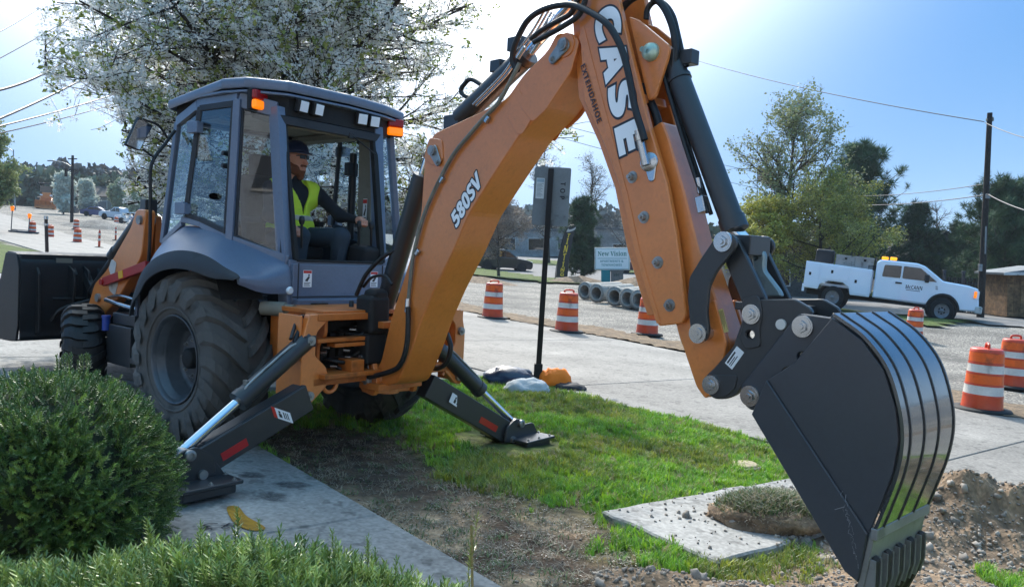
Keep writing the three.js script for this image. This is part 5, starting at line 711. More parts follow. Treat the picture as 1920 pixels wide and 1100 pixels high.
function drum(u, v, label, turn = 0) { let o; if (!drums++) { o = drum0; o.name = numbered('traffic_drum'); scene.add(o); tag(o, label, 'traffic drum', 'traffic drums along the road works'); } else { o = drum0.clone(); o.name = numbered('traffic_drum'); scene.add(o); tag(o, label, 'traffic drum', 'traffic drums along the road works'); } const q = site(u, v); stand(o, q[0], q[1], turn, 0.8); return o; }
drum(923, 597, 'orange and white drum left of the sign post, nearest the boom', 0.3);
drum(1062, 623, 'orange and white drum just right of the sign post', 0.1);
drum(1213, 628, 'orange and white drum partly hidden behind the dipper stick', 0.6);
drum(1713, 634, 'small tilted drum in front of the white truck front wheel', 0.4);
drum(1841, 771, 'largest orange and white drum, front one of two at the right edge', 1.2);
drum(1897, 727, 'orange and white drum behind the largest one at the right edge', 0.2);
drum(60, 438, 'far drum on the left beside the flashing barricade', 0.2);
drum(93, 446, 'far drum on the left behind the thin post', 0.9);
drum(144, 455, 'far drum on the left, front one of two in line', 0.5);
drum(142, 430, 'far drum on the left, rear one of two in line', 1.4);
drum(217, 422, 'smallest far drum beside the grass by the parked cars', 0.7);
drum(236, 478, 'far drum mostly hidden behind the loader arm and cylinder', 0.7);
drum(306, 470, 'far drum glimpsed between the hood lettering and the fender', 0.1);
const tubeCone = (u, v, label) => { const t = thing('channelizer_post', label, 'channelizer', null, 'slim orange channelizer posts'), q = site(u, v); stand(t, q[0], q[1], 0, 0.7); part('base_ring', lathe([[0.001, 0], [0.26, 0], [0.25, 0.04], [0.07, 0.06]], 20), M.matt, t); part('shell', lathe([[0.07, 0.05], [0.065, 0.9], [0.05, 1.0], [0.02, 1.04], [0.02, 1.1], [0.001, 1.1]], 16), M.drum, t); for (const y of [0.42, 0.74]) part('white_band', lathe([[0.0705, y], [0.0685, y + 0.13]], 16), M.sheet, t); };
tubeCone(185, 464, 'slim orange channelizer post left of the loader cylinder, nearer one'); tubeCone(216, 450, 'slim orange channelizer post close behind the loader cylinder, farther one');
{ // flashing barricade lying by the kerb on the far left
  const t = thing('barricade', 'small barricade with two amber warning lights on the far left', 'barricade'), q = site(40, 437); stand(t, q[0], q[1], 0.3, 1);
  part('frame', [bar([-0.7, 0, 0.2], [-0.7, 1.9, 0], 0.06, 0.06), bar([0.5, 0, 0.2], [0.5, 1.4, 0], 0.06, 0.06), bar([-0.9, 0.1, 0], [1.2, 0.12, 0.1], 0.3, 0.12), bar([-0.8, 0.2, -0.3], [0.9, 0.2, -0.3], 0.1, 0.1), box(0.8, 0.2, 0.5, 0.1, 0.1, 0.1)], M.rim, t);
  for (const [x, y] of [[-0.7, 1.95], [0.5, 1.45]]) part('warning_light', [cyl([x, y, -0.05], [x, y, 0.07], 0.14), box(0.2, 0.16, 0.1, x, y - 0.2, 0)], M.amber, t);
}
// pipes lying in a row
{
  const m = std(new THREE.Color(0.52, 0.51, 0.49), 0.9, { map: T.grain, bumpMap: T.grain, bumpScale: 0.004 });
  const mk = () => { const t = new THREE.Group(); part('pipe_wall', [lathe([[0.24, 0], [0.34, 0], [0.34, 0.16], [0.33, 0.2], [0.33, 2.3], [0.24, 2.3], [0.24, 0]], 28, 'z')], m, t); part('socket_rim', lathe([[0.345, -0.005], [0.375, 0], [0.375, 0.2], [0.335, 0.26], [0.335, 0.2]], 28, 'z'), m, t); return t; };
  const p0 = mk(); [[1096, 561, 'leftmost concrete pipe of the row behind the drums'], [1118, 567, 'second concrete pipe from the left in the row'], [1152, 574, 'third concrete pipe from the left in the row'], [1176, 578, 'fourth concrete pipe from the left in the row'], [1197, 581, 'fifth concrete pipe, beside the dipper stick'], [1226, 586, 'concrete pipe of the row hidden mostly by the dipper stick']].forEach(([u, v, l], i) => { const o = i ? p0.clone() : p0; o.name = numbered('concrete_pipe'); scene.add(o); tag(o, l, 'concrete pipe', 'concrete pipes lying in a row'); const q = site(u, v); o.position.copy(gp(q[0], q[1], 0.36)); o.rotation.set(0, PI - 0.80 + (i % 3) * 0.05, 0.25 * i); o.rotation.order = 'YXZ'; });
}
// sign post seen from behind, bags at its foot
{
  const t = thing('sign_post', 'dark square sign post with grey sign panel seen from behind', 'sign post', gp(0.33, 10.56)), lean = 0.185;
  part('post', [bar([0, -0.1, 0], [lean, 2.86, 0], 0.07, 0.075, [0, 0, 1], 0.004)], std(0x17181b, 0.5, { map: T.grime, metalness: 0.3 }), t); part('post_foot', [box(0.11, 0.34, 0.11, 0.012, 0.12, 0, 0, 0, -0.062)], M.matt, t);
  const pn = part('sign_panel', [plate(rounded([[-0.24, -0.385], [0.24, -0.385], [0.24, 0.385], [-0.24, 0.385]], 0.03), -0.052, -0.046, 0.001)], std(0x8b9299, 0.5, { metalness: 0.15, map: T.grime }), t); pn.position.set(lean * 0.83 + 0.03, 2.50, 0); pn.rotation.set(0, R(-8), -0.063);
  const a = print(96, 192, (x, w, h) => { x.fillStyle = '#dadcdd'; x.fillRect(0, 0, w, h); x.fillStyle = '#9fb4c2'; x.fillRect(6, 8, w - 12, 30); x.fillStyle = '#777c80'; for (let i = 0; i < 11; i++) x.fillRect(10, 50 + i * 12, w - 22 - (i * 17) % 30, 4); });
  decal('inspection_sticker', quad([-0.155, 0.1, -0.044], [1, 0, 0], [0, 1, 0], 0.11, 0.27), decalMat(a, false, 0.7), pn);
  const b = print(96, 256, (x, w, h) => { x.clearRect(0, 0, w, h); x.fillStyle = '#26282c'; x.font = 'bold 84px sans-serif'; 'TOP'.split('').forEach((c, i) => { x.save(); x.translate(50, 44 + i * 82); x.rotate(PI / 2); x.textAlign = 'center'; x.fillText(c, 0, 28); x.restore(); }); }); decal('stencil_letters', quad([0.14, 0.08, -0.0445], [1, 0, 0], [0, 1, 0], 0.10, 0.28), decalMat(b, true, 0.8), pn);
  for (const y of [-0.25, 0.25]) part('sign_bolt', hexBolt([-0.03 + y * 0.06, y, -0.02], [0, 0, 1], 0.012, 0.03), M.zinc, pn);
  const bag = (name, label, cat, x, d, s, turn, mat, seed) => { const g = new THREE.IcosahedronGeometry(1, 5), q = mergeVertices(new THREE.BufferGeometry().setAttribute('position', g.attributes.position)), p = q.attributes.position; for (let i = 0; i < p.count; i++) { const v = V3().fromBufferAttribute(p, i), n = fbm3(v.x * 2 + seed, v.z * 2 + v.y * 2 + 9, 4, seed), rd = 1 - Math.abs(2 * fbm3(v.x * 2.6 + v.y * 1.5 + seed * 3, v.z * 5 + v.y * 4 + 5, 3, seed + 4) - 1), k = 0.74 + 0.34 * n + 0.22 * rd * rd, px = Math.sign(v.x) * Math.pow(Math.abs(v.x), 0.75); p.setXYZ(i, px * s[0] * k, Math.max(-0.25, v.y) * s[1] * (0.45 + 0.7 * n + 0.55 * rd) + s[1] * 0.12, v.z * s[2] * k); } q.computeVertexNormals(); const o = part(name, q, mat, scene); o.position.copy(gp(x, d, 0.0)); o.rotation.y = turn; tag(o, label, cat); return o; };
  bag('sandbag', 'dark blue sandbag lying on the grass at the sign post', 'sandbag', -0.04, 10.55, [0.36, 0.15, 0.2], -0.1, phys(0x16233f, 0.35, { clearcoat: 0.4, bumpMap: T.rough, bumpScale: 0.01 }), 3);
  bag('sandbag', 'white sandbag half under the dark blue bag at the sign post', 'sandbag', 0.18, 10.02, [0.27, 0.11, 0.17], 0.3, std(0xaeb2b3, 0.85, { bumpMap: T.rough, bumpScale: 0.01 }), 7);
  bag('vest', 'crumpled orange fabric heaped right of the sign post', 'fabric', 0.57, 10.55, [0.22, 0.19, 0.16], 0.2, std(0xf07a10, 0.75, { bumpMap: T.rough, bumpScale: 0.012 }), 12);
  bag('sandbag', 'small dark bag behind the crumpled orange fabric', 'sandbag', 0.74, 10.40, [0.2, 0.07, 0.14], 0, std(0x2a2b2e, 0.8), 15);
  const st = thing('valve_cover', 'round pale valve cover set in the lawn', 'valve cover', gp(2.06, 7.0, 0.012)); part('lid', lathe([[0.001, 0.03], [0.10, 0.028], [0.115, 0.015], [0.12, 0]], 24), std(0xb9ad8c, 0.8, { map: T.grain }), st); part('rim', lathe([[0.12, 0.0], [0.13, 0.012], [0.14, 0]], 24), M.greyTrim, st);
}
{ const t = thing('thin_post', 'thin dark marker post standing beside the loader bucket at the left', 'post'), q = site(97, 500); t.position.copy(gp(-8.6, 14.8)); part('shaft', cyl([0, 0, 0], [0, 1.62, 0], 0.032, 0.03, 12), std(0x3a2f2c, 0.6), t); part('cap', [cyl([0, 1.62, 0], [0, 1.68, 0], 0.036), cyl([0, 1.5, 0], [0, 1.54, 0], 0.035)], M.steel, t); }
// feather banner
{
  const t = thing('feather_banner', 'tall feather banner reading TINTING behind the sign post', 'banner'), q = site(1046, 528); t.position.copy(gp(q[0], q[1])); const k = q[1] / 1500;
  part('pole', [tube([[-6 * k, 0, 0], [-2 * k, 30 * k, 0], [10 * k, 80 * k, 0], [20 * k, 102 * k, 0], [30 * k, 106 * k, 0]], 0.03)], M.hose, t); part('base', box(1.0, 0.06, 1.0, -6 * k, 0.05, 0), M.matt, t);
  const b = print(128, 512, (x, w, h) => { x.fillStyle = '#33302f'; x.fillRect(0, 0, w, h); x.fillStyle = '#b9b4ac'; x.beginPath(); x.moveTo(20, 0); x.bezierCurveTo(30, 60, 90, 40, 128, 10); x.lineTo(128, 44); x.bezierCurveTo(90, 80, 30, 90, 10, 70); x.fill(); x.font = 'bold 68px sans-serif'; x.textAlign = 'center'; 'TINTING'.split('').forEach((c, i) => { x.fillStyle = '#e7c23a'; x.fillText(c, 66, 156 + i * 56); }); });
  const L = [[-4, 8], [-1, 30], [8, 80], [17, 101]].map((p) => [p[0] * k, p[1] * k, 0]), Rr = [[18, 8], [21, 40], [28, 80], [34, 104]].map((p) => [p[0] * k, p[1] * k, 0.05]); const g = sheet([smoothLine(L, 14), smoothLine(Rr, 14)]), uv = g.attributes.uv; for (let i = 0; i < uv.count; i++) uv.setXY(i, i < uv.count / 2 ? 0 : 1, (i % (uv.count / 2)) / (uv.count / 2 - 1)); decal('flag_cloth', g, std(0xffffff, 0.8, { map: b, side: THREE.DoubleSide }), t);
}
// monument sign of a business park
{
  const t = thing('monument_sign', 'white business sign board with green lettering on a stone and teal foot', 'sign'), q = site(1146, 535); t.position.copy(gp(q[0], q[1])); t.rotation.y = R(-8); const k = q[1] / 1500;
  const a = print(512, 320, (x, w, h) => { x.fillStyle = '#dfe7e6'; x.fillRect(0, 0, w, h); x.strokeStyle = '#9fb7b6'; x.lineWidth = 10; x.strokeRect(5, 5, w - 10, h - 10); x.fillStyle = '#1d6f63'; x.font = 'bold 96px serif'; x.fillText('New Vision', 34, 116, 440); x.fillStyle = '#5c8f90'; x.fillRect(34, 150, 440, 8); x.font = 'bold 48px sans-serif'; x.fillText('APARTMENTS &', 70, 214, 370); x.fillText('TOWNHOMES', 90, 272, 330); });
  part('board', box(66 * k, 42 * k, 0.4, 2 * k, 50 * k, 0, 0, 0, 0, 0.03), M.sheet, t); decal('board_lettering', quad([2 * k, 50 * k, 0.204], [1, 0, 0], [0, 1, 0], 63 * k, 39 * k), decalMat(a, false, 0.6), t);
  part('teal_pillar', box(17 * k, 31 * k, 0.5, -10 * k, 13.5 * k, 0), std(0x1c7f86, 0.6), t); part('stone_foot', [box(23 * k, 30 * k, 0.7, 11 * k, 13 * k, 0), box(26 * k, 3 * k, 0.8, 11 * k, 28 * k, 0)], M.concrete, t);
  const n = print(96, 64, (x, w, h) => { x.clearRect(0, 0, w, h); x.fillStyle = '#3c4a44'; x.font = 'bold 44px sans-serif'; x.fillText('680', 6, 48, 84); }); decal('house_number', quad([11 * k, 20 * k, 0.354], [1, 0, 0], [0, 1, 0], 13 * k, 9 * k), decalMat(n, true), t);
}
// ---- cars
M.tint = phys(0x0c1118, 0.06, { clearcoat: 1 }); M.wheelDark = std(0x141516, 0.8); M.alloy = std(0x74777b, 0.4, { metalness: 0.5 });
function carWheel(R0, w) { const g = new THREE.Group(); part('tyre', lathe([[R0 * 0.62, -w / 2], [R0 * 0.95, -w / 2], [R0, -w * 0.36], [R0, w * 0.36], [R0 * 0.95, w / 2], [R0 * 0.62, w / 2]], 28, 'z'), M.wheelDark, g); part('rim', [lathe([[R0 * 0.62, w / 2], [R0 * 0.58, w * 0.36], [R0 * 0.2, w * 0.26], [R0 * 0.16, w * 0.4], [0.001, w * 0.42]], 24, 'z'), lathe([[R0 * 0.62, -w / 2], [R0 * 0.3, -w * 0.3], [0.001, -w * 0.3]], 20, 'z'), ...Array.from({ length: 6 }, (_, i) => box(R0 * 0.42, R0 * 0.1, 0.02, R0 * 0.38, 0, w * 0.36).rotateZ(i * PI / 3))], M.alloy, g); return g; }
const wheelProto = new Map();
function addWheel(t, x, y, z, R0, w) { const key = R0 + '_' + w; if (!wheelProto.has(key)) wheelProto.set(key, carWheel(R0, w)); const c = wheelProto.get(key).clone(); c.name = 'wheel'; c.position.set(x, y, z); if (z < 0) c.rotation.y = PI; t.add(c); return c; }
const CARS = { // side outlines: lower body, glasshouse, wheel places
  suv: { L: 4.6, W: 1.86, body: [[-2.28, 0.35], [-2.3, 0.8], [-2.22, 1.02], [-1.0, 1.06], [0.75, 1.05], [1.9, 0.93], [2.25, 0.8], [2.3, 0.45], [2.2, 0.3], [-2.1, 0.28]], top: [[-2.15, 1.03], [-1.9, 1.5], [-1.6, 1.66], [0.0, 1.70], [0.35, 1.62], [1.15, 1.04]], win: [[[-1.95, 1.08], [-1.75, 1.5], [-0.95, 1.56], [-0.95, 1.09]], [[-0.87, 1.09], [-0.87, 1.57], [-0.05, 1.58], [-0.02, 1.09]], [[0.06, 1.09], [0.04, 1.57], [0.28, 1.53], [0.95, 1.09]]], wx: [-1.4, 1.42], R: 0.35 },
  sedan: { L: 4.6, W: 1.8, body: [[-2.28, 0.35], [-2.28, 0.85], [-1.5, 0.95], [0.9, 0.92], [1.95, 0.8], [2.25, 0.66], [2.28, 0.4], [2.1, 0.25], [-2.1, 0.25]], top: [[-1.75, 0.94], [-1.1, 1.38], [-0.4, 1.46], [0.1, 1.44], [0.95, 0.92]], win: [[[-1.45, 0.96], [-1.0, 1.32], [-0.45, 1.38], [-0.45, 0.97]], [[-0.37, 0.97], [-0.37, 1.38], [0.05, 1.37], [0.72, 0.96]]], wx: [-1.4, 1.4], R: 0.32 },
  pickup: { L: 5.4, W: 1.9, body: [[-2.68, 0.5], [-2.7, 1.1], [-0.75, 1.12], [1.0, 1.14], [2.4, 1.06], [2.65, 0.95], [2.7, 0.5], [2.5, 0.4], [-2.5, 0.42]], top: [[-0.8, 1.12], [-0.7, 1.7], [-0.4, 1.82], [0.4, 1.8], [1.15, 1.14]], win: [[[-0.6, 1.16], [-0.5, 1.68], [0.05, 1.7], [0.05, 1.17]], [[0.12, 1.17], [0.12, 1.7], [0.36, 1.69], [0.92, 1.16]]], wx: [-1.75, 1.75], R: 0.39 },
  van: { L: 5.2, W: 1.95, body: [[-2.55, 0.4], [-2.58, 1.1], [1.4, 1.12], [2.2, 1.0], [2.55, 0.8], [2.58, 0.45], [2.4, 0.3], [-2.4, 0.3]], top: [[-2.56, 1.1], [-2.5, 1.85], [-2.2, 1.95], [0.7, 1.95], [1.0, 1.86], [1.75, 1.1]], win: [[[-2.3, 1.2], [-2.25, 1.7], [-1.0, 1.74], [-1.0, 1.2]], [[-0.9, 1.2], [-0.9, 1.74], [0.0, 1.74], [0.0, 1.2]], [[0.1, 1.2], [0.1, 1.74], [0.7, 1.74], [1.4, 1.15]]], wx: [-1.6, 1.6], R: 0.36 },
};
function car(kind, label, category, x, d, turn, paint, k = 1) {
  const c = CARS[kind], t = thing(kind === 'suv' ? 'parked_car' : kind === 'sedan' ? 'parked_car' : kind === 'van' ? 'parked_van' : 'pickup_truck', label, category), h = c.W / 2; stand(t, x, d, turn, 1); t.scale.setScalar(k);
  const arch = (x0) => hole(x0, c.R, c.R * 1.16); const low = new THREE.ExtrudeGeometry(shape(rounded(c.body, 0.1)), { depth: c.W - 0.16, bevelEnabled: true, bevelThickness: 0.08, bevelSize: 0.05, bevelSegments: 2 }); low.translate(0, 0, -h + 0.08);
  part('body', [low], paint, t); const g = plate(rounded(c.top, 0.1), -h + 0.14, h - 0.14, 0.06); part('glasshouse', g, paint, t);
  for (const s of [-1, 1]) for (const w of c.win) part('window', plate(rounded(w, 0.04), s * (h - 0.145), s * (h - 0.13), 0.003), M.tint, t);
  const tp = c.top, scr = (a, b, y0) => { const n = V3(b[1] - a[1], a[0] - b[0], 0).normalize().multiplyScalar(0.012 * y0); return pane('windscreen', [[a[0] + n.x, a[1] + n.y, -h + 0.24], [a[0] + n.x, a[1] + n.y, h - 0.24], [b[0] + n.x, b[1] + n.y, h - 0.3], [b[0] + n.x, b[1] + n.y, -h + 0.3]], t, M.tint); }; scr(tp[tp.length - 1], tp[tp.length - 2], -1); scr(tp[0], tp[1], 1);
  for (const x0 of c.wx) for (const s of [-1, 1]) { part('wheel_arch', lathe([[c.R * 1.16, -0.01], [c.R * 1.16, 0.012], [0.001, 0.012]], 24, 'z').scale(1, 1, s).translate(x0, c.R + 0.02, s * (h + 0.002)), M.matt, t); addWheel(t, x0, c.R, s * (h - 0.09), c.R, 0.22); }
  for (const s of [-1, 1]) { part('headlight', box(0.1, 0.12, 0.34, c.L / 2 - 0.06, c.body[2][1] - 0.2, s * (h - 0.3), 0, 0, 0, 0.02), M.lens, t); part('tail_lamp', box(0.08, 0.2, 0.16, -c.L / 2 + 0.0, c.body[2][1] - 0.14, s * (h - 0.14), 0, 0, 0, 0.02), M.lampRed, t); part('mirror', box(0.1, 0.13, 0.16, tp[tp.length - 1][0] - 0.2, tp[tp.length - 1][1] + 0.12, s * (h + 0.04), 0, 0, 0, 0.03), paint, t); }
  return t;
}
const paint = (c, m = 0.1) => phys(c, 0.3, { clearcoat: 1, clearcoatRoughness: 0.08, metalness: m });
const parked = (kind, label, cat, u, v, turn, col, k) => { const q = site(u, v); return car(kind, label, cat, q[0], q[1], turn, paint(col), k); };
parked('suv', 'dark blue parked car seen from the side left of the sign post', 'car', 942, 506, 0.18, 0x0d1422, 1.06);
parked('sedan', 'dark car nose glimpsed left of the dark blue parked car', 'car', 893, 502, 0.1, 0x1a1d26, 1);
parked('van', 'white parked van behind the feather banner', 'van', 1096, 494, 0.12, 0xd8dbde, 1);
parked('pickup', 'dark red parked pickup right of the white business sign', 'pickup', 1196, 513, 0.3, 0x5a1420, 1);
parked('suv', 'white parked car beyond the business sign near the dipper stick', 'car', 1172, 497, 0.1, 0xcfd3d6, 1);
function ux(u, d) { return (u - 960) / 1500 * d; }
[['sedan', 'blue parked car at the far left behind the grass', 'car', 186, 121, 0.2, 0x1d2f6b], ['pickup', 'white and grey parked pickup at the far left, second from the left', 'pickup', 226, 112, 2.9, 0xb9c0c8], ['sedan', 'white parked car at the far left beside the mirror arm', 'car', 254, 104, 0.2, 0xd3d7db], ['suv', 'grey parked car seen through the loader frame at the far left', 'car', 288, 98, 0.1, 0x6c7480], ['suv', 'dark parked car at the very left edge beside the grey container', 'car', 8, 152, 0.3, 0x2a2d33], ['van', 'pale parked van left of the grey containers', 'van', 24, 160, 0.2, 0xc9cdd0]].forEach(([k, l, c, u, d, tn, col]) => car(k, l, c, ux(u, d), d, tn, paint(col)));

// ---- white service truck
{
  const t = thing('service_truck', 'white service truck with utility bed and amber beacons at the right', 'truck'), d = 33.6, x0 = 0; stand(t, ux(1661, d), d, R(-25), 1); t.rotateZ(R(-3.6)); t.scale.set(1, 1.09, 1); const W = paint(0xe0eaf6, 0.0), h = 1.0, ox = -3.28;
  const X = (p) => p.map((q) => [q[0] + ox, q[1]]);
  part('cab_body', [plate(rounded(X([[2.72, 0.62], [2.72, 1.98], [2.85, 2.08], [4.2, 2.08], [4.5, 2.0], [5.22, 1.52], [6.1, 1.46], [6.46, 1.38], [6.56, 0.78], [6.5, 0.55], [5.78, 0.52], [5.72, 0.85], [5.5, 1.02], [5.15, 1.02], [4.86, 0.86], [4.76, 0.58]]), 0.06), -h + 0.06, h - 0.06, 0.05)], W, t);
  for (const s of [-1, 1]) { const z = s * (h - 0.055);
    part('window', plate(rounded(X([[2.98, 1.46], [3.02, 1.9], [3.66, 1.92], [3.66, 1.46]]), 0.05), z, z + s * 0.012, 0.003), M.tint, t); part('window', plate(rounded(X([[3.73, 1.46], [3.73, 1.92], [4.35, 1.91], [5.0, 1.46]]), 0.05), z, z + s * 0.012, 0.003), M.tint, t);
    const dr = part('door_panel', plate(rounded(X([[3.70, 0.66], [3.70, 1.44], [4.98, 1.44], [4.86, 0.95], [4.74, 0.66]]), 0.03), z, z + s * 0.01, 0.004), W, t); part('handle', box(0.24, 0.06, 0.03, 3.62 + ox, 1.28, z + s * 0.015), M.hose, dr);
    if (s > 0) { const a = print(256, 96, (x, w, hh) => { x.clearRect(0, 0, w, hh); x.fillStyle = '#23282e'; x.font = 'bold 72px sans-serif'; x.fillText('McCANN', 6, 62, 244); x.fillRect(20, 74, 200, 8); }); decal('door_lettering', quad([4.2 + ox, 1.14, z + 0.0115], [1, 0, 0], [0, 1, 0], 0.66, 0.27), decalMat(a, true), dr); const b = print(64, 96, (x, w, hh) => { x.clearRect(0, 0, w, hh); x.fillStyle = '#2c3136'; x.font = 'bold 34px sans-serif'; x.fillText('50', 4, 36, 56); x.fillRect(10, 48, 40, 8); x.fillRect(10, 64, 40, 8); }); decal('wing_badge', quad([5.02 + ox, 1.24, z + 0.006], [1, 0, 0], [0, 1, 0], 0.13, 0.2), decalMat(b, true), t); }
    part('wing_mirror', [box(0.16, 0.3, 0.22, 4.62 + ox, 1.55, s * (h + 0.16), 0, 0, 0, 0.04), box(0.06, 0.06, 0.2, 4.66 + ox, 1.5, s * (h + 0.02))], M.hose, t);
    part('wheel_flare', [new THREE.TorusGeometry(0.56, 0.06, 8, 24, PI * 1.05).translate(5.3 + ox, 0.46, s * (h - 0.04)), lathe([[0.54, 0], [0.001, 0]], 24, 'z').translate(5.3 + ox, 0.48, s * (h - 0.045))], M.matt, t);
    part('step_bar', box(2.0, 0.06, 0.14, 3.75 + ox, 0.5, s * (h - 0.02)), M.matt, t);
    part('headlight', box(0.2, 0.3, 0.34, 6.42 + ox, 1.14, s * (h - 0.2), 0, 0, 0, 0.03), M.lens, t); part('turn_lamp', box(0.1, 0.24, 0.1, 6.38 + ox, 1.16, s * (h - 0.045), 0, 0, 0, 0.02), M.amber, t);
    for (const [wx, wz] of [[1.2, 0.14], [5.3, 0.12]]) addWheel(t, wx + ox, 0.44, s * (h - wz), 0.44, 0.26);
    // utility bed side with its compartments
    const bed = part('bed_side', [plate(rounded(X([[0.0, 0.72], [0.0, 1.74], [2.6, 1.66], [2.6, 0.62], [1.86, 0.62], [1.78, 0.9], [1.52, 1.06], [0.9, 1.06], [0.64, 0.9], [0.58, 0.7]]), 0.03), s * (h - 0.38), s * h, 0.015)], W, t);
    for (const c of [[[0.06, 0.78], [0.06, 1.66], [0.56, 1.64], [0.56, 0.78]], [[0.62, 1.12], [0.62, 1.64], [1.72, 1.61], [1.72, 1.12]], [[1.80, 0.98], [1.80, 1.6], [2.54, 1.58], [2.54, 0.68], [1.92, 0.68]]]) { const cd = part('compartment_door', plate(rounded(X(c), 0.02), s * h, s * (h + 0.018), 0.005), W, t); const m = c.reduce((a, p) => [a[0] + p[0] / c.length, a[1] + p[1] / c.length], [0, 0]); part('latch', box(0.09, 0.12, 0.02, m[0] + ox - 0.1, m[1] + 0.05, s * (h + 0.022)), M.matt, cd); }
    part('wheel_well', lathe([[0.58, 0], [0.001, 0]], 24, 'z').translate(1.2 + ox, 0.46, s * (h - 0.385)), M.matt, t);
  }
  pane('windscreen', [[5.2 + ox, 1.5, -0.82], [5.2 + ox, 1.5, 0.82], [4.52 + ox, 2.0, 0.76], [4.52 + ox, 2.0, -0.76]].map((p) => [p[0] + 0.02, p[1] + 0.025, p[2]]), t, M.tint);
  part('bed_floor', [box(2.6, 0.1, 1.3, 1.3 + ox, 0.9, 0), box(0.06, 0.9, 1.3, 2.62 + ox, 1.2, 0), box(0.1, 0.3, 1.9, 0.0 + ox, 0.7, 0)], W, t); part('chassis_rail', box(6.0, 0.2, 0.8, 3.1 + ox, 0.55, 0), M.matt, t);
  part('grille', [box(0.06, 0.52, 1.2, 6.55 + ox, 1.06, 0, 0, 0, 0, 0.02), ...[0.88, 1.0, 1.12].map((y) => box(0.03, 0.04, 1.1, 6.585 + ox, y, 0))], M.matt, t); part('front_bumper', [box(0.26, 0.26, 1.96, 6.56 + ox, 0.62, 0, 0, 0, 0, 0.05)], M.white, t); part('bumper_hole', box(0.02, 0.14, 0.3, 6.7 + ox, 0.6, 0.6), M.matt, t);
  for (const x of [3.0, 3.32]) part('beacon', [box(0.26, 0.12, 0.2, x + ox, 2.16, x > 3.2 ? 0.3 : -0.3, 0, 0, 0, 0.03)], M.beacon ??= phys(0xf7a814, 0.3, { emissive: 0xff9a10, emissiveIntensity: 0.5 }), t);
  for (const [x, w, n] of [[1.52, 0.74, 'a'], [2.26, 0.72, 'b']]) { const b = part('tool_box', box(w, 0.42, 0.5, x + ox - 0.02, 1.86, 0.5, 0, 0, -0.02), std(0xa3a5a6, 0.45, { metalness: 0.5, map: T.grime }), t); part('lid', box(w + 0.03, 0.05, 0.54, x + ox - 0.02, 2.08, 0.5, 0, 0, -0.02), M.zinc, b); part('latch', box(0.1, 0.08, 0.02, x + ox, 1.98, 0.76), M.matt, b); }
  part('black_tank', [box(0.74, 0.55, 0.7, 0.66 + ox, 1.98, 0.1, 0, 0, 0, 0.08), cyl([0.7 + ox, 2.25, 0.1], [0.7 + ox, 2.31, 0.1], 0.14)], M.hose, t); part('headache_rack', [box(0.05, 0.5, 1.5, 2.66 + ox, 1.9, 0), box(0.3, 0.2, 0.3, 2.56 + ox, 1.74, 0.6)], M.hose, t);
}
// ---- buildings, fence, poles
const siding = (w, h, d, x, y, z, n, mat, parent, name = 'siding_board') => { for (let i = 0; i < n; i++) part(name, box(w / n - 0.012, h, d, x - w / 2 + w * (i + 0.5) / n, y, z, 0, 0, 0, 0.004), mat[i % mat.length], parent); };
{
  const tan = [0x9a8366, 0x917a5f, 0xa28b6e].map((c) => std(c, 0.85, { map: T.soil })), t = thing('shed', 'small brown wooden shed with pale roof at the right edge', 'shed'), d = 37; t.position.copy(gp(ux(1925, d), d, 0.15)); t.rotation.y = R(-6);
  siding(3.4, 1.9, 0.06, 0.3, 0.95, 1.2, 12, tan, t); part('wall', [box(3.4, 1.9, 2.2, 0.3, 0.94, 0.05)], tan[1], t); part('roof', [plate([[-1.7, 1.88], [-1.72, 1.98], [0.3, 2.26], [2.3, 1.98], [2.28, 1.88]], -1.3, 1.5, 0.01)], std(0x8d949b, 0.7, { map: T.grain }), t); part('fascia', box(4.0, 0.12, 0.06, 0.3, 1.93, 1.53), M.white, t);
  const dr = part('door', box(1.0, 1.7, 0.05, 0.45, 0.88, 1.255), tan[0], t); for (const y of [0.3, 0.9, 1.5]) part('hinge', box(0.16, 0.06, 0.02, 0.86, y, 1.29), M.matt, dr);
}
{
  const t = thing('wooden_fence', 'grey wooden board fence running behind the white truck to the shed', 'fence'), boards = [0x4d545c, 0x434a52, 0x565d66].map((c) => std(c, 0.85, { map: T.soil })), a = [ux(1735, 41), 41], b = [ux(1880, 38.5), 38.5], n = 30; t.position.copy(gp(a[0], a[1]));
  const geo = boards.map((_, i) => box(0.125, 1.72, 0.025, 0, 0.86, 0)); for (let i = 0; i < n; i++) { const p = between(a, b, (i + 0.5) / n), m = part('fence_board', geo[i % 3].clone(), boards[(i * 7) % 3], t); m.position.set(p[0] - a[0], H(p[0], -p[1]) - t.position.y, a[1] - p[1] + (i % 2) * 0.03); m.rotation.y = 0.55; }
  for (let i = 0; i <= 4; i++) { const p = between(a, b, i / 4), m = part('fence_post', [box(0.12, 2.0, 0.12, 0, 1.0, 0), box(0.15, 0.06, 0.15, 0, 2.02, 0)], M.rim, t); m.position.set(p[0] - a[0], H(p[0], -p[1]) - t.position.y, a[1] - p[1] + 0.1); }
  for (const y of [0.4, 1.45]) part('fence_rail', bar([0, y, -0.05], [b[0] - a[0], y + H(b[0], -b[1]) - t.position.y, a[1] - b[1] - 0.05], 0.05, 0.09), M.rim, t);
}
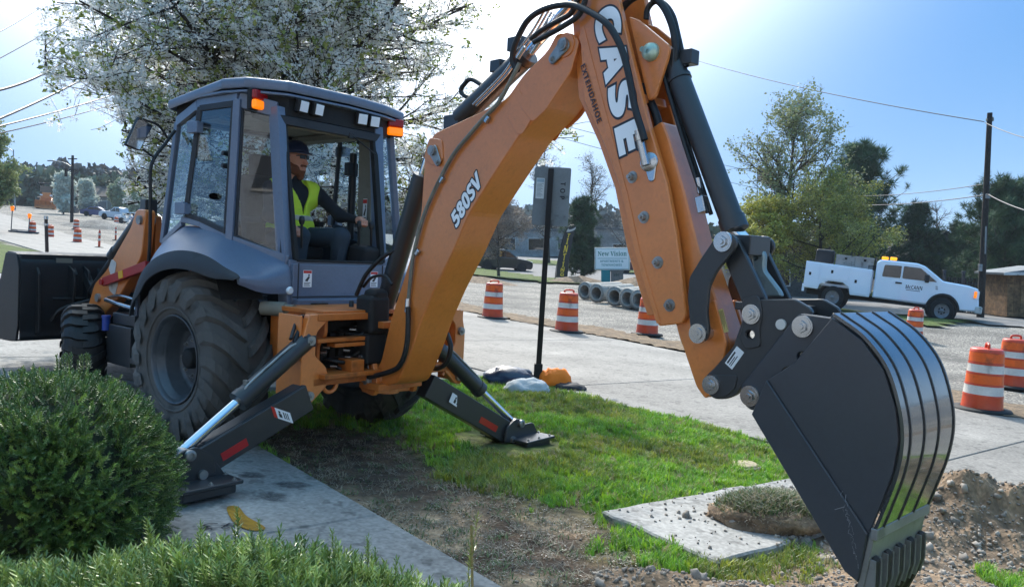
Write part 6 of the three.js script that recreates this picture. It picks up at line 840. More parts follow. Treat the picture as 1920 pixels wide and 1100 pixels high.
function house(name, label, u, d, w, hW, hR, dep, turn, wallC, roofC, wins, gableFront = false) {
  const t = thing(name, label, 'building'), wall = std(wallC, 0.9, { map: T.grain }); t.position.copy(gp(ux(u, d), d, -0.2)); t.rotation.y = turn;
  part('wall', gableFront ? plate([[-w / 2, 0], [w / 2, 0], [w / 2, hW], [0, hW + hR], [-w / 2, hW]], -dep / 2, dep / 2, 0.01) : box(w, hW, dep, 0, hW / 2, 0), wall, t);
  const e = 0.35; part('roof', gableFront ? [plate([[-w / 2 - e, hW - 0.15], [0, hW + hR + 0.02], [w / 2 + e, hW - 0.15], [w / 2 + e, hW + 0.02], [0, hW + hR + 0.22], [-w / 2 - e, hW + 0.02]], -dep / 2 - e, dep / 2 + e, 0.01)] : [hR > 0.6 ? plate([[-dep / 2 - e, hW], [0, hW + hR], [dep / 2 + e, hW]], -w / 2 - e, w / 2 + e, 0.02).rotateY(PI / 2) : box(w + 0.3, 0.35, dep + 0.3, 0, hW + 0.1, 0)], std(roofC, 0.9, { map: T.grain }), t);
  for (const [x, y, ww, hh] of wins) { const f = part('window', box(ww + 0.16, hh + 0.16, 0.08, x, y, dep / 2 + 0.03), M.white, t); part('pane', box(ww, hh, 0.02, x, y, dep / 2 + 0.075, 0, 0, 0, 0), M.tint, f); }
  return t;
}
house('gable_house', 'grey gabled house end between the dark evergreen and the right-hand pines', 1735, 66, 7.6, 2.6, 2.5, 8, R(-8), 0x6f747c, 0x4d4f55, [], true);
house('garage_building', 'low grey building behind the service truck bed', 1475, 52, 7, 2.7, 0.3, 5, R(4), 0x6a6d70, 0x4d4f52, [[-1.5, 1.4, 1.2, 0.9]]);
house('commercial_building', 'long low white building far behind the dark parked car', 985, 112, 30, 3.4, 0.3, 10, R(5), 0xb9bfc4, 0x7f868d, [-11, -7, -3, 1, 5, 9, 13].map((x) => [x, 1.6, 2.2, 1.5]));
house('commercial_building', 'low pale building behind the white business sign', 1190, 104, 12, 4.4, 0.3, 8, R(6), 0xa9b0b4, 0x6d747b, [[-3, 1.8, 1.6, 1.4], [1, 1.8, 1.6, 1.4], [4, 1.8, 1.4, 1.4]]);
house('far_house', 'pale house far left behind the small blossoming trees', 250, 150, 16, 3.2, 2.2, 8, 0.2, 0x9c9a94, 0x55504e, [[-4, 1.7, 1.4, 1.3], [0, 1.7, 1.4, 1.3], [4, 1.7, 1.4, 1.3]]);
{ // unseen pale building added behind the viewer to throw sunlight back on the machine
  const t = thing('added_building', 'unseen pale building added behind the viewer to bounce sunlight', 'building'); t.position.set(-3.5, H(-3.5, 3.4), 3.6); t.rotation.y = PI + R(-10); const w = std(0xc8d2e2, 0.9, { map: T.grain });
  part('wall', box(30, 6.4, 0.3, 0, 3.0, 0), w, t); part('roof', box(31, 0.4, 7, 0, 6.4, -3.2), M.white, t);
  for (let i = 0; i < 6; i++) { const f = part('window', box(1.5, 1.3, 0.1, -12.5 + i * 5, 4.9, 0.14), M.white, t); part('pane', box(1.36, 1.16, 0.02, -12.5 + i * 5, 4.9, 0.2, 0, 0, 0, 0), M.tint, f); }
}
const wood = std(0x3b3633, 0.9, { map: T.bark, bumpMap: T.bark, bumpScale: 0.01 });
const pR = (() => { const t = thing('utility_pole', 'tall wooden utility pole at the right beside the shed', 'utility pole'), d = 35; t.position.copy(gp(ux(1841, d), d)); part('pole', [cyl([0, -0.3, 0], [0.17, 8.9, 0], 0.155, 0.105, 14)], wood, t); part('insulator', [box(0.3, 0.12, 0.1, 0.18, 8.6, 0), cyl([0.3, 8.6, 0], [0.3, 8.72, 0], 0.04)], M.greyTrim, t); part('hardware', [box(0.16, 0.2, 0.2, 0.1, 5.3, 0.1), box(0.05, 1.2, 0.08, 0.05, 3.4, 0.14), box(0.14, 0.3, 0.12, -0.12, 2.2, 0.1)], M.zinc, t); return t.position; })();
const pL = (() => { const t = thing('utility_pole', 'far wooden utility pole with street lamp arm at the left', 'utility pole'), d = 92; t.position.copy(gp(ux(136, d), d)); part('pole', cyl([0, -0.3, 0], [0.32, 7.6, 0], 0.19, 0.14, 10), wood, t); part('lamp_arm', [tube([[0.2, 6.3, 0], [-0.8, 6.8, 0], [-2.0, 7.0, 0]], 0.05)], M.zinc, t); part('lamp_head', box(0.7, 0.14, 0.3, -2.2, 7.0, 0, 0, 0, 0, 0.05), M.zinc, t); part('crossarm', [box(1.0, 0.12, 0.12, 0.3, 7.2, 0), box(0.8, 0.12, 0.12, 0.28, 6.0, 0), cyl([-0.5, 5.2, 0], [-0.5, 6.1, 0], 0.16)], wood, t); return t.position; })();
{ const t = thing('street_lamp', 'thin pale street lamp pole beside the grey container at far left', 'street lamp'), d = 118; t.position.copy(gp(ux(31, d), d)); part('pole', cyl([0, 0, 0], [0, 8.8, 0], 0.12, 0.08, 10), M.zinc, t); part('lamp_arm', tube([[0, 8.5, 0], [-0.6, 8.9, 0], [-1.3, 9.0, 0]], 0.05), M.zinc, t); part('lamp_head', box(0.6, 0.12, 0.3, -1.5, 9.0, 0, 0, 0, 0, 0.04), M.zinc, t); }
function wire(label, a, b, sag, r = 0.012) { const pts = []; for (let i = 0; i <= 16; i++) { const t = i / 16; pts.push([mix(a.x, b.x, t), mix(a.y, b.y, t) - sag * 4 * t * (1 - t), mix(a.z, b.z, t)]); } const m = part('overhead_wire', tube(pts, r, 5, 32), M.hose, scene); tag(m, label, 'wire'); }
const sky3 = (u, v, d) => { const c = Math.cos(camera.rotation.x), s = Math.sin(camera.rotation.x), x = (u - 960) / 1500, y0 = -(v - 550) / 1500, q = V3(x, y0 * c + s, y0 * s - c); q.multiplyScalar(d / -q.z); return camera.position.clone().add(q); };
wire('upper thin wire sagging from the right-hand pole to behind the stick', sky3(1846, 228, 35), sky3(1240, 92, 62), 0.4, 0.022); wire('thin wire leaving the right-hand pole past the right edge', sky3(1848, 230, 35), sky3(2060, 282, 24), 0.2, 0.018);
wire('low thick cable leaving the right-hand pole past the right edge', sky3(1850, 362, 35), sky3(2060, 412, 24), 0.3, 0.03); wire('lower thin wire from the right-hand pole toward the pines', sky3(1845, 366, 35), sky3(1500, 372, 70), 0.5, 0.022); wire('pale wire below the pole top running left to the pines', sky3(1842, 346, 35), sky3(1500, 356, 70), 0.5, 0.018);
wire('thick looping cable at the upper left, upper of two', sky3(-60, 178, 16), sky3(250, -30, 26), 0.75, 0.03); wire('thick cable at the left, lower of two, into the tree', sky3(-60, 246, 16), sky3(220, 110, 26), 0.1, 0.03);
wire('thin wire at the left under the thick cables', sky3(-60, 250, 17), sky3(330, 130, 40), 0.2, 0.02); wire('thinnest wire at the left under the thick cables', sky3(-60, 262, 17), sky3(330, 150, 40), 0.2, 0.016); wire('thin wire crossing the upper left corner, outer one', sky3(-60, 90, 17), sky3(150, -40, 26), 0.1, 0.015); wire('thin wire crossing the upper left corner, inner one', sky3(-60, 140, 17), sky3(260, -50, 26), 0.1, 0.012); wire('outermost thin wire cutting the top left corner', sky3(-60, 78, 17), sky3(60, -40, 26), 0.05, 0.008);
wire('pale wire seen between boom and stick, upper of two', sky3(1060, 236, 40), sky3(1500, 340, 60), 0.1, 0.014); wire('pale wire seen between boom and stick, lower of two', sky3(1040, 255, 40), sky3(1500, 372, 60), 0.1, 0.014);
{ // flag on its staff, far behind the budding tree
  const t = thing('flag', 'striped flag on a staff behind the budding tree', 'flag'), d = 80; t.position.copy(gp(ux(1418, d), d)); const y = (478 - 325) / 1500 * d + 1.7 - t.position.y; part('staff', cyl([0, 0, 0], [0, y + 0.6, 0], 0.06, 0.04, 8), M.zinc, t);
  const a = print(128, 80, (x, w, h) => { for (let i = 0; i < 13; i++) { x.fillStyle = i % 2 ? '#e8e4e2' : '#b3242c'; x.fillRect(0, i * h / 13, w, h / 13 + 1); } x.fillStyle = '#27305e'; x.fillRect(0, 0, 52, 43); x.fillStyle = '#e8e4e2'; for (let i = 0; i < 5; i++) for (let j = 0; j < 4; j++) x.fillRect(5 + i * 10, 4 + j * 10, 3, 3); });
  const rows = [0, 1].map((k) => { const o = []; for (let i = 0; i <= 16; i++) { const s = i / 16; o.push([0.05 + s * 1.5, y + 0.5 - k * 1.3 - s * s * 1.1, 0.14 * Math.sin(s * 9)]); } return o; }); const g = sheet([rows[1], rows[0]]); decal('flag_cloth', g, std(0xffffff, 0.85, { map: a, side: THREE.DoubleSide }), t);
}
// ---- far left: second machine, containers, gravel heap
{
  const t = thing('parked_loader', 'orange and yellow loader with dark canopy parked far left among containers', 'loader'), q = site(86, 391); stand(t, q[0], q[1], R(-62), 1); t.scale.setScalar(1.06 * q[1] / 101);
  part('body', [box(3.2, 0.7, 1.1, 0, 1.0, 0), box(1.4, 0.7, 0.9, 1.1, 1.55, 0, 0, 0, 0, 0.05)], M.orange, t); part('canopy', [box(2.3, 0.12, 1.9, -0.4, 2.95, 0, 0, 0, 0, 0.04), ...[[-1.3, -0.75], [-1.3, 0.75], [0.5, -0.75], [0.5, 0.75]].map(([x, z]) => bar([x, 1.2, z], [x, 2.9, z], 0.1, 0.1))], M.lip, t); part('cab_glass', box(1.5, 1.1, 1.35, -0.4, 2.1, 0, 0, 0, 0, 0), M.tint, t);
  for (const [x, z, r] of [[-1.1, -0.85, 0.68], [-1.1, 0.85, 0.68], [1.4, -0.8, 0.5], [1.4, 0.8, 0.5]]) addWheel(t, x, r, z, r, 0.42); part('front_bucket', [...thick([-1.1, 1.1].map((z) => smoothLine([[2.4, 1.0], [2.25, 0.5], [2.4, 0.15], [3.1, 0.1]], 12).map((p) => [p[0], p[1], z])), 0.03), box(0.04, 0.8, 0.04, 2.4, 0.5, 1.1)], M.orangeDark, t); part('arm', [bar([-0.2, 1.5, -0.6], [2.3, 0.6, -0.6], 0.12, 0.24), bar([-0.2, 1.5, 0.6], [2.3, 0.6, 0.6], 0.12, 0.24)], M.orange, t); for (const z of [-0.5, 0.5]) part('headlight', box(0.08, 0.16, 0.3, 1.84, 1.6, z), M.lens, t);
  const cont = (label, u, v2, w, h, dep, turn, col) => { const c = thing('container', label, 'container'), m = std(col, 0.6, { map: T.grime }), q = site(u, v2); stand(c, q[0], q[1], turn, 1); c.scale.setScalar(q[1] / 105); part('shell', [box(w, h, dep, 0, h / 2, 0, 0, 0, 0, 0.03), ...Array.from({ length: Math.floor(w / 0.4) }, (_, i) => box(0.16, h * 0.84, 0.06, -w / 2 + 0.3 + i * 0.4, h * 0.48, dep / 2 + 0.02))], m, c); part('top_rail', box(w + 0.1, 0.14, dep + 0.1, 0, h + 0.04, 0), M.rim, c); part('corner_post', [box(0.14, h, 0.14, -w / 2, h / 2, dep / 2), box(0.14, h, 0.14, w / 2, h / 2, dep / 2)], M.rim, c); };
  cont('tall blue-grey container left of the parked loader', 43, 381, 2.6, 2.3, 2.4, 0.3, 0x6f7c90); cont('low blue-grey bin right of the parked loader', 122, 390, 2.9, 1.5, 2.0, 0.25, 0x66758c); cont('open dark grey skip in front of the low bin', 129, 398, 1.9, 0.85, 1.6, 0.2, 0x3f464f); cont('dark grey skip behind the far utility pole', 150, 391, 2.0, 1.1, 1.6, 0.2, 0x3a3d42);
  const hp = (label, u, d2, rx, h, seed, mat) => { const rows = []; for (let j = 0; j <= 16; j++) { const row = []; for (let i = 0; i <= 32; i++) { const a = i / 32 * 2 * PI, q = j / 16, n = 0.85 + 0.4 * fbm3(Math.cos(a) * q * 2 + 10 + seed, Math.sin(a) * q * 2 + 10, 4, seed); row.push([Math.cos(a) * rx * q, h * (1 - Math.pow(q, 1.3)) * n - 0.05 * q, Math.sin(a) * rx * 0.7 * q]); } rows.push(row); } const m = part('gravel_heap', sheet(rows), mat, scene); stand(m, ux(u, d2), d2, 0, 1); tag(m, label, 'gravel heap'); };
  hp('long low grey gravel heap at the far left behind the drums', 190, 84, 4.2, 0.85, 3, M.gravel); hp('low dark earth heap right of the feather banner', 1085, 54, 2.6, 0.5, 8, M.soil); hp('low weedy earth heap behind the concrete pipes near the stick', 1195, 50, 2.8, 0.7, 5, M.soil); hp('small dark earth heap beside the grass left of the drum', 900, 46, 2.4, 0.3, 6, M.soil);
}
// ---------------------------------------------------------------- trees, shrubs
function skeleton(seed, o) { // branching from the ground up; returns limb segments and twig places
  const r = rng(seed), segs = [], spots = [], up = V3(0, 1, 0);
  const grow = (p, dir, len, rad, lv, reach) => {
    const n = lv === 0 ? o.trunkSeg ?? 6 : Math.max(3, 5 - lv), L = o.levels[lv], step = len / n; let q = p.clone(), d = dir.clone();
    for (let i = 0; i < n; i++) {
      const wob = L.wob ?? 0.15; d.add(V3(r() - 0.5, r() - 0.5, r() - 0.5).multiplyScalar(wob * 2)).addScaledVector(up, L.lift ?? 0).normalize();
      const e = q.clone().addScaledVector(d, step), r0 = mix(rad, rad * (L.taper ?? 0.45), i / n), r1 = mix(rad, rad * (L.taper ?? 0.45), (i + 1) / n);
      segs.push([q, e, r0, r1, lv]);
      const t = (i + 1) / n;
      if (lv + 1 < o.levels.length && t > (L.from ?? 0.2)) {
        const N = o.levels[lv + 1], k = Math.floor(N.per + r());
        for (let j = 0; j < k; j++) {
          const a = r() * 2 * PI, side = V3(Math.cos(a), 0, Math.sin(a)); side.addScaledVector(d, -side.dot(d)).normalize();
          const ang = R(N.ang[0] + (N.ang[1] - N.ang[0]) * r()), nd = d.clone().multiplyScalar(Math.cos(ang)).addScaledVector(side, Math.sin(ang));
          const fall = L.shape ? L.shape(t) : 1; grow(e.clone().lerp(q, r() * 0.7), nd, N.len * fall * (0.7 + 0.6 * r()), Math.min(r1 * 0.75, N.rad * (0.7 + 0.6 * r())), lv + 1);
        }
      }
      if (lv >= (o.leafFrom ?? 2)) { const m = o.leafPer ?? 1; for (let j = 0; j < m; j++) if (r() < (o.leafKeep ?? 1)) spots.push([q.clone().lerp(e, r()), d.clone()]); }
      q = e;
    }
  };
  grow(V3(0, -0.1, 0), V3((r() - 0.5) * 0.06, 1, (r() - 0.5) * 0.06).normalize(), o.height, o.radius, 0);
  return { segs, spots, r };
}
function limbs(segs, minR = 0) {
  const pos = [], nor = [], idx = [], a = V3(), b = V3(), t = V3();
  for (const [p, q, r0, r1, lv] of segs) {
    if (r0 < minR) continue; const n = lv === 0 ? 10 : lv === 1 ? 6 : lv === 2 ? 4 : 3; t.copy(q).sub(p).normalize(); a.set(Math.abs(t.y) > 0.9 ? 1 : 0, Math.abs(t.y) > 0.9 ? 0 : 1, 0).cross(t).normalize(); b.copy(t).cross(a);
    const k = pos.length / 3;
    for (const [c, rr] of [[p, r0], [q, r1]]) for (let i = 0; i <= n; i++) { const w = i / n * 2 * PI, x = Math.cos(w), y = Math.sin(w), nx = a.x * x + b.x * y, ny = a.y * x + b.y * y, nz = a.z * x + b.z * y; pos.push(c.x + nx * rr, c.y + ny * rr, c.z + nz * rr); nor.push(nx, ny, nz); }
    for (let i = 0; i < n; i++) idx.push(k + i, k + i + 1, k + n + 1 + i, k + i + 1, k + n + 2 + i, k + n + 1 + i);
  }
  const g = new THREE.BufferGeometry(); g.setAttribute('position', new THREE.Float32BufferAttribute(pos, 3)); g.setAttribute('normal', new THREE.Float32BufferAttribute(nor, 3)); g.setIndex(idx); return g;
}
function leafBall(seed, n, size, spread, long = 1.3, flat = 1) { // a clump of small leaf faces
  const r = rng(seed), pos = [], idx = [], x = V3(), y = V3(), c = V3();
  for (let i = 0; i < n; i++) {
    c.set(r() - 0.5, (r() - 0.5) * flat, r() - 0.5).multiplyScalar(spread * 2); x.set(r() - 0.5, r() - 0.5, r() - 0.5).normalize(); y.set(r() - 0.5, r() - 0.5, r() - 0.5).cross(x).normalize(); const s = size * (0.6 + 0.7 * r()), k = pos.length / 3;
    x.multiplyScalar(s * long); y.multiplyScalar(s * 0.5); pos.push(c.x - x.x * 0.5, c.y - x.y * 0.5, c.z - x.z * 0.5, c.x + y.x, c.y + y.y, c.z + y.z, c.x + x.x * 0.5, c.y + x.y * 0.5, c.z + x.z * 0.5, c.x - y.x, c.y - y.y, c.z - y.z); idx.push(k, k + 1, k + 2, k, k + 2, k + 3);
  }
  const g = new THREE.BufferGeometry(); g.setAttribute('position', new THREE.Float32BufferAttribute(pos, 3)); g.setIndex(idx); g.computeVertexNormals(); return g;
}
function needleBall(seed, n, len, w) { const r = rng(seed), pos = [], idx = [], d = V3(), s = V3(); for (let i = 0; i < n; i++) { d.set(r() - 0.5, r() - 0.35, r() - 0.5).normalize(); s.set(r() - 0.5, r() - 0.5, r() - 0.5).cross(d).normalize().multiplyScalar(w); const k = pos.length / 3, L = len * (0.6 + 0.6 * r()), o = 0.1 * L; pos.push(d.x * o - s.x, d.y * o - s.y, d.z * o - s.z, d.x * o + s.x, d.y * o + s.y, d.z * o + s.z, d.x * L, d.y * L, d.z * L); idx.push(k, k + 1, k + 2); } const g = new THREE.BufferGeometry(); g.setAttribute('position', new THREE.Float32BufferAttribute(pos, 3)); g.setIndex(idx); g.computeVertexNormals(); return g; }
M.barkGrey = std(new THREE.Color(0.13, 0.115, 0.10), 0.95, { map: T.bark, bumpMap: T.bark, bumpScale: 0.01 });
M.barkDark = std(new THREE.Color(0.075, 0.065, 0.06), 0.95, { map: T.bark });
const leafMat = (tr = 0.4) => phys(0xffffff, 0.8, { transmission: tr, thickness: 0, side: THREE.DoubleSide });
M.leaf = leafMat(0.35); M.petal = leafMat(0.6); M.needle = leafMat(0.12);
function inst(name, geo, mat, list, parent) { const m = scatter(name, geo, mat, list); m.name = name; m.userData = { kind: 'stuff' }; parent.add(m); return m; }
const tone = (r, a, b, v = 0.5) => { const t = r(), k = 1 - v / 2 + v * r(); return [0, 1, 2].map((c) => mix(a[c], b[c], t) * k); };

{ // the blossoming pear behind the cab
  const t = thing('blossoming_tree', 'large white-blossoming tree behind the backhoe cab', 'tree'); stand(t, -3.25, 12.2, 0, 0);
  const s = skeleton(76, { height: 5.8, radius: 0.17, trunkSeg: 12, leafFrom: 2, leafPer: 2, leafKeep: 0.7, levels: [
    { wob: 0.05, from: 0.3, taper: 0.3, shape: (q) => 1.2 - 0.66 * q * q }, { per: 6.4, ang: [50, 94], len: 3.75, rad: 0.048, wob: 0.12, lift: 0.03, from: 0.1, taper: 0.3, shape: (q) => 1 - 0.45 * q }, { per: 3.5, ang: [28, 72], len: 1.4, rad: 0.024, wob: 0.2, lift: 0.015, from: 0.0, taper: 0.4 }, { per: 2.7, ang: [30, 75], len: 0.58, rad: 0.0085, wob: 0.25, lift: 0.02, taper: 0.5 }] });
  const low = (p) => p.y < 2.9 && p.x > 2.0; const cut = (p) => low(p) || p.x < -3.75 + 0.55 * Math.max(0, p.z) || (p.y < 3.3 && p.x < -2.6 + 0.45 * Math.max(0, p.z)); s.spots = s.spots.filter(([p]) => !cut(p)); s.segs = s.segs.filter((q) => q[4] < 1 || !(cut(q[0]) || cut(q[1])));
  // a second stem, straight and slimmer, rising beside the first
  const l2 = [], p0 = V3(-0.1, 0.3, 0.4); for (let i = 0; i < 8; i++) l2.push([V3(p0.x - 0.22 + 0.012 * i, p0.y + i * 0.8, p0.z), V3(p0.x - 0.22 + 0.012 * (i + 1), p0.y + (i + 1) * 0.8, p0.z), 0.066 - 0.004 * i, 0.062 - 0.004 * i, 0]);
  part('trunk', limbs(s.segs.filter((q) => q[4] === 0).concat(l2)), M.barkDark, t); part('limbs', limbs(s.segs.filter((q) => q[4] > 0)), M.barkDark, t);
  const r = s.r, fl = [[], []], lf = [];
  for (const [p, d] of s.spots) { const k = r(); if (k < 0.80) fl[r() < 0.5 ? 0 : 1].push([p.x + (r() - 0.5) * 0.05, p.y + (r() - 0.5) * 0.05, p.z + (r() - 0.5) * 0.05, 0.6 + 0.8 * r(), r() * 6.3, tone(r, [0.92, 0.91, 0.89], [0.86, 0.87, 0.83], 0.1), r() * 6, r() * 6]); if (k > 0.78) lf.push([p.x + (r() - 0.5) * 0.14, p.y + (r() - 0.5) * 0.14, p.z + (r() - 0.5) * 0.14, 0.7 + 0.7 * r(), r() * 6.3, tone(r, [0.20, 0.27, 0.06], [0.36, 0.36, 0.09]), r() * 6, r() * 6]); }
  for (const i of [0, 1]) inst('blossom', leafBall(60 + i, 18, 0.026, 0.045, 1.0), M.petal, fl[i], t);
  inst('leaves', leafBall(64, 6, 0.04, 0.05, 1.7), M.leaf, lf, t);
}
function broadTree(name, label, x, d, seed, H0, spreadK, cols, dens, o = {}, group) {
  const t = thing(name, label, 'tree', null, group); stand(t, x, d, 0, 0);
  const s = skeleton(seed, { height: H0, radius: H0 * 0.018 + 0.03, trunkSeg: 9, leafFrom: 2, leafPer: dens.per, leafKeep: dens.keep, levels: [
    { wob: 0.05, from: o.from ?? 0.25, taper: 0.2, shape: (q) => 1.15 - 0.9 * q * q }, { per: o.per ?? 2.4, ang: o.ang ?? [35, 65], len: H0 * 0.36 * spreadK, rad: H0 * 0.008, wob: 0.14, lift: o.lift ?? 0.07, from: 0.15, taper: 0.3, shape: (q) => 1 - 0.4 * q }, { per: o.per2 ?? 2.2, ang: [28, 60], len: H0 * 0.15 * spreadK, rad: H0 * 0.0032, wob: 0.2, lift: 0.03, from: 0.0, taper: 0.4 }, { per: 1.3, ang: [25, 60], len: H0 * 0.07, rad: H0 * 0.0014, wob: 0.25, taper: 0.5 }] });
  part('trunk', limbs(s.segs.filter((q) => q[4] === 0)), o.bark ?? M.barkGrey, t); part('limbs', limbs(s.segs.filter((q) => q[4] > 0)), o.bark ?? M.barkGrey, t);
  if (dens.n) inst('crown', leafBall(seed + 5, dens.n, dens.size, dens.spread, 1.4), M.leaf, s.spots.map(([p]) => [p.x + (s.r() - 0.5) * dens.spread, p.y + (s.r() - 0.5) * dens.spread, p.z + (s.r() - 0.5) * dens.spread, 0.6 + 0.8 * s.r(), s.r() * 6.3, tone(s.r, cols[0], cols[1]), s.r() * 6, s.r() * 6]), t);
  return t;
}
function pine(label, x, d, seed, H0, W0, dark = 1, group) {
  const t = thing('pine_tree', label, 'tree', null, group), r = rng(seed); stand(t, x, d, 0, 0); const segs = [], list = [];
  for (let i = 0; i < 10; i++) segs.push([V3(0, H0 * i / 10, 0), V3(0, H0 * (i + 1) / 10, 0), 0.17 * (1 - i / 11), 0.17 * (1 - (i + 1) / 11), 0]);
  for (let y = H0 * 0.08; y < H0; y += H0 * 0.042) for (let k = 0; k < 6; k++) {
    const q = y / H0, L = W0 * (0.4 + 0.75 * r()) * Math.min(1, 1.25 * Math.pow(1 - q, 0.62) + 0.05), a = r() * 2 * PI, rise = 0.25 + 0.5 * q + 0.2 * (r() - 0.5), e = V3(Math.cos(a) * L, y + L * rise, Math.sin(a) * L), m = V3(Math.cos(a) * L * 0.5, y + L * rise * 0.35, Math.sin(a) * L * 0.5);
    segs.push([V3(0, y, 0), m, 0.05, 0.035, 2], [m, e, 0.035, 0.012, 2]);
    for (let j = 0; j < 10; j++) { const u = 0.25 + 0.8 * r(), c = u < 0.5 ? V3(0, y, 0).lerp(m, u * 2) : m.clone().lerp(e, u * 2 - 1); list.push([c.x + (r() - 0.5) * 0.6 * W0 / 2.4, c.y + (r() - 0.35) * 0.45, c.z + (r() - 0.5) * 0.6 * W0 / 2.4, 0.7 + 0.7 * r(), r() * 6.3, tone(r, [0.035 * dark, 0.075 * dark, 0.03 * dark], [0.075 * dark, 0.125 * dark, 0.045 * dark])]); }
  }
  part('trunk', limbs(segs.filter((s) => s[4] === 0)), M.barkDark, t); part('limbs', limbs(segs.filter((s) => s[4] > 0)), M.barkDark, t); inst('crown', needleBall(seed + 3, 46, 0.36 * Math.max(1, W0 / 2.6), 0.013 * Math.max(1, W0 / 2.6)), M.needle, list, t); return t;
}
broadTree('budding_tree', 'tall thin-leaved tree just coming into bud right of the excavator arm', ux(1466, 46), 46, 31, 10.0, 1.2, [[0.20, 0.24, 0.10], [0.30, 0.32, 0.16]], { per: 2, keep: 0.42, n: 4, size: 0.085, spread: 0.16 }, { from: 0.22, per: 3, per2: 3.4, ang: [30, 62], bark: M.barkGrey });
pine('tall dark pine behind the yellow-green tree, above the white truck', ux(1612, 64), 64, 41, 11.4, 4.2, 1.25);
broadTree('leafing_tree', 'broad yellow-green tree coming into leaf behind the white service truck', ux(1545, 41), 41, 51, 5.6, 2.0, [[0.17, 0.19, 0.045], [0.36, 0.36, 0.06]], { per: 2, keep: 0.8, n: 6, size: 0.085, spread: 0.18 }, { from: 0.2, per: 3.2, ang: [45, 80], lift: 0.03, bark: M.barkDark });
broadTree('leafing_tree', 'lower yellow-leaved tree just right of the excavator arm behind the truck bed', ux(1440, 42), 42, 54, 4.6, 1.6, [[0.30, 0.30, 0.04], [0.42, 0.40, 0.06]], { per: 2, keep: 0.7, n: 6, size: 0.08, spread: 0.18 }, { from: 0.2, per: 2.6, ang: [45, 75], bark: M.barkDark });
pine('short dark evergreen beside the gable, right of the yellow-green tree', ux(1722, 60), 60, 43, 6.8, 2.0, 0.8);
broadTree('bare_tree', 'pale leafless tree between the dark evergreen and the right-hand pine', ux(1752, 80), 80, 56, 8, 0.9, [], { per: 0, keep: 0 }, {});
pine('wide dark pine behind the wooden pole at the right edge', ux(1885, 50), 50, 44, 7.6, 3.3);
pine('dark pine cut by the right edge of the picture', ux(1955, 56), 56, 47, 9.0, 3.2);
pine('low dark pine left of the wooden pole', ux(1800, 58), 58, 48, 5.4, 1.7);
{ const t = pine('rounded dark evergreen seen between boom and stick behind the sign panel', ux(1092, 62), 62, 45, 6.0, 1.75, 0.9); }
broadTree('bare_tree', 'reddish twiggy tree over the dark parked car', ux(935, 58), 58, 57, 5.0, 1.45, [[0.24, 0.20, 0.17], [0.30, 0.24, 0.19]], { per: 3, keep: 0.8, n: 4, size: 0.07, spread: 0.2 }, { from: 0.28, per: 3, ang: [40, 75] });
[['tall leafless tree right behind the sign panel, left of three', 1028, 88, 12.4, 60], ['tall leafless tree behind the dark evergreen, middle of three', 1110, 92, 11.5, 61], ['tall leafless tree left of the stick, right one of three', 1178, 96, 9.8, 62]].forEach(([l, u, d, h, s]) => broadTree('bare_tree', l, ux(u, d), d, s, h, 0.8, [[0.3, 0.3, 0.28], [0.36, 0.36, 0.32]], { per: 1, keep: 0.4, n: 3, size: 0.1, spread: 0.2 }, { from: 0.2, ang: [22, 50], lift: 0.1 }));
broadTree('leafing_tree', 'pale green tree at the left edge of the picture', ux(-30, 60), 60, 63, 7.6, 0.95, [[0.20, 0.26, 0.09], [0.30, 0.33, 0.14]], { per: 3, keep: 0.8, n: 7, size: 0.12, spread: 0.25 }, { from: 0.2, per: 2.8 });
[['small white-blossoming tree behind the grey containers', 121, 118, 5.2, 64], ['small white-blossoming tree right of the far utility pole', 165, 122, 4.6, 65], ['small pale tree behind the parked cars at the left', 262, 116, 4.6, 66], ['small pale tree left of the cab above the parked cars', 225, 126, 5.2, 67]].forEach(([l, u, d, h, s], i) => broadTree('far_tree', l, ux(u, d), d, s, h, 0.75, i < 2 ? [[0.55, 0.58, 0.50], [0.66, 0.68, 0.6]] : [[0.30, 0.35, 0.2], [0.4, 0.42, 0.28]], { per: 3, keep: 0.9, n: 8, size: 0.22, spread: 0.35 }, { from: 0.12, per: 2.6, ang: [25, 50] }));
{ // far woods that read as one mass, along the skyline
  const r = rng(99), L = [], tr = [];
  const belt = (u0, u1, d0, d1, h, n, c0, c1) => { for (let i = 0; i < n; i++) { const d = mix(d0, d1, r()), x = ux(mix(u0, u1, r()), d), hh = h * (0.6 + 0.5 * fbm3(x * 0.12 + 50, d * 0.05, 3, 9)), y = H(x, -d) + hh * Math.pow(r(), 0.7); L.push([x, y, -d, (0.8 + 0.8 * r()) * d / 130, r() * 6.3, tone(r, c0, c1), r() * 6, r() * 6]); } };
  belt(-400, 330, 165, 215, 8.5, 5200, [0.055, 0.065, 0.05], [0.14, 0.13, 0.12]); belt(-400, 330, 150, 165, 6, 2200, [0.07, 0.10, 0.05], [0.17, 0.19, 0.12]); belt(330, 1250, 190, 230, 9, 3600, [0.10, 0.11, 0.08], [0.2, 0.19, 0.16]); belt(1250, 2400, 110, 150, 5.5, 3600, [0.035, 0.06, 0.03], [0.1, 0.12, 0.06]);
  const w = scatter('far_woods', leafBall(70, 22, 0.7, 1.0, 1.3), M.needle, L, 'distant belt of trees closing the skyline behind everything', 'woods');
}
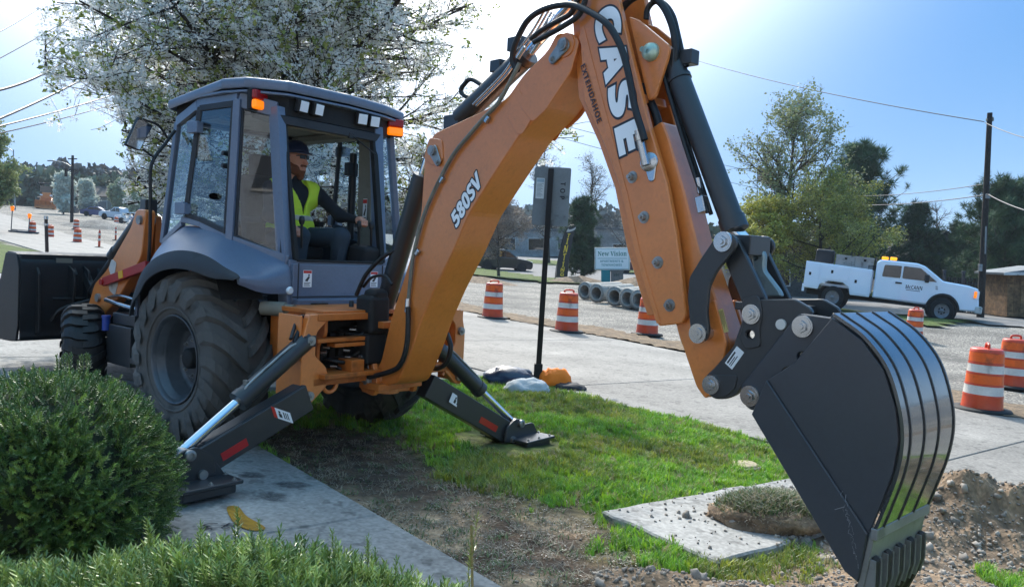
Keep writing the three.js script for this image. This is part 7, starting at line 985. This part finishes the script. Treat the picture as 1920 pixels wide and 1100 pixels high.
// ---- yew shrubs: sprigs of flat needles
function sprig(seed, len, needle, n, w = 0.0016) {
  const r = rng(seed), pos = [], idx = [];
  for (let i = 0; i < n; i++) {
    const t = Math.pow(i / (n - 1), 0.9), a = i * 2.4 + r(), y = len * t, out = needle * (1 - 0.45 * t) * (0.8 + 0.4 * r()), up = needle * (0.35 + 0.5 * t), c = Math.cos(a), s = Math.sin(a), k = pos.length / 3;
    pos.push(-s * w * 0.4, y, c * w * 0.4, c * out * 0.55 - s * w, y + up * 0.6, s * out * 0.55 + c * w, c * out, y + up, s * out, c * out * 0.55 + s * w, y + up * 0.6, s * out * 0.55 - c * w); idx.push(k, k + 1, k + 2, k, k + 2, k + 3);
  }
  const g = new THREE.BufferGeometry(); g.setAttribute('position', new THREE.Float32BufferAttribute(pos, 3)); g.setIndex(idx); g.computeVertexNormals(); const c = new THREE.CylinderGeometry(0.0012, 0.002, len, 4, 1, true).translate(0, len / 2, 0); const q = g.toNonIndexed(), e = c.toNonIndexed(); e.deleteAttribute('uv'); return mergeGeometries([q, e]);
}
M.yew = phys(0xffffff, 0.35, { transmission: 0.45, thickness: 0, side: THREE.DoubleSide });
function sprigs(list, name, geo, parent) { // list: [pos, dir, scale, colour]
  const m = new THREE.InstancedMesh(geo, M.yew, list.length), q = new THREE.Quaternion(), q2 = new THREE.Quaternion(), M4 = new THREE.Matrix4(), c = new THREE.Color();
  list.forEach(([p, d, s, col, tw], i) => { q.setFromUnitVectors(V3(0, 1, 0), d).multiply(q2.setFromAxisAngle(V3(0, 1, 0), tw)); M4.compose(p, q, V3(s, s, s)); m.setMatrixAt(i, M4); m.setColorAt(i, c.setRGB(...col)); });
  m.name = name; m.userData.kind = 'stuff'; m.castShadow = m.receiveShadow = true; parent.add(m); return m;
}
{
  const r = rng(404), b = thing('round_shrub', 'large round clipped dark green yew shrub at the left edge of the pavement', 'shrub', gp(-2.42, 3.98)), rx = 0.68, ry = 0.60, rz = 0.66, cy = 0.31;
  const rad = (d) => 1 + 0.10 * (fbm3(d.x * 2.2 + 9, d.z * 2.2 + d.y * 2.7 + 5, 4, 6) - 0.5) * 2 + 0.10 * (fbm3(d.x * 7 + d.y * 3 + 30, d.z * 7 - d.y * 5 + 20, 3, 8) - 0.5);
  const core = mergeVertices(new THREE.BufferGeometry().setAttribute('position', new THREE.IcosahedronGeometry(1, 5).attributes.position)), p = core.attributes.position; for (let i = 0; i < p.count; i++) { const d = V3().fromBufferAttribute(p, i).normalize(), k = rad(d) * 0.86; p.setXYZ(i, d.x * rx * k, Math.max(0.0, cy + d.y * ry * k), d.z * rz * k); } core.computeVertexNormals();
  part('dark_core', core, std(new THREE.Color(0.02, 0.03, 0.015), 1), b);  // solid near-black core filling the shrub under its sprigs
  const L = [[], []]; for (let i = 0; i < 19000; i++) {
    const d = V3(r() - 0.5, r() - 0.5, r() - 0.5).normalize(); if (d.y * ry + cy < 0.02) continue; const hollow = fbm3(d.x * 9 + d.y * 6 + 11, d.z * 9 + d.y * 4 + 3, 3, 17); if (r() < sstep(0.52, 0.68, hollow) * 0.8) continue; const k = rad(d) * (0.78 + 0.19 * Math.sqrt(r())), pos = V3(d.x * rx * k, cy + d.y * ry * k, d.z * rz * k), dir = d.clone().addScaledVector(V3(0, 1, 0), 0.35).add(V3(r() - 0.5, r() - 0.5, r() - 0.5).multiplyScalar(1.7)).normalize();
    const sunlitTip = r() < 0.3; L[i % 2].push([pos, dir, 0.75 + 0.6 * r(), sunlitTip ? tone(r, [0.24, 0.37, 0.07], [0.36, 0.47, 0.10]) : tone(r, [0.085, 0.175, 0.045], [0.15, 0.27, 0.06]), r() * 6.3]);  // random lighter sprigs: sunlight on the tips put into the colour
  }
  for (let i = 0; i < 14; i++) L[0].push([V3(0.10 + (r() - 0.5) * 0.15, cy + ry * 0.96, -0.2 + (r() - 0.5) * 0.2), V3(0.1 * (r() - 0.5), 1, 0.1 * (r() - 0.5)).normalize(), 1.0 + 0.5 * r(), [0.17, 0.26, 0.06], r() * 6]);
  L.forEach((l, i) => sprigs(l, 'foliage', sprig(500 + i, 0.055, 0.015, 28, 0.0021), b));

  // low hedge along the bottom of the view, its young shoots standing above it
  const h = thing('low_hedge', 'low yew hedge with pale young shoots along the bottom edge of the picture', 'hedge', gp(-1.0, 2.35)), Lh = [[], []], x0 = -1.05, x1 = 0.83, topAt = (x, z) => { const u = x + 1; return (0.655 + 0.065 * sstep(0.2, -0.6, x) * 0 + 0.035 * Math.sin(x * 5 + 1) - 0.10 * sstep(0.35, 0.95, x) + 0.05 * (fbm3(x * 4 + 3, z * 4 + 9, 3, 3) - 0.5)) * 1.0; };
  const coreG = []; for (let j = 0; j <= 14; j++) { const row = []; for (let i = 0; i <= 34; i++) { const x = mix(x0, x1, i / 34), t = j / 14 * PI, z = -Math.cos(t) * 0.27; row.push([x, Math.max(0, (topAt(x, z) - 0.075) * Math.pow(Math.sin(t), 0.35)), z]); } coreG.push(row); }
  part('dark_core', sheet(coreG), std(new THREE.Color(0.02, 0.03, 0.015), 1), h);  // near-black surface filling the hedge beneath the sprigs
  for (let i = 0; i < 4200; i++) { const x = mix(x0, x1, r()), z = (r() - 0.5) * 0.6, edge = 1 - Math.pow(Math.abs(z) / 0.33, 3), y = topAt(x, z) * Math.pow(Math.max(0.05, edge), 0.4) - 0.05 - 0.11 * r() * r(); const up = 0.8 + 0.8 * r(), dir = V3((r() - 0.5) * 1.2, up, (r() - 0.5) * 1.2 + z * 1.4).normalize(), pale = r() < 0.45; Lh[i % 2].push([V3(x, y, z), dir, 0.65 + 0.55 * r(), pale ? tone(r, [0.32, 0.44, 0.12], [0.46, 0.56, 0.20], 0.3) : tone(r, [0.12, 0.21, 0.06], [0.22, 0.33, 0.09]), r() * 6]); }  // pale sprigs carry a sunlit tone in their colour, picked at random
  const shoot = (x, z, y, n, s, col) => { for (let k = 0; k < n; k++) Lh[k % 2].push([V3(x + (r() - 0.5) * 0.008, y + k * 0.045, z + (r() - 0.5) * 0.008), V3((r() - 0.5) * 0.2, 1, (r() - 0.5) * 0.2).normalize(), s * (1 - 0.12 * k), col, r() * 6]); };
  for (let i = 0; i < 46; i++) { const x = mix(x0, x1 - 0.1, r()), z = (r() - 0.5) * 0.4; shoot(x, z, topAt(x, z) - 0.07, 1 + Math.floor(r() * 3), 0.8 + 0.4 * r(), tone(r, [0.14, 0.23, 0.05], [0.25, 0.34, 0.09], 0.3)); }
  shoot(0.245, 0.05, topAt(0.2, 0.05) - 0.06, 3, 1.0, [0.10, 0.17, 0.05]); shoot(0.07, 0.0, topAt(0.05, 0) - 0.04, 3, 1.05, [0.2, 0.3, 0.08]);
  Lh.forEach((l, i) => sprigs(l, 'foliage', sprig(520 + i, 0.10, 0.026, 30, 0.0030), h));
  // one tall pale shoot on its own
  const o = thing('shoot', 'single tall pale yellow-green shoot standing right of the hedge', 'plant', gp(-0.125, 2.42)), lo = []; for (let k = 0; k < 9; k++) lo.push([V3(0.012 * Math.sin(k), 0.44 + k * 0.048, 0.01 * Math.cos(k * 2)), V3((r() - 0.5) * 0.25, 1, (r() - 0.5) * 0.25).normalize(), 0.8, [0.30 - 0.008 * (8 - k), 0.32, 0.07], r() * 6]);
  sprigs(lo, 'foliage', sprig(540, 0.08, 0.03, 16, 0.0028), o); part('stem', tube([[0, -0.02, 0], [0.006, 0.4, 0], [0, 0.86, 0]], 0.004), std(new THREE.Color(0.25, 0.2, 0.08), 0.8), o);
  // planting bed under the shrubs
  const g = landSheet((x, d) => { const w = edgeAt(EDGE.walk, along([x, d])); return x < w[0] - 1.22 && d < 9; }, -7, 0.6, 0.4, 8, 0.14, (x, d) => 0.01 + 0.03 * fbm3(x * 6, d * 6, 3, 2)); landMesh('planting_bed', g, std(new THREE.Color(0.10, 0.075, 0.055), 1, { map: T.soil, bumpMap: T.soil, bumpScale: 0.03 }));
}
// ---------------------------------------------------------------- the operator: body from a joined field of tapered limbs
function fieldMesh(bones, cell, pad, k = 0.03, extra) { // bones: [p, q, rp, rq]; smooth union of tapered capsules
  const lo = V3(9, 9, 9), hi = V3(-9, -9, -9); for (const [p, q, a, b] of bones) for (const [c, r] of [[p, a], [q, b]]) { lo.min(V3(c[0] - r - pad, c[1] - r - pad, c[2] - r - pad)); hi.max(V3(c[0] + r + pad, c[1] + r + pad, c[2] + r + pad)); }
  const size = Math.max(hi.x - lo.x, hi.y - lo.y, hi.z - lo.z), n = Math.ceil(size / cell) + 4, mc = new MarchingCubes(n, M.white, false, false, 400000), c = lo.clone().add(hi).multiplyScalar(0.5), half = size / 2 * 1.06; mc.isolation = 0;
  const B = bones.map(([p, q, a, b]) => { const d = V3(q[0] - p[0], q[1] - p[1], q[2] - p[2]); return [p, d, d.lengthSq(), a, b]; });
  for (let z = 0; z < n; z++) for (let y = 0; y < n; y++) for (let x = 0; x < n; x++) {
    const px = c.x + ((x - n / 2) / (n / 2)) * half, py = c.y + ((y - n / 2) / (n / 2)) * half, pz = c.z + ((z - n / 2) / (n / 2)) * half; let f = 9;
    for (const [p, d, l2, a, b] of B) { const vx = px - p[0], vy = py - p[1], vz = pz - p[2], t = l2 ? clamp((vx * d.x + vy * d.y + vz * d.z) / l2, 0, 1) : 0, dist = Math.hypot(vx - d.x * t, vy - d.y * t, vz - d.z * t) - mix(a, b, t), h = clamp(0.5 + 0.5 * (f - dist) / k, 0, 1); f = mix(f, dist, h) - k * h * (1 - h); }
    if (extra) f = extra(f, px, py, pz); mc.field[x + y * n + z * n * n] = -f;
  }
  mc.update(); const g = new THREE.BufferGeometry(), cnt = mc.count; g.setAttribute('position', new THREE.BufferAttribute(mc.positionArray.slice(0, cnt * 3), 3)); g.setAttribute('normal', new THREE.BufferAttribute(mc.normalArray.slice(0, cnt * 3), 3));
  const p = g.attributes.position; for (let i = 0; i < p.count; i++) p.setXYZ(i, c.x + p.getX(i) * half, c.y + p.getY(i) * half, c.z + p.getZ(i) * half); g.computeVertexNormals(); const m = mergeVertices(new THREE.BufferGeometry().setAttribute('position', p), 1e-5); m.computeVertexNormals(); return m;
}
{
  const who = thing('person', 'person at the controls in the cab wearing hi-vis vest, blue helmet and sunglasses', 'person'); who.position.copy(hoe.position); who.quaternion.copy(hoe.quaternion);
  const skin = phys(0xb98068, 0.55, {}), shirt = std(0x1d2026, 0.9, { bumpMap: T.fine, bumpScale: 0.002 }), jeans = std(0x34414f, 0.9, { map: T.grime, bumpMap: T.fine, bumpScale: 0.002 }), vest = std(0xcbe63e, 0.75, { bumpMap: T.fine, bumpScale: 0.002 }), grey = std(0xb9b6a8, 0.5), beard = std(0x6a3f2a, 0.95, { bumpMap: T.fine, bumpScale: 0.004 }), navy = phys(0x16213f, 0.4, { clearcoat: 0.4 }), dark = std(0x0b0c0e, 0.3);
  // joints, machine coordinates; he sits turned to the rear (minus x)
  const hip = [0.20, 1.70, 0.02], chest = [0.19, 2.02, 0.02], neck = [0.17, 2.20, 0.02], sR = [0.20, 2.11, -0.20], sL = [0.13, 2.11, 0.22], eL = [-0.10, 1.90, 0.33], wL = [-0.345, 1.865, 0.32], eR = [0.0, 1.86, -0.34], wR = [-0.16, 1.76, -0.24];
  const kR = [-0.16, 1.70, -0.14], aR = [-0.14, 1.26, -0.15], kL = [-0.30, 1.71, 0.18], aL = [-0.24, 1.26, 0.17];
  const body = part('body', fieldMesh([[hip, chest, 0.135, 0.14], [[0.20, 1.72, -0.09], [0.2, 1.72, 0.12], 0.125, 0.125], [[0.19, 2.05, -0.13], [0.16, 2.05, 0.15], 0.105, 0.105], [chest, neck, 0.10, 0.06], [sR, eR, 0.066, 0.05], [eR, wR, 0.05, 0.034], [sL, eL, 0.066, 0.05], [eL, wL, 0.05, 0.034]], 0.013, 0.03, 0.05), shirt, who);
  part('trousers', fieldMesh([[[0.19, 1.69, -0.08], [0.19, 1.69, 0.12], 0.135, 0.135], [[0.16, 1.69, -0.09], kR, 0.095, 0.075], [kR, aR, 0.076, 0.055], [[0.16, 1.69, 0.13], kL, 0.095, 0.075], [kL, aL, 0.076, 0.055]], 0.013, 0.03, 0.04), jeans, body);
  part('vest', fieldMesh([[[0.19, 1.76, 0.02], [0.185, 2.0, 0.02], 0.155, 0.158], [[0.2, 1.78, -0.07], [0.2, 1.78, 0.11], 0.138, 0.138], [[0.19, 2.05, -0.135], [0.16, 2.05, 0.155], 0.12, 0.12], [[0.195, 2.11, -0.15], [0.185, 2.14, -0.09], 0.088, 0.075], [[0.14, 2.11, 0.18], [0.155, 2.14, 0.12], 0.088, 0.075]], 0.012, 0.03, 0.04, (f, x, y, z) => Math.max(f, 1.70 - y, (() => { const w = 0.012 + 0.075 * sstep(1.9, 2.16, y), zz = z - 0.035 + (y - 1.9) * 0.05; return x < 0.16 && y > 1.89 ? (w - Math.abs(zz)) * 0.8 : -1; })(), y - 2.2)), vest, body);
  part('reflective_band', fieldMesh([[[0.19, 1.76, 0.02], [0.185, 2.0, 0.02], 0.158, 0.161], [[0.2, 1.78, -0.07], [0.2, 1.78, 0.11], 0.141, 0.141], [[0.19, 2.05, -0.135], [0.16, 2.05, 0.155], 0.123, 0.123]], 0.012, 0.03, 0.04, (f, x, y, z) => Math.max(f, 1.835 - y, y - 1.885)), grey, body);
  for (const [a, s] of [[aR, -1], [aL, 1]]) part('boot', fieldMesh([[[a[0], 1.27, a[2]], [a[0], 1.2, a[2]], 0.06, 0.055], [[a[0] + 0.02, 1.19, a[2]], [a[0] - 0.16, 1.185, a[2]], 0.045, 0.042]], 0.012, 0.02, 0.03), beard, body);
  // head: looks to the rear along minus x, small turn towards the camera
  const hd = new THREE.Group(); hd.name = 'head'; who.add(hd); hd.position.set(0.15, 2.36, 0.01); hd.rotation.y = R(16); hd.scale.setScalar(1.03);
  part('face', fieldMesh([[[0.02, 0.03, 0], [-0.015, 0.03, 0], 0.088, 0.085], [[-0.03, -0.03, 0], [-0.05, -0.075, 0], 0.06, 0.045], [[0.03, -0.06, 0], [0.04, -0.2, 0], 0.055, 0.06], [[-0.093, 0.018, 0], [-0.115, -0.022, 0], 0.012, 0.017], [[-0.075, 0.04, -0.03], [-0.075, 0.04, 0.03], 0.02, 0.02], [[-0.085, -0.062, -0.016], [-0.085, -0.062, 0.016], 0.013, 0.013], [[0.012, 0.015, -0.088], [0.012, -0.02, -0.085], 0.016, 0.01], [[0.012, 0.015, 0.088], [0.012, -0.02, 0.085], 0.016, 0.01]], 0.005, 0.02, 0.018), skin, hd);
  part('beard', fieldMesh([[[-0.03, -0.075, -0.035], [-0.03, -0.075, 0.035], 0.045, 0.045], [[-0.055, -0.1, 0], [-0.06, -0.135, 0], 0.043, 0.03], [[0.0, -0.04, -0.062], [-0.03, -0.09, -0.035], 0.026, 0.032], [[0.0, -0.04, 0.062], [-0.03, -0.09, 0.035], 0.026, 0.032], [[-0.088, -0.045, -0.025], [-0.088, -0.045, 0.025], 0.012, 0.012]], 0.005, 0.02, 0.016, (f, x, y, z) => Math.max(f, 0.011 - Math.hypot((x + 0.1) * 0.4, (y + 0.066) * 1.6, z * 0.55))), beard, hd);
  part('glasses', [box(0.012, 0.036, 0.055, -0.1, 0.03, -0.032, 0, -0.25, 0, 0.005), box(0.012, 0.036, 0.055, -0.1, 0.03, 0.032, 0, 0.25, 0, 0.005), bar([-0.09, 0.038, -0.06], [0.01, 0.03, -0.09], 0.004, 0.01), bar([-0.09, 0.038, 0.06], [0.01, 0.03, 0.09], 0.004, 0.01), bar([-0.105, 0.04, -0.01], [-0.105, 0.04, 0.01], 0.004, 0.006)], dark, hd);
  const shell = new THREE.SphereGeometry(0.118, 28, 14, 0, PI * 2, 0, PI / 2); shell.scale(1.08, 1.0, 0.95); shell.translate(0.008, 0.062, 0); const brim = lathe([[0.108, 0], [0.128, -0.006], [0.13, 0.0], [0.112, 0.012]], 28); brim.scale(1.1, 1, 0.95); brim.translate(-0.002, 0.062, 0); const peak = new THREE.CylinderGeometry(0.10, 0.10, 0.006, 24, 1, false, PI, PI); peak.scale(0.75, 1, 0.95); peak.rotateZ(0.1); peak.translate(-0.085, 0.058, 0);
  part('helmet', [shell, brim, peak], navy, hd); part('hair', fieldMesh([[[0.055, 0.03, -0.05], [0.06, -0.05, -0.03], 0.042, 0.035], [[0.055, 0.03, 0.05], [0.06, -0.05, 0.03], 0.042, 0.035]], 0.006, 0.02, 0.03), beard, hd);
  // hands on the levers
  const hand = (w, dir, s) => { const d = V3(...dir).normalize(), side = V3(0, 0, s), up = V3(0, 1, 0), at = (a, b, c) => [w[0] + d.x * a + side.z * 0 + 0, w[1] + d.y * a + b, w[2] + d.z * a + s * c], F = []; F.push([at(0, 0, 0), at(0.045, 0.005, 0), 0.03, 0.034], [at(0.03, 0, -0.018), at(0.07, 0.004, -0.02), 0.022, 0.02], [at(0.03, 0, 0.018), at(0.07, 0.002, 0.02), 0.022, 0.02]); [[-0.028, 0.034], [-0.009, 0.042], [0.011, 0.04], [0.029, 0.03]].forEach(([c, L]) => { const a = at(0.075, 0.008, c), b = at(0.075 + L * 0.8, 0.002, c), e = at(0.075 + L * 0.95, -0.03, c), g = at(0.075 + L * 0.35, -0.045, c); F.push([a, b, 0.0105, 0.0095], [b, e, 0.0095, 0.0085], [e, g, 0.0085, 0.0075]); }); F.push([at(0.03, 0.005, -0.032), at(0.062, -0.012, -0.05), 0.013, 0.011], [at(0.062, -0.012, -0.05), at(0.088, -0.03, -0.035), 0.011, 0.009]); return fieldMesh(F, 0.0042, 0.012, 0.009); };
  part('hand', hand(wL, [-1, -0.1, -0.1], 1), skin, body); part('hand', hand(wR, [-1, -0.25, 0.1], -1), skin, body);
}
renderer.render(scene, camera);
